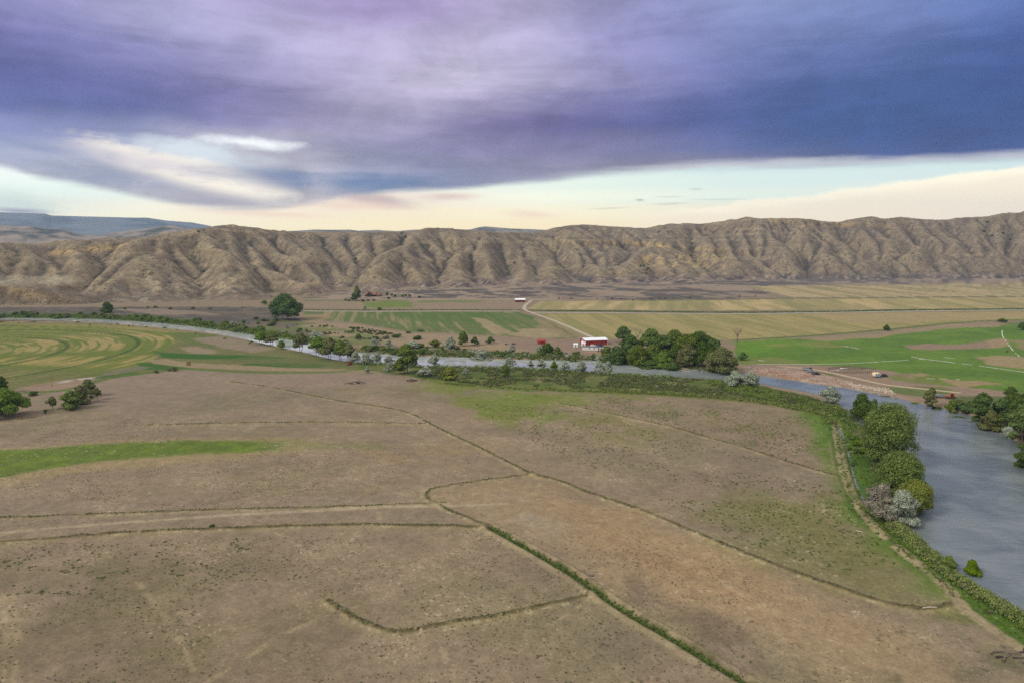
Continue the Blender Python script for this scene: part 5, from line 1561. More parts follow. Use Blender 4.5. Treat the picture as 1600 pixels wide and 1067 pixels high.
T(558, 470, 23, 14, 'olive', 'tall pale poplar left of the brown log house', unique=True, name='tree', trunkf=0.1)
T(553, 471, 13, 10, 'dark', 'dark conifer-like tree left of the brown log house', unique=True, name='tree', trunkf=0.06, top=0.6)
for i, (u, v) in enumerate([(605, 462), (612, 462), (617, 464), (629, 464), (634, 463), (640, 464), (607, 468), (655, 466), (545, 471), (540, 470), (575, 471), (584, 471)]):
    place_bush(u, v, 4 if i else 6, 5, 'dark' if i < 8 else 'olive', 'small dark planted bush in the yard of the brown log house', 'garden bushes around the log house', var=i % 3)
for i, (u, v) in enumerate([(804, 408), (1006, 414), (1001, 418), (1011, 417), (1004, 424), (1013, 413), (1010, 422), (1543, 343), (1538, 354), (1551, 359), (1568, 355), (1580, 357), (317, 407), (311, 372), (579, 420), (1080, 386), (555, 394), (634, 375), (627, 367)]):
    place_bush(u, v, 3.2, 4.5, 'dark', 'dark juniper clinging to the bare hillside', 'junipers on the bare hills', var=i % 3, on_hill=True, name='juniper')

# ---- countable shrubs along the far river bank (left) and on the flood plain
rs = random.Random(11)


def in_px(poly, u, v):
    return bool(inside(np.array([float(u)]), np.array([float(v)]), np.array(poly, float))[0])


def scatter_px(poly, n, rs):
    """random points on the ground inside a photo polygon, even per square metre"""
    pl = W(poly); lo, hi = pl.min(0), pl.max(0); out = []
    while len(out) < n:
        xs = np.array([rs.uniform(lo[0], hi[0]) for _ in range(400)]); ys = np.array([rs.uniform(lo[1], hi[1]) for _ in range(400)])
        m = inside(xs, ys, pl)
        out += list(zip(xs[m], ys[m]))
    return out[:n]


def scat_bush(poly, n, kinds, hr, wr, label, group, name='shrub', clump=None):
    pts = scatter_px(poly, n * (3 if clump else 1), rs)
    if clump:
        a = np.array(pts); s = fbm(a[:, 0], a[:, 1], clump, 3, 77); pts = [tuple(a[i]) for i in np.argsort(-s)[:n]]
    zs = gh(np.array([p[0] for p in pts]), np.array([p[1] for p in pts]))
    for i, (x, y) in enumerate(pts):
        k = rs.choice(kinds); h = rs.uniform(*hr); wd = h * rs.uniform(*wr)
        big = h > 2.2; var = rs.randrange(3)
        me = bush_mesh(('b', k, big, var), k, 5.0 if big else 2.0, 4.0 if big else 1.4, 9 + var, 1300 if big else 260, 0.42 if big else 0.32, 300 + var * 13 + big)
        W0, H0 = (5.0, 4.0) if big else (2.0, 1.4)
        o = bpy.data.objects.new(name, me); COL.objects.link(o)
        o.location = (x, y, zs[i] - 0.05); o.rotation_euler = (0, 0, rs.uniform(0, 6.28)); o.scale = (wd / W0, wd / W0, h / H0)
        tagit(o, label, 'shrub', group)


scat_bush([(-60, 492), (60, 492), (200, 494), (330, 503), (430, 518), (400, 521), (300, 507), (160, 497.5), (40, 496), (-60, 496)], 80, ['green', 'dark', 'lime', 'green', 'olive'], (2.6, 5.5), (1.2, 1.8), 'green willow shrub in the thicket on the far bank at left', 'willow shrubs on the far left bank')
scat_bush([(-60, 500), (150, 504.5), (240, 510.5), (330, 522), (400, 536), (390, 538), (300, 521), (200, 510), (-60, 502.5)], 24, ['green', 'dark', 'olive'], (0.8, 1.9), (1.2, 2.0), 'low shrub on the near bank beside the pivot field', 'low shrubs on the near left bank')
scat_bush([(300, 503), (430, 506), (500, 522), (560, 541), (500, 537), (410, 523), (340, 512)], 28, ['silver', 'green', 'dark', 'lime'], (2.5, 4.5), (1.1, 1.7), 'shrub on the far bank between the pivot field and the clump of tall trees', 'mixed shrubs on the far bank')
scat_bush([(560, 543), (640, 541), (760, 548), (900, 555), (960, 563), (860, 560.5), (740, 556), (640, 553), (580, 549)], 46, ['green', 'dark', 'silver', 'olive', 'lime'], (2.2, 4.2), (1.1, 1.8), 'shrub in the green band on the far bank below the farmyard', 'shrubs on the far bank below the farmyard')
scat_bush([(950, 566), (1120, 574), (1160, 582), (1120, 578), (1000, 566.5)], 12, ['dark', 'green'], (2.0, 3.6), (1.2, 1.8), 'dark shrub at the water edge under the grove', 'shrubs at the water edge under the grove')
scat_bush([(1490, 632), (1560, 640), (1600, 660), (1660, 740), (1620, 728), (1585, 684), (1540, 656), (1500, 644)], 26, ['dark', 'green', 'olive', 'dark'], (2.2, 4.5), (1.2, 1.8), 'shrub at the foot of the right-edge grove', 'shrubs under the right-edge grove')
scat_bush([(1320, 664), (1345, 672), (1368, 700), (1385, 760), (1340, 755), (1326, 700)], 12, ['green', 'dark', 'lime'], (1.2, 2.8), (1.3, 2.0), 'low shrub between the side ditch and the big cottonwoods', 'low shrubs beside the side ditch')
scat_bush([(470, 506), (560, 511), (625, 524), (600, 535), (520, 528), (440, 512)], 150, ['sage', 'dark', 'sage'], (0.9, 2.0), (1.3, 2.2), 'sagebrush on the dry ground below the green field', 'sagebrush below the green field', 'sagebrush', 22)
scat_bush([(395, 494), (440, 500), (430, 510), (395, 506)], 10, ['sage', 'dark', 'olive'], (2.0, 4.0), (1.2, 1.8), 'brushy shrub at the foot of the huge spreading cottonwood', 'shrubs below the huge cottonwood')
scat_bush([(1225, 463), (1000, 470), (880, 468), (850, 467), (1000, 466), (1200, 463)], 16, ['dark', 'sage'], (1.5, 2.6), (1.2, 2.2), 'dark bush along the fence line above the top tan field', 'bushes above the top tan field')
scat_bush([(150, 481), (420, 479), (430, 483), (150, 485)], 12, ['silver', 'sage', 'olive'], (1.8, 3.4), (1.3, 2.0), 'grey-green bush along the foot of the hills at left', 'bushes along the foot of the hills')


# ---- uncountable cover: sage scrub, willow thickets, weeds
def mass(name, pts_xy, kinds, sizes, leaf, per, label, cat_seed, hz_=None, squash=0.8):
    """one object: very many low leafy clumps"""
    rng = np.random.default_rng(cat_seed)
    a = np.array(pts_xy); n = len(a)
    zs = gh(a[:, 0], a[:, 1])
    r = rng.uniform(sizes[0], sizes[1], n)
    c0 = np.stack([a[:, 0], a[:, 1], zs + r * squash * 0.45], 1)
    d = rng.normal(0, 1, (n, per, 3)); d /= np.linalg.norm(d, axis=2)[:, :, None]; d[:, :, 2] = np.abs(d[:, :, 2]) - 0.25
    c = c0[:, None] + d * r[:, None, None] * np.array([1, 1, squash]) * rng.uniform(0.55, 1.05, (n, per, 1))
    V, Fq = leaves_np(rng, c.reshape(-1, 3), (d + [0, 0, .3]).reshape(-1, 3), leaf, jit=0.5)
    s = np.repeat(np.repeat(r / sizes[1], per), 4)
    mi = np.repeat(rng.integers(0, len(kinds), n), per)
    me = mesh_np(name, V, Fq, [LM[k] for k in kinds], mi)
    o = link(name, me, 'stuff'); o['label'] = label
    return o


def scat(poly, n, clump=None, thr=0.0, seed=1, keep=None):
    pts = np.array(scatter_px(poly, n, random.Random(seed)))
    if clump:
        pts = pts[fbm(pts[:, 0], pts[:, 1], clump, 3, seed) > thr]
    return pts


def along(pl, step, side, wob, seed):
    """points along a line in a band side metres wide"""
    rng = np.random.default_rng(seed); out = []
    for i in range(len(pl) - 1):
        a, b = pl[i], pl[i + 1]; L = np.linalg.norm(b - a); n = max(1, int(L / step)); nrm = np.array([-(b - a)[1], (b - a)[0]]) / (L + 1e-9)
        for k in range(n):
            out.append(a + (b - a) * (k + rng.uniform()) / n + nrm * rng.uniform(-side, side) + rng.normal(0, wob, 2))
    return np.array(out)


fpl = [(590, 572), (725, 574), (850, 577), (960, 584), (1100, 593), (1180, 603), (1265, 620), (1305, 636), (1300, 648), (1240, 636), (1180, 624), (1100, 617), (1000, 613), (900, 609), (760, 603), (660, 590)]
mass('flood_plain_scrub', scat(fpl, 5200, 16, -0.25, 3), ['sage', 'sage', 'olive', 'tuft'], (0.5, 1.25), 0.45, 16, 'low grey-green scrub covering the flood plain', 31)
edge_reed = smooth_pl(W([(940, 609), (1040, 616), (1120, 621), (1200, 631), (1260, 641), (1290, 650), (1304, 664)]), 3)
mass('willow_hedge', along(edge_reed, 0.35, 3.0, 0.5, 5), ['reed', 'olive', 'green'], (0.9, 1.7), 0.45, 16, 'pale willow thicket along the curved pasture edge', 33, squash=1.1)
mass('green_hedge_band', along(smooth_pl(W([(690, 599), (800, 607), (900, 611), (1000, 615)]), 3), 0.8, 2.0, 0.4, 6), ['tuft', 'green', 'olive'], (0.5, 1.1), 0.4, 14, 'green weeds along the upper pasture ditch', 34)
bankb = [(1100, 594), (1180, 604), (1262, 622), (1312, 640), (1322, 652), (1290, 646), (1240, 634), (1180, 622), (1120, 608)]
mass('bank_thicket', scat(bankb, 1500, 10, -0.3, 7), ['green', 'lime', 'olive'], (1.0, 2.2), 0.5, 18, 'green thicket on the near bank before the river bend', 35, squash=1.0)
reedl = smooth_pl(W([(1398, 818), (1440, 850), (1478, 884), (1512, 908), (1548, 932), (1600, 962), (1680, 1010)]), 4)
mass('river_reeds', along(reedl, 0.055, 2.9, 0.3, 8), ['reed', 'olive', 'reed', 'green'], (0.7, 1.35), 0.30, 20, 'dense pale green willow and reed fringe along the wide river', 36, squash=1.35)
reed2 = smooth_pl(W([(1310, 640), (1345, 672), (1366, 705), (1385, 752), (1394, 800), (1408, 826)]), 4)
mass('bank_undergrowth', along(reed2, 0.35, 4.0, 0.8, 9), ['green', 'dark', 'olive'], (0.8, 1.6), 0.4, 16, 'dark undergrowth at the foot of the big cottonwoods', 37, squash=1.0)
farb = smooth_pl(W([(-60, 494.5), (60, 495), (160, 496), (240, 501), (303, 507), (407, 521), (500, 536)]), 3)
mass('far_bank_thicket', along(farb, 0.5, 9, 1.5, 10), ['green', 'dark', 'lime', 'olive'], (1.0, 2.6), 0.8, 12, 'green thicket lining the far left bank', 38, squash=0.9)
farm_b = smooth_pl(W([(560, 546), (620, 550), (732, 554), (850, 558), (955, 563), (1000, 566)]), 3)
mass('far_bank_brush', along(farm_b, 0.24, 7, 1.5, 12), ['dark', 'green', 'olive', 'green', 'silver'], (1.1, 2.8), 0.7, 12, 'brush lining the far bank below the farm', 39, squash=0.9)
mass('grove_undergrowth', along(smooth_pl(W([(945, 561), (990, 567), (1040, 571), (1090, 575), (1135, 580)]), 3), 0.18, 4.5, 1.5, 17), ['dark', 'green', 'dark'], (1.0, 2.6), 0.6, 14, 'dark undergrowth filling the foot of the grove', 47, squash=1.0)
mass('near_bank_willows', along(smooth_pl(W([(540, 567), (600, 570), (652, 573.5), (725, 574.5), (785, 575), (850, 577.5), (915, 582), (960, 585), (1050, 590)]), 3), 0.30, 2.6, 1.0, 18), ['green', 'olive', 'silver', 'lime'], (0.7, 1.7), 0.5, 14, 'mixed low willows along the near water edge', 48, squash=1.0)
mass('canal_hedge', along(smooth_pl(W([(474, 484.6), (600, 485), (812, 484.8)]), 2), 1.8, 1.6, 0.4, 13), ['olive', 'dark', 'tuft'], (0.5, 1.3), 0.8, 8, 'dark weeds along the canal left of the gravel road', 40)
mass('canal_grass', along(smooth_pl(W([(824, 485.2), (1000, 487), (1180, 488.3), (1300, 487.8), (1400, 485.3), (1600, 483), (1900, 480)]), 2), 1.1, 3.0, 0.4, 14), ['tuft', 'green', 'dark'], (0.5, 1.2), 0.8, 8, 'dark green grass along the canal between the tan fields', 41)
# weeds in the pasture
pw = np.concatenate([scat([(930, 626), (1290, 655), (1300, 742), (1180, 704), (1040, 664), (900, 632)], 900, 14, -0.3, 21),
                     scat([(740, 630), (900, 640), (1290, 745), (1330, 800), (1250, 830), (1050, 790), (850, 700), (780, 660)], 1300, 16, -0.15, 22),
                     scat([(1050, 780), (1330, 790), (1440, 880), (1300, 890), (1150, 840)], 400, None, 0, 23),
                     scat([(0, 855), (380, 840), (480, 900), (300, 930), (0, 930)], 500, 9, 0.0, 24),
                     scat([(780, 600), (1250, 650), (1280, 665), (900, 640)], 500, 12, 0.1, 25)])
pw2 = pw[: len(pw) * 6 // 10] if False else pw
mass('pasture_weeds', pw2, ['tuft', 'tuft', 'dark'], (0.16, 0.50), 0.24, 9, 'dark green weeds dotted over the grazed pasture', 42, squash=0.6)
dw = np.concatenate([scat([(0, 652), (300, 652), (330, 668), (280, 690), (0, 690)], 900, 10, 0.0, 51), scat([(0, 740), (440, 700), (560, 740), (500, 790), (0, 800)], 1600, 12, 0.0, 52),
                     scat([(-50, 850), (755, 826), (920, 930), (1160, 1067), (1000, 1110), (-50, 1110)], 2600, 22, 0.0, 53), scat([(500, 690), (760, 700), (690, 790), (500, 790)], 500, 12, 0.1, 54),
                     scat([(850, 800), (1300, 930), (1560, 1067), (1150, 1067), (900, 900)], 700, 12, 0.0, 55)])
mass('dry_tufts', dw, ['drytuft', 'sage', 'tuft'], (0.09, 0.26), 0.15, 8, 'small dark dry tufts scattered over the brown pasture', 43, squash=0.6)
gd = along(GREEN_DITCH, 0.12, 0.7, 0.3, 15)
mass('ditch_grass', gd, ['dark', 'tuft', 'green'], (0.14, 0.42), 0.20, 14, 'lush green grass filling the straight ditch in the foreground', 44, squash=0.9)
sdg = along(SIDE_DITCH[:34], 0.3, 4.5, 0.6, 16)
mass('side_ditch_weeds', sdg, ['green', 'lime', 'tuft'], (0.25, 0.7), 0.3, 10, 'bright weeds on both sides of the side ditch', 45)
db = np.concatenate([along(DK[k], 0.34, 0.5, 0.25, 60 + i) for i, k in enumerate(DK)])
db = db[fbm(db[:, 0], db[:, 1], 5, 2, 61) > -0.2]
mass('border_tufts', db, ['drytuft', 'sage', 'drytuft', 'tuft'], (0.12, 0.34), 0.20, 8, 'dry tufts growing on the low earth borders', 46, squash=0.8)
# ------------------------------------------------------------------ roads, canals and ditches as real strips on the ground
def plain(name, c, rough=0.8, var=0.12, scale=2.0, spec=0.3, metal=0.0, band=None):
    m = bpy.data.materials.new(name); m.use_nodes = True
    t = m.node_tree; g = NG(t); bs = t.nodes['Principled BSDF']
    pos = g.node('ShaderNodeTexCoord').outputs['Object']
    n = g.noise(pos, scale, 4, 0.6)
    c = np.array(s2l(c))
    col = g.mix(g.ss(n, 0.3, 0.7), tuple(c * (1 - var)), tuple(np.minimum(c * (1 + var), 0.9)))
    if band:                                        # corrugation or boards: (axis, period, depth)
        ax = g.sep(pos)[band[0]]
        wv = g.math('PINGPONG', g.math('DIVIDE', ax, band[1]), 0.5)
        b = g.node('ShaderNodeBump'); b.inputs['Strength'].default_value = 0.6; b.inputs['Distance'].default_value = band[2]
        g.put(b.inputs['Height'], wv); t.links.new(b.outputs[0], bs.inputs['Normal'])
        col = g.mix(g.ss(wv, 0.0, 0.08, 0.35, 0.0), col, tuple(c * 0.55))
    g.put(bs.inputs['Base Color'], col)
    bs.inputs['Roughness'].default_value = rough
    bs.inputs['Specular IOR Level'].default_value = spec
    bs.inputs['Metallic'].default_value = metal
    return m


M_GRAVEL = plain('gravel', (168, 156, 140), 0.95, 0.12, 0.8)
M_CONC = plain('pale_concrete', (226, 226, 216), 0.9, 0.10, 1.0)
M_DITCHW = plain('ditch_water', (110, 118, 116), 0.08, 0.05, 0.5, 0.6)


def strip(name, pl, wd, mat, dz=0.06, kind='structure', step=None, gap=None, seed=1, wob=0.0):
    """flat ribbon laid on the ground, following its height; gap = (length, share kept) breaks it up"""
    pl = np.asarray(pl, float)
    seg = np.linalg.norm(np.diff(pl, axis=0), axis=1); t = np.concatenate([[0], np.cumsum(seg)])
    n = max(3, int(t[-1] / (step or max(2.0, wd))))
    tt = np.linspace(0, t[-1], n)
    x = np.interp(tt, t, pl[:, 0]); y = np.interp(tt, t, pl[:, 1])
    tx, ty = np.gradient(x), np.gradient(y); L = np.hypot(tx, ty) + 1e-9; nx, ny = -ty / L, tx / L
    w_ = wd * (1 + wob * (vnoise(tt / 9.0, tt * 0, seed) - 0.5))
    V = []
    for k in (-0.5, -0.17, 0.17, 0.5):
        px, py = x + nx * w_ * k, y + ny * w_ * k
        V.append(np.stack([px, py, gh(px, py) + dz * (1.0 if abs(k) < .3 else 0.7)], 1))
    V = np.stack(V, 1).reshape(-1, 3)
    f = grid_faces(n, 4)
    if gap is not None:
        kp = vnoise(tt[:-1] / gap[0], tt[:-1] * 0, seed + 3) < gap[1]
        f = f.reshape(n - 1, 3, 4)[kp].reshape(-1, 4)
    return link(name, mesh_np(name, V, f, [mat], smooth=True), kind)


strip('gravel_road', smooth_pl(W([(880, 470), (852, 469.3), (833, 469.2), (827, 472), (821, 477), (819, 481.5), (824, 486), (842, 492.5), (864, 500), (890, 511), (912, 521), (930, 529)]), 4), 4.6, M_GRAVEL, 0.10, wob=0.3)
strip('canal', smooth_pl(W([(476, 486.6), (560, 487.1), (640, 487.0), (700, 486.6), (760, 486.4), (812, 486.2)]), 3), 1.9, M_CONC, 0.25)
strip('canal', smooth_pl(W([(832, 488.4), (900, 489.0), (1000, 489.8), (1080, 490.3), (1180, 490.6), (1300, 489.0), (1400, 487.4), (1500, 486.2), (1600, 485.0), (1750, 483.5)]), 3), 2.2, M_CONC, 0.25, gap=(30, 0.86))
strip('irrigation_ditch', smooth_pl(W([(1178, 568.5), (1250, 568.5), (1330, 567.2), (1390, 564.0), (1443, 560.6)]), 4), 0.5, M_CONC, 0.20, gap=(7, 0.72))
strip('irrigation_ditch', smooth_pl(W([(1420, 556.4), (1443, 560.4), (1480, 565), (1520, 570), (1560, 575.5), (1600, 581), (1680, 592)]), 4), 0.7, M_CONC, 0.20, gap=(5, 0.66), seed=4)
strip('irrigation_ditch', smooth_pl(W([(1566, 517), (1566, 524), (1572, 534), (1580, 545), (1590, 555), (1602, 561), (1640, 570)]), 4), 0.5, M_CONC, 0.20, gap=(5, 0.62), seed=6)
strip('irrigation_ditch', W([(1320, 541), (1331, 543), (1344, 545.4)]), 0.7, M_CONC, 0.20, gap=(4, 0.8), seed=8)
strip('irrigation_ditch', W([(1474, 558.6), (1492, 560.4)]), 0.6, M_CONC, 0.20)
strip('irrigation_ditch', W([(1185, 562), (1209, 566)]), 0.6, M_CONC, 0.2, gap=(3, 0.8), seed=9)
strip('irrigation_ditch', W([(1440, 590.5), (1470, 591.5), (1500, 592)]), 0.5, M_CONC, 0.2, gap=(4, 0.6), seed=12)
strip('dirt_road', smooth_pl(W([(1215, 571), (1260, 574), (1290, 579.5), (1330, 588), (1370, 597), (1400, 602), (1450, 607), (1500, 613)]), 4), 2.0, plain('dusty_track', (178, 160, 134), 0.95, 0.12, 0.7), 0.07, wob=0.5)
# water in the side ditch
dl = SIDE_DITCH[2:14]
xs_, ys_ = dl[:, 0], dl[:, 1]
tg = np.gradient(dl, axis=0); tg /= np.linalg.norm(tg, axis=1)[:, None]; nr = np.stack([-tg[:, 1], tg[:, 0]], 1)
wdt = 0.10 + 0.42 * vnoise(np.arange(len(dl)) * 1.3, np.zeros(len(dl)), 5)
zz_ = gh(xs_, ys_) + 0.10
Vd = np.concatenate([np.column_stack([dl + nr * wdt[:, None], zz_]), np.column_stack([dl - nr * wdt[:, None], zz_])])
nn_ = len(dl)
link('ditch_water', mesh_np('ditch_water', Vd, [[i, i + 1, nn_ + i + 1, nn_ + i] for i in range(nn_ - 1)], [M_DITCHW]), 'structure')

# ------------------------------------------------------------------ building blocks
def box(x0, x1, y0, y1, z0, z1):
    V = [(x, y, z) for z in (z0, z1) for x, y in ((x0, y0), (x1, y0), (x1, y1), (x0, y1))]
    return np.array(V, float), np.array([(3, 2, 1, 0), (4, 5, 6, 7), (0, 1, 5, 4), (1, 2, 6, 5), (2, 3, 7, 6), (3, 0, 4, 7)])


def prism(profile, y0, y1, axis='y'):
    """polygon profile [(a, z)] swept from y0 to y1 (quads + fan caps as quads)"""
    n = len(profile); V = []
    for t in (y0, y1):
        for a, z in profile: V.append((a, t, z) if axis == 'y' else (t, a, z))
    f = [(i, (i + 1) % n, n + (i + 1) % n, n + i) for i in range(n)]
    cap = []
    for i in range(1, n - 1, 2):
        j = min(i + 2, n - 1)
        cap.append((0, i, i + 1, j if j != i + 1 else 0))
    for c in cap:
        c2 = list(dict.fromkeys(c))
        if len(c2) == 3: c2 = c2 + [c2[-1]]
        f.append(tuple(c2)); f.append(tuple(q + n for q in c2[::-1]))
    return np.array(V, float), np.array(f)


def part(name, parent, pieces, mat, bev=0.0, smooth=False):
    """one mesh made of solid pieces"""
    me = bpy.data.meshes.new(name); bm = bmesh.new()
    for V, f in pieces:
        vs = [bm.verts.new(v) for v in V]
        for q in f:
            q = list(dict.fromkeys(int(i) for i in q))
            try: bm.faces.new([vs[i] for i in q])
            except ValueError: pass
    bmesh.ops.recalc_face_normals(bm, faces=bm.faces)
    if bev > 0: bmesh.ops.bevel(bm, geom=list(bm.edges), offset=bev, segments=2, affect='EDGES')
    for f_ in bm.faces: f_.smooth = smooth
    bm.to_mesh(me); bm.free(); me.materials.append(mat)
    o = bpy.data.objects.new(name, me); COL.objects.link(o); o.parent = parent
    return o


def root_at(name, u, v, rot, label, cat, group=None, off=(0, 0), dz=0.0):
    x, y = P(u, v); x, y = float(x), float(y)
    c, s_ = math.cos(rot), math.sin(rot)
    x += off[0] * c - off[1] * s_; y += off[0] * s_ + off[1] * c
    o = bpy.data.objects.new(name, None); COL.objects.link(o)
    o.location = (x, y, float(gh(x, y)[0]) + dz); o.rotation_euler = (0, 0, rot)
    return tagit(o, label, cat, group)


def xf(piece, loc=(0, 0, 0), rz=0.0, rx=0.0, ry=0.0):
    V, f = piece
    M = Matrix.Rotation(rz, 3, 'Z') @ Matrix.Rotation(ry, 3, 'Y') @ Matrix.Rotation(rx, 3, 'X')
    return V @ np.array(M).T + np.array(loc), f


RED = plain('barn_red', (150, 52, 44), 0.7, 0.08, 0.6, band=(0, 0.9, 0.04))
RED2 = plain('faded_red', (152, 58, 50), 0.7, 0.12, 0.8)
WHITEM = plain('white_metal_roof', (232, 234, 238), 0.45, 0.03, 0.4, band=(0, 1.1, 0.03))
WHITEP = plain('white_paint', (226, 226, 222), 0.6, 0.05, 0.8)
SIDING = plain('pale_siding', (206, 200, 196), 0.7, 0.05, 0.8, band=(2, 0.35, 0.02))
GREYROOF = plain('grey_roof', (92, 96, 104), 0.8, 0.1, 0.8)
DARKW = plain('dark_glass', (28, 32, 38), 0.15, 0.1, 1.0, 0.6)
LOGB = plain('brown_logs', (58, 40, 34), 0.85, 0.18, 0.8, band=(2, 0.5, 0.06))
ROOFO = plain('rust_brown_roof', (128, 94, 70), 0.8, 0.14, 0.5)
WOOD = plain('weathered_wood', (112, 100, 88), 0.9, 0.2, 1.2)
WOODP = plain('pale_driftwood', (176, 160, 142), 0.9, 0.15, 1.0)
WOODR = plain('reddish_driftwood', (150, 116, 98), 0.9, 0.18, 1.0)
BLUE = plain('dark_blue_paint', (34, 46, 70), 0.3, 0.06, 1.0, 0.5)
NAVY = plain('black_blue_paint', (30, 34, 46), 0.3, 0.06, 1.0, 0.5)
RUBBER = plain('rubber', (30, 30, 32), 0.9, 0.1, 2.0)
STEEL = plain('grey_steel', (120, 122, 124), 0.5, 0.1, 1.0)
ORANGE = plain('orange_paint', (196, 92, 48), 0.5, 0.1, 1.0)
TRED = plain('tractor_red', (196, 74, 50), 0.5, 0.1, 1.0)
LBLUE = plain('light_blue_paint', (120, 160, 190), 0.5, 0.05, 1.0)
HAY = plain('hay', (122, 106, 64), 0.95, 0.2, 3.0)
ASHC = plain('ash_and_brush', (70, 64, 60), 0.95, 0.25, 1.5)
BEIGE = plain('cream_paint', (224, 206, 172), 0.6, 0.05, 1.0)
GREYP = plain('grey_paint', (128, 130, 136), 0.5, 0.08, 1.0)


def gable(name, parent, L, Wd, hw, hr, wall, roofm, over=0.5, x0=0.0, y0=0.0, axis='x'):
    """walls with gable ends and a real-thickness roof; ridge along x"""
    pr = [(-Wd / 2, 0), (Wd / 2, 0), (Wd / 2, hw), (0, hr), (-Wd / 2, hw)]
    V, f = prism(pr, -L / 2, L / 2, 'x')
    part('wall', parent, [(V + np.array([x0, y0, 0]), f)], wall)
    sl = (hr - hw) / (Wd / 2); e = over; th = 0.18
    rp = [(-Wd / 2 - e, hw - sl * e + 0.04), (0, hr + 0.04), (Wd / 2 + e, hw - sl * e + 0.04), (Wd / 2 + e, hw - sl * e + th), (0, hr + th + 0.05), (-Wd / 2 - e, hw - sl * e + th)]
    pcs = []
    for a, b, c, d in ((0, 1, 4, 5), (1, 2, 3, 4)):
        V, f = prism([rp[a], rp[b], rp[c], rp[d]], -L / 2 - over, L / 2 + over, 'x')
        pcs.append((V + np.array([x0, y0, 0]), f))
    return part('roof', parent, pcs, roofm)


# ---- the red barn with the white roof
bw, bl_ = 13.0, 19.5
b = root_at('red_barn', 914.5, 539.2, math.radians(14), 'long red barn with a white metal roof beside the dark grove', 'barn', off=(bl_ / 2, bw / 2))
gable('barn', b, bl_, bw, 3.9, 5.1, RED, WHITEM)
part('door', b, [box(-bl_ / 2 - 0.08, -bl_ / 2 - 0.02, -2.0, 2.0, 0, 3.4)], WHITEP)
part('door', b, [box(-3, 0.2, -bw / 2 - 0.08, -bw / 2 - 0.02, 0, 2.9)], RED)
part('trim', b, [box(-bl_ / 2 - .03, -bl_ / 2 + .18, -bw / 2 - .05, -bw / 2 - .01, 0, 3.4), box(bl_ / 2 - .18, bl_ / 2 + .03, -bw / 2 - .05, -bw / 2 - .01, 0, 3.4), box(bl_ / 2 + .01, bl_ / 2 + .06, -bw / 2, -bw / 2 + .2, 0, 3.4)], WHITEP)
for xw in (-6.5, 4.0, 7.2):
    part('window', b, [box(xw, xw + 1.0, -bw / 2 - 0.06, -bw / 2 - 0.02, 1.5, 2.4)], DARKW)
# ---- trailer home
L_, W_ = 19.5, 4.4
t_ = root_at('trailer_home', 909.5, 547.6, math.radians(-14), 'long white trailer home in front of the red barn', 'mobile home', off=(L_ / 2, W_ / 2))
part('wall', t_, [box(-L_ / 2, L_ / 2, -W_ / 2, W_ / 2, 0.55, 3.1)], SIDING)
part('skirting', t_, [box(-L_ / 2 + .05, L_ / 2 - .05, -W_ / 2 + .06, W_ / 2 - .06, -0.3, 0.55)], GREYP)
V, f = prism([(-W_ / 2 - .2, 3.1), (W_ / 2 + .2, 3.1), (W_ / 2 + .2, 3.22), (0, 3.75), (-W_ / 2 - .2, 3.22)], -L_ / 2 - .2, L_ / 2 + .2, 'x')
part('roof', t_, [(V, f)], GREYROOF)
for xw, ww in ((-4.4, .8), (-0.9, .9), (4.6, 1.3), (8.0, .8)):
    wn_ = part('window', t_, [box(xw, xw + ww, -W_ / 2 - .05, -W_ / 2 - .01, 1.6, 2.45)], DARKW)
    part('frame', wn_, [box(xw - .08, xw, -W_ / 2 - .06, -W_ / 2 - .01, 1.55, 2.5), box(xw + ww, xw + ww + .08, -W_ / 2 - .06, -W_ / 2 - .01, 1.55, 2.5)], WHITEP)
part('door', t_, [box(2.6, 3.5, -W_ / 2 - .06, -W_ / 2 - .01, 0.7, 2.7)], plain('brown_door', (96, 66, 54), 0.7))
part('deck', t_, [box(1.9, 7.2, -W_ / 2 - 2.1, -W_ / 2 - .1, 0.45, 0.62)] + [box(x, x + .12, -W_ / 2 - 2.1, -W_ / 2 - 1.98, -.2, 1.5) for x in (1.9, 3.2, 4.5, 5.8, 7.08)] + [box(1.9, 7.2, -W_ / 2 - 2.08, -W_ / 2 - 2.0, 1.4, 1.5)], plain('red_brown_deck', (132, 84, 74), 0.8))
# ---- small white sheds
for (u, v, lw, hw_, lab) in ((899.5, 541.6, 3.6, 2.2, 'small white box shed left of the red barn, standing apart'), (911.5, 540.2, 3.4, 2.5, 'small white shed against the left front corner of the red barn')):
    s0 = root_at('white_shed', u, v, math.radians(-8), lab, 'shed')
    gable('shed', s0, lw, 2.6, hw_, hw_ + .55, WHITEP, WHITEM, 0.12)
    part('door', s0, [box(-.45, .45, -1.36, -1.31, 0.05, 1.9)], GREYP)


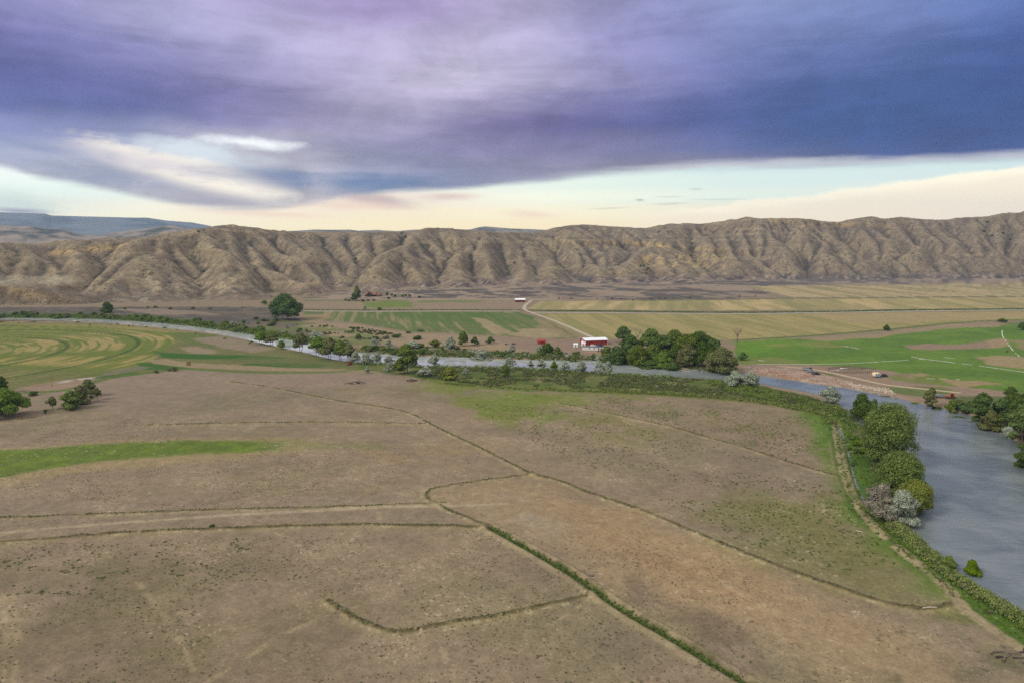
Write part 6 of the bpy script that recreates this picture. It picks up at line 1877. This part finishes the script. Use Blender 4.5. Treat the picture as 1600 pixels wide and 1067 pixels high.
def car(name, u, v, rot, L, Wd, hb, hc, cab, body, label, cat, bed=False, group=None):
    """vehicle: body with wheel arches cut by wheels, tapered cabin, windows, lamps"""
    r = root_at(name, u, v, rot, label, cat, group)
    rw = 0.38
    V, f = prism([(-L / 2, .45), (-L / 2 + .1, .32), (L / 2 - .1, .32), (L / 2, .5), (L / 2 - .05, hb - .12), (L / 2 - .9, hb), (-L / 2 + .05, hb)], -Wd / 2, Wd / 2, 'y')
    bd = part('body', r, [(V, f)], body, 0.05, True)
    c0, c1 = cab
    V, f = prism([(c0, hb - .01), (c1, hb - .01), (c1 - .55, hc), (c0 + .25, hc)], -Wd / 2 + .08, Wd / 2 - .08, 'y')
    part('cabin', r, [(V, f)], body, 0.06, True)
    V, f = prism([(c0 + .12, hb + .06), (c1 - .12, hb + .06), (c1 - .58, hc - .1), (c0 + .32, hc - .1)], -Wd / 2 + .06, Wd / 2 - .06, 'y')
    part('window', r, [(V, f)], DARKW)
    part('windscreen', r, [xf(box(-.02, .02, -Wd / 2 + .2, Wd / 2 - .2, -.30, .30), (c1 - .24, 0, hb + (hc - hb) * .5), 0, 0, -math.atan2(.55, hc - hb))], DARKW)
    if bed:
        part('bed', r, [box(-L / 2 + .15, c0 - .1, -Wd / 2 + .12, Wd / 2 - .12, hb - .02, hb + .03)], RUBBER)
    for sx in (-L * .31, L * .31):
        for sy in (-1, 1):
            V, f = tube_np([(sx, sy * (Wd / 2 - .22), rw), (sx, sy * (Wd / 2 + .03), rw)], [rw, rw], 14)
            V2, f2 = tube_np([(sx, sy * (Wd / 2 + .03), rw), (sx, sy * (Wd / 2 + .035), rw)], [rw, .02], 14)
            w0 = part('wheel', r, [(V, f), (V2, f2)], RUBBER)
            V, f = tube_np([(sx, sy * (Wd / 2 + .04), rw), (sx, sy * (Wd / 2 + .06), rw)], [.22, .05], 10)
            part('rim', w0, [(V, f)], STEEL)
    for sy in (-1, 1):
        part('headlight', r, [box(L / 2 - .08, L / 2 + .02, sy * Wd * .36 - .16, sy * Wd * .36 + .16, .66, .84)], WHITEP)
    return r


car('pickup_truck', 937, 540.4, math.radians(10), 5.6, 2.0, 1.15, 1.95, (-.5, 1.6), BLUE, 'dark blue pickup parked between the red barn and the trailer home', 'pickup', True)
car('parked_car', 927, 541.0, math.radians(5), 4.6, 1.8, 1.0, 1.5, (-1.8, 1.3), WHITEP, 'white car half hidden behind the trailer home roof', 'car')
car('pickup_truck', 1380, 587.6, math.radians(8), 5.6, 2.0, 1.15, 1.95, (-.5, 1.6), NAVY, 'black-blue pickup parked beside the blue and white camper', 'pickup', True)
car('parked_car', 1267, 580.6, math.radians(-12), 4.6, 1.8, 1.0, 1.5, (-1.8, 1.3), GREYP, 'grey abandoned car on the yard above the stony bank', 'car')
car('pickup_truck', 1275, 584.0, math.radians(-6), 5.2, 1.9, 1.05, 1.8, (-.5, 1.5), NAVY, 'old dark pickup nearest the stony bank', 'pickup', True)
car('farm_truck', 1262, 577.6, math.radians(-20), 6.2, 2.2, 1.4, 2.5, (.6, 2.6), GREYP, 'high grey farm truck behind the abandoned car in the yard', 'truck', True)
# ---- camper
cp = root_at('camper_trailer', 1369, 588.0, math.radians(12), 'rounded camper trailer, cream roof and blue front, beside the corral', 'camper')
V, f = prism([(-2.3, .5), (2.1, .5), (2.4, 1.2), (2.2, 2.3), (1.5, 2.9), (-1.8, 2.95), (-2.35, 2.4)], -1.1, 1.1, 'y')
part('body', cp, [(V, f)], BEIGE, 0.08, True)
part('front_panel', cp, [box(-1.2, 2.0, -1.16, -1.11, .6, 1.6)], LBLUE)
part('window', cp, [box(-1.6, -.5, -1.15, -1.11, 1.7, 2.3)], DARKW); part('window', cp, [box(.2, 1.4, -1.15, -1.11, 1.8, 2.3)], DARKW)
part('door', cp, [box(-.4, .15, -1.16, -1.12, .6, 2.4)], WHITEP)
for sy in (-1, 1):
    V, f = tube_np([(-.2, sy * .9, .36), (-.2, sy * 1.14, .36)], [.36, .36], 12); V2, f2 = tube_np([(-.2, sy * 1.14, .36), (-.2, sy * 1.145, .36)], [.36, .02], 12)
    part('wheel', cp, [(V, f), (V2, f2)], RUBBER)
part('hitch', cp, [box(2.3, 3.5, -.06, .06, .45, .57)], STEEL)
# ---- red farm shed
rs_ = root_at('red_shed', 846, 537.2, math.radians(12), 'small bright red shed alone left of the farmyard', 'shed')
gable('shed', rs_, 6.4, 3.6, 2.5, 3.5, RED2, RED2, 0.25)
part('door', rs_, [box(-1.2, 1.2, -1.88, -1.82, 0, 2.2)], plain('dark_red_door', (120, 40, 36), 0.7))
# ---- shed on the upper road
us = root_at('roadside_shed', 812.5, 472.0, math.radians(2), 'low dark red shed with a white roof at the end of the gravel road', 'shed')
gable('shed', us, 14.0, 7.0, 3.4, 5.0, plain('dark_red_boards', (112, 52, 46), 0.8, 0.1, 0.6, band=(0, 1.2, 0.05)), WHITEM, 0.5)
for xd in (-4.5, 0, 4.5): part('door', us, [box(xd - 1.2, xd + 1.2, -3.58, -3.52, 0, 2.6)], plain('brown_door_boards', (86, 44, 40), 0.8))
# ---- log house
lh = root_at('log_house', 580, 463.4, math.radians(-6), 'brown log house with a rust brown roof under the bare hills', 'house')
gable('house', lh, 17, 9, 3.6, 6.8, LOGB, ROOFO, 0.9)
wing = part('wing', lh, [prism([(-4, 0), (4, 0), (4, 3.6), (0, 7.4), (-4, 3.6)], -9.5, -3.5, 'y')], LOGB)
part('wing_roof', wing, [prism([(-4.7, 3.1), (0, 7.55), (0, 7.8), (-4.7, 3.35)], -10.2, 0, 'y'), prism([(0, 7.55), (4.7, 3.1), (4.7, 3.35), (0, 7.8)], -10.2, 0, 'y')], ROOFO)
gar = part('garage', lh, [prism([(-4, 0), (4, 0), (4, 2.9), (0, 5.0), (-4, 2.9)], 9.2, 16, 'x')], plain('pale_brown_logs', (92, 72, 62), 0.85, 0.15))
part('garage_roof', gar, [prism([(-4.5, 2.7), (0, 5.1), (0, 5.3), (-4.5, 2.9)], 9.0, 16.4, 'x'), prism([(0, 5.1), (4.5, 2.7), (4.5, 2.9), (0, 5.3)], 9.0, 16.4, 'x')], ROOFO)
for xw in (-7, 6): part('window', lh, [box(xw - .9, xw + .9, -4.58, -4.52, 1.2, 2.6)], DARKW)
part('window', lh, [box(-1.6, 1.6, -9.58, -9.52, 1.0, 4.2)], DARKW)
part('door', lh, [box(3.9, 4.9, -4.58, -4.52, 0, 2.2)], DARKW)
part('chimney', lh, [box(-5.5, -4.4, -.6, .6, 4.5, 8.3)], WOOD)

# ---- corral: three rows of rail fence with posts
def rail_fence(a, b_, label, n, h=1.5, rails=3):
    x0, y0, z0 = G0(*a); x1, y1, z1 = G0(*b_)
    L = math.hypot(x1 - x0, y1 - y0); rot = math.atan2(y1 - y0, x1 - x0)
    r = bpy.data.objects.new('corral_fence', None); COL.objects.link(r); r.location = (x0, y0, z0); r.rotation_euler = (0, 0, rot)
    tagit(r, label, 'fence')
    pm = None
    for i in range(n + 1):
        xx = L * i / n
        if pm is None: o = part('post', r, [box(-.1, .1, -.1, .1, -.4, h + .15)], WOOD); pm = o
        else:
            o = pm.copy(); COL.objects.link(o); o.parent = r
        o.location = (xx, 0, 0.0)
    for k in range(rails):
        part('rail', r, [box(0, L, -.16, -.11, .35 + k * .42, .49 + k * .42)], WOOD)
    return r


rail_fence((1294, 576.0), (1330, 572.6), 'weathered rail fence, back left side of the corral', 10)
rail_fence((1330, 572.6), (1368, 576.6), 'weathered rail fence, back right side of the corral', 12)
rail_fence((1294, 578.6), (1318, 582.0), 'weathered rail fence, front left side of the corral', 8)
rail_fence((1318, 582.0), (1362, 581.4), 'weathered rail fence, front right side of the corral', 13)
rail_fence((1318, 577.0), (1352, 576.4), 'weathered rail fence dividing the middle of the corral', 9)
tr_ = root_at('feed_trough', 1304, 579.0, math.radians(6), 'long white feed trough in the left end of the corral', 'trough')
part('basin', tr_, [box(-3, 3, -.4, .4, .35, .8)], WHITEP); part('leg', tr_, [box(-2.8, -2.6, -.3, .3, -.1, .35)], WOOD); part('leg', tr_, [box(2.6, 2.8, -.3, .3, -.1, .35)], WOOD)
tr_ = root_at('feed_trough', 1318, 575.6, math.radians(-4), 'white feed trough at the back of the corral', 'trough')
part('basin', tr_, [box(-2.2, 2.2, -.4, .4, .35, .8)], WHITEP); part('leg', tr_, [box(-2, -1.8, -.3, .3, -.1, .35)], WOOD); part('leg', tr_, [box(1.8, 2, -.3, .3, -.1, .35)], WOOD)


def tractor(u, v, rot, body, label, sc=1.0):
    r = root_at('tractor', u, v, rot, label, 'tractor'); r.scale = (sc,) * 3
    part('engine_hood', r, [box(.2, 2.1, -.42, .42, .8, 1.6)], body, .06)
    part('cab', r, [prism([(-1.2, 1.0), (.2, 1.0), (.05, 2.6), (-1.0, 2.6)], -.7, .7, 'y')], DARKW, .04)
    part('cab_roof', r, [box(-1.15, .2, -.8, .8, 2.61, 2.75)], body, .03)
    part('chassis', r, [box(-1.4, 1.9, -.35, .35, .55, .8)], STEEL)
    part('exhaust', r, [tube_np([(1.2, .2, 1.6), (1.2, .2, 2.6)], [.05, .05], 6)], STEEL)
    for sx, rw in ((-.8, .85), (1.6, .55)):
        for sy in (-1, 1):
            V, f = tube_np([(sx, sy * .72, rw), (sx, sy * 1.15, rw)], [rw, rw], 16)
            V2, f2 = tube_np([(sx, sy * 1.15, rw), (sx, sy * 1.16, rw)], [rw, rw * .5], 16)
            w0 = part('wheel', r, [(V, f), (V2, f2)], RUBBER)
            V, f = tube_np([(sx, sy * 1.10, rw), (sx, sy * 1.17, rw)], [rw * .52, rw * .3], 12)
            part('rim', w0, [(V, f)], body)
        part('fender', r, [xf(box(-rw * .7, rw * .7, -1.15, -.72, rw * 1.02 + rw, rw * 1.02 + rw + .06), (sx, 0, -.05)), xf(box(-rw * .7, rw * .7, .72, 1.15, rw * 1.02 + rw, rw * 1.02 + rw + .06), (sx, 0, -.05))], body)
    return r


tractor(546.5, 570.2, math.radians(200), TRED, 'orange-red tractor parked on the near bank by the silver olive row', 0.85)
tractor(1486, 621.2, math.radians(170), ORANGE, 'orange tractor by the dirt road left of the right-edge grove')
ft = root_at('flatbed_trailer', 1466, 620.2, math.radians(-4), 'long dark flatbed trailer beside the orange tractor', 'trailer')
part('bed', ft, [box(-4, 3.4, -1.2, 1.2, .8, 1.0)], ASHC); part('load', ft, [prism([(-3.6, 1.0), (2.8, 1.0), (2.2, 1.7), (-2.6, 1.9)], -1.0, 1.0, 'y')], GREYP); part('hitch', ft, [box(3.4, 5, -.08, .08, .75, .9)], STEEL)
for sx in (-2.4, -1.4):
    for sy in (-1, 1):
        V, f = tube_np([(sx, sy * .95, .42), (sx, sy * 1.2, .42)], [.42, .42], 12); V2, f2 = tube_np([(sx, sy * 1.2, .42), (sx, sy * 1.205, .42)], [.42, .02], 12)
        part('wheel', ft, [(V, f), (V2, f2)], RUBBER)
# ---- low farm implements at the left of the yard
for (u, v, s_, lb) in ((802.5, 538.2, 1.0, 'dark disc harrow on bare ground left of the red shed, larger of two'), (791, 538.4, .75, 'dark disc harrow on bare ground left of the red shed, smaller of two')):
    q = root_at('disc_harrow', u, v, math.radians(8), lb, 'harrow'); q.scale = (s_,) * 3
    part('frame', q, [box(-1.7, 1.7, -.9, -.75, .8, .98), box(-1.7, 1.7, .75, .9, .8, .98), box(-1.7, -1.55, -.9, .9, .8, .98), box(1.55, 1.7, -.9, .9, .8, .98), box(-.08, .08, -2.4, .9, .8, .98)], ASHC)
    for yy in (-.8, .8):
        pcs = []
        for k in range(9):
            xx = -1.5 + k * .375
            V, f = tube_np([(xx - .02, yy, .42), (xx, yy, .42), (xx + .02, yy, .42)], [.05, .42, .05], 12); pcs.append((V, f))
        V, f = tube_np([(-1.6, yy, .42), (1.6, yy, .42)], [.06, .06], 6); pcs.append((V, f))
        part('disc_row', q, pcs, RUBBER)

# ---- hay bales stacked two high
def bale(z, label, rz):
    x, y, zz = G0(294.5, 571.0)
    rng = np.random.default_rng(int(z * 10) + 3)
    bm = bmesh.new(); bmesh.ops.create_cube(bm, size=1.0)
    bmesh.ops.subdivide_edges(bm, edges=list(bm.edges), cuts=5, use_grid_fill=True)
    for v_ in bm.verts:
        c = v_.co; l = (abs(c.x * 2) ** 8 + abs(c.y * 2) ** 8 + abs(c.z * 2) ** 8) ** 0.125
        v_.co = Vector((c.x / max(l, .5) * 2.5, c.y / max(l, .5) * 1.4, c.z / max(l, .5) * 1.5)) + Vector(rng.normal(0, .03, 3))
    me = bpy.data.meshes.new('hay_bale'); bm.to_mesh(me); bm.free(); me.materials.append(HAY)
    o = link('hay_bale', me); o.location = (x, y, zz + z); o.rotation_euler = (0, 0, rz)
    tagit(o, label, 'hay bale')
    pcs = [xf(box(s - .03, s + .03, -.72, .72, -.77, .77), (0, 0, 0)) for s in (-.7, .7)]
    part('twine', o, pcs, WOODP)


bale(0.74, 'bottom bale of the lone straw stack at the edge of the pivot field', 0.15)
bale(2.25, 'top bale of the lone straw stack at the edge of the pivot field', 0.05)

# ---- pole
pl_ = root_at('utility_pole', 81.6, 605.5, 0, 'thin wooden pole standing alone near the left-edge trees', 'pole')
part('shaft', pl_, [tube_np([(0, 0, -.5), (0, 0, 4.6)], [.12, .08], 8)], WOOD); part('crossarm', pl_, [box(-.5, .5, -.05, .05, 4.1, 4.2)], WOOD)


def log_pile(name, u, v, n, L, spread, hgt, mats, label, cat, seed, rot=0.0, flat=False, z=None):
    r = root_at(name, u, v, rot, label, cat)
    if z is not None: r.location.z = z
    rng = np.random.default_rng(seed)
    for i in range(n):
        l = L * rng.uniform(.4, 1.0); a = rng.uniform(-.9, .9); zc = .12 + abs(rng.normal(0, .35)) * hgt; cx_, cy_ = rng.normal(0, spread * .35), rng.normal(0, spread * .16)
        d = np.array([math.cos(a), math.sin(a), rng.normal(0, .12)]) * l / 2
        c = np.array([cx_, cy_, zc]); rr0 = rng.uniform(.10, .22) * (1.0)
        pts = [c - d, c + rng.normal(0, .05, 3) * l, c + d]; pts = [np.array([p[0], p[1], max(p[2], .05)]) for p in pts]
        part('log', r, [tube_np(pts, [rr0, rr0 * .9, rr0 * .6], 6)], mats[i % len(mats)], smooth=True)
    return r


log_pile('debris_pile', 555, 599.2, 34, 4.0, 9.0, 2.4, [WOOD, ASHC, WOODP, WOOD], 'heap of grey timber and branches on the brown pasture', 'debris pile', 3)
log_pile('brush_pile', 643, 594.6, 20, 3.5, 9.0, .6, [ASHC, ASHC, WOOD], 'flat dark patch of burnt branches right of the timber heap', 'brush pile', 4)
log_pile('driftwood', 1023, 571.5, 16, 9.0, 17, .6, [WOODR, WOODP], 'reddish driftwood stranded in the river under the grove', 'driftwood', 5, -.1, z=-1.1)
log_pile('driftwood', 1068, 575.6, 9, 10.0, 10, .5, [WOODP, WOODP], 'pale bleached logs stranded in the river, right of the reddish ones', 'driftwood', 6, -.1, z=-1.1)
log_pile('board_pile', 926, 899, 8, 2.2, 3.0, .4, [WOODP, WOOD], 'few weathered boards lying beside the green ditch', 'board pile', 7)
log_pile('brush_pile', 1580, 1022, 12, 2.6, 6.0, .5, [WOOD, ASHC], 'dead branches lying at the lower right edge', 'branches', 8, .5)
for (u, v, l, rt, m, lb) in ((1547, 956.5, 2.2, -.5, ASHC, 'dark log beside the reeds, lower right'), (1452, 950.5, 3.4, .1, WOODP, 'whitish log on the end of the curved border'), (1343, 829, 1.8, -.6, WOODP, 'small bleached branch on the green slope above the side track'),
                     (734, 640.5, 5, 0, WOODP, None), (1070, 815, 1.5, .4, WOODP, None)):
    if lb is None: continue
    r = root_at('fallen_log', u, v, rt, lb, 'log')
    part('trunk', r, [tube_np([(-l / 2, 0, .16), (0, .06, .2), (l / 2, 0, .14)], [.2, .19, .13], 8)], m, smooth=True)
    part('branch', r, [tube_np([(0, .05, .2), (l * .2, .5, .45)], [.07, .03], 6)], m, smooth=True)
for (u, v, h, rr0, lb) in ((1397, 620.5, 5.0, .45, 'tall grey dead tree stump standing at the river edge'), (1097, 577.5, 2.6, 1.0, 'pale broad stump at the water edge under the grove')):
    r = root_at('tree_stump', u, v, 0, lb, 'stump')
    part('trunk', r, [tube_np([(0, 0, -.8), (.05, 0, .4), (.0, .05, h * .6), (.12, 0, h)], [rr0 * 1.6, rr0, rr0 * .8, rr0 * .5], 9)], DEAD, smooth=True)
    part('branch', r, [tube_np([(0, 0, h * .6), (.5, .2, h * .85)], [rr0 * .35, rr0 * .12], 6)], DEAD, smooth=True)

# ---- the cow
x, y, z = G0(1573, 551.2)
me = bpy.data.meshes.new('cow'); 
vs = [(0, 0, 1.0), (.75, 0, 1.02), (-.7, 0, 1.0), (1.15, 0, 1.15), (1.45, 0, 1.1), (1.7, 0, .95),
      (.65, .22, .6), (.66, .22, .3), (.66, .22, .03), (.65, -.22, .6), (.66, -.22, .3), (.66, -.22, .03),
      (-.68, .24, .62), (-.78, .24, .34), (-.74, .24, .03), (-.68, -.24, .62), (-.78, -.24, .34), (-.74, -.24, .03), (-1.0, 0, .95), (-1.05, 0, .45)]
es = [(0, 1), (0, 2), (1, 3), (3, 4), (4, 5), (1, 6), (6, 7), (7, 8), (1, 9), (9, 10), (10, 11), (2, 12), (12, 13), (13, 14), (2, 15), (15, 16), (16, 17), (2, 18), (18, 19)]
me.from_pydata(vs, es, [])
cow = link('cow', me); cow.location = (x, y, z); cow.rotation_euler = (0, 0, 0.2)
tagit(cow, 'dark brown cow standing on the green field at the far right', 'cow')
sk_ = cow.modifiers.new('skin', 'SKIN'); cow.modifiers.new('sub', 'SUBSURF').render_levels = 1
rad = [.40, .36, .36, .22, .17, .10, .14, .08, .07, .14, .08, .07, .16, .09, .07, .16, .09, .07, .06, .03]
for i, q in enumerate(rad): me.skin_vertices[0].data[i].radius = (q * .8, q)
me.skin_vertices[0].data[0].use_root = True
me.materials.append(plain('cow_hide', (62, 40, 30), 0.8))
part('horns', cow, [tube_np([(1.5, -.12, 1.22), (1.52, -.3, 1.38)], [.03, .01], 5), tube_np([(1.5, .12, 1.22), (1.52, .3, 1.38)], [.03, .01], 5)], WOODP)


# ---- stones: rubble on the gravel bank, pale stones in the pasture
def stones(name, pts, sizes, mats, label, seed, flat=.6):
    rng = np.random.default_rng(seed); a = np.array(pts); n = len(a); zs = gh(a[:, 0], a[:, 1])
    oc = np.array([(1, 0, 0), (0, 1, 0), (-1, 0, 0), (0, -1, 0), (0, 0, 1), (0, 0, -1)], float)
    tri = np.array([(0, 1, 4), (1, 2, 4), (2, 3, 4), (3, 0, 4), (1, 0, 5), (2, 1, 5), (3, 2, 5), (0, 3, 5)])
    s = rng.uniform(sizes[0], sizes[1], n) ** 1.0
    V = oc[None] * s[:, None, None] * rng.uniform(.6, 1.3, (n, 6, 3)); V[:, :, 2] *= flat
    V += np.stack([a[:, 0], a[:, 1], zs + s * .15], 1)[:, None]
    Fq = (tri[None] + (np.arange(n) * 6)[:, None, None]).reshape(-1, 3)
    mi = np.repeat(rng.integers(0, len(mats), n), 8)
    o = link(name, mesh_np(name, V.reshape(-1, 3), Fq, mats, mi), 'stuff'); o['label'] = label
    return o


ST1 = plain('pink_stone', (168, 148, 132), 0.95, 0.15, 1.0); ST2 = plain('white_stone', (190, 180, 166), 0.95, 0.1, 1.0); ST3 = plain('rust_stone', (140, 98, 74), 0.95, 0.2, 1.0)
gb = [(1172, 574), (1230, 577), (1290, 585), (1345, 599), (1350, 609), (1300, 603), (1227, 592.5), (1165, 583)]
stones('bank_rubble', scatter_px(gb, 1000, random.Random(71)), (.12, .5), [ST1, ST2, ST3, ST1], 'pale and rust coloured rubble covering the stony bank', 72)
stones('bank_boulders', scatter_px([(1320, 597), (1390, 606), (1400, 616), (1345, 610)], 420, random.Random(73)), (.2, .7), [ST1, ST2, WOODP], 'pale boulders at the downstream end of the stony bank', 74)
stones('white_rubble', scatter_px([(1328, 949), (1345, 951), (1352, 958), (1336, 961)], 46, random.Random(75)), (.05, .16), [ST2], 'small patch of white rubble on the brown pasture, lower right', 76)
dd = np.concatenate([along(DK[k], 0.55, 1.2, 0.3, 80 + i) for i, k in enumerate('abcef')])
stones('border_stones', dd[::2], (.04, .11), [ST1, HAY], 'little pale clods along the earth borders', 77)
stones('pasture_stones', np.concatenate([scat([(-50, 900), (1160, 900), (1250, 1100), (-50, 1100)], 900, None, 0, 78), scat([(950, 900), (1500, 960), (1600, 1067), (1150, 1067)], 400, None, 0, 79)]), (.04, .12), [ST2, ST1], 'scattered pale stones in the foreground pasture', 80)
stones('ditch_edge_clods', along(GREEN_DITCH[20:], 0.5, 3.2, .3, 81)[::2], (.06, .2), [ST1, WOODP], 'pale clods beside the green ditch', 82)
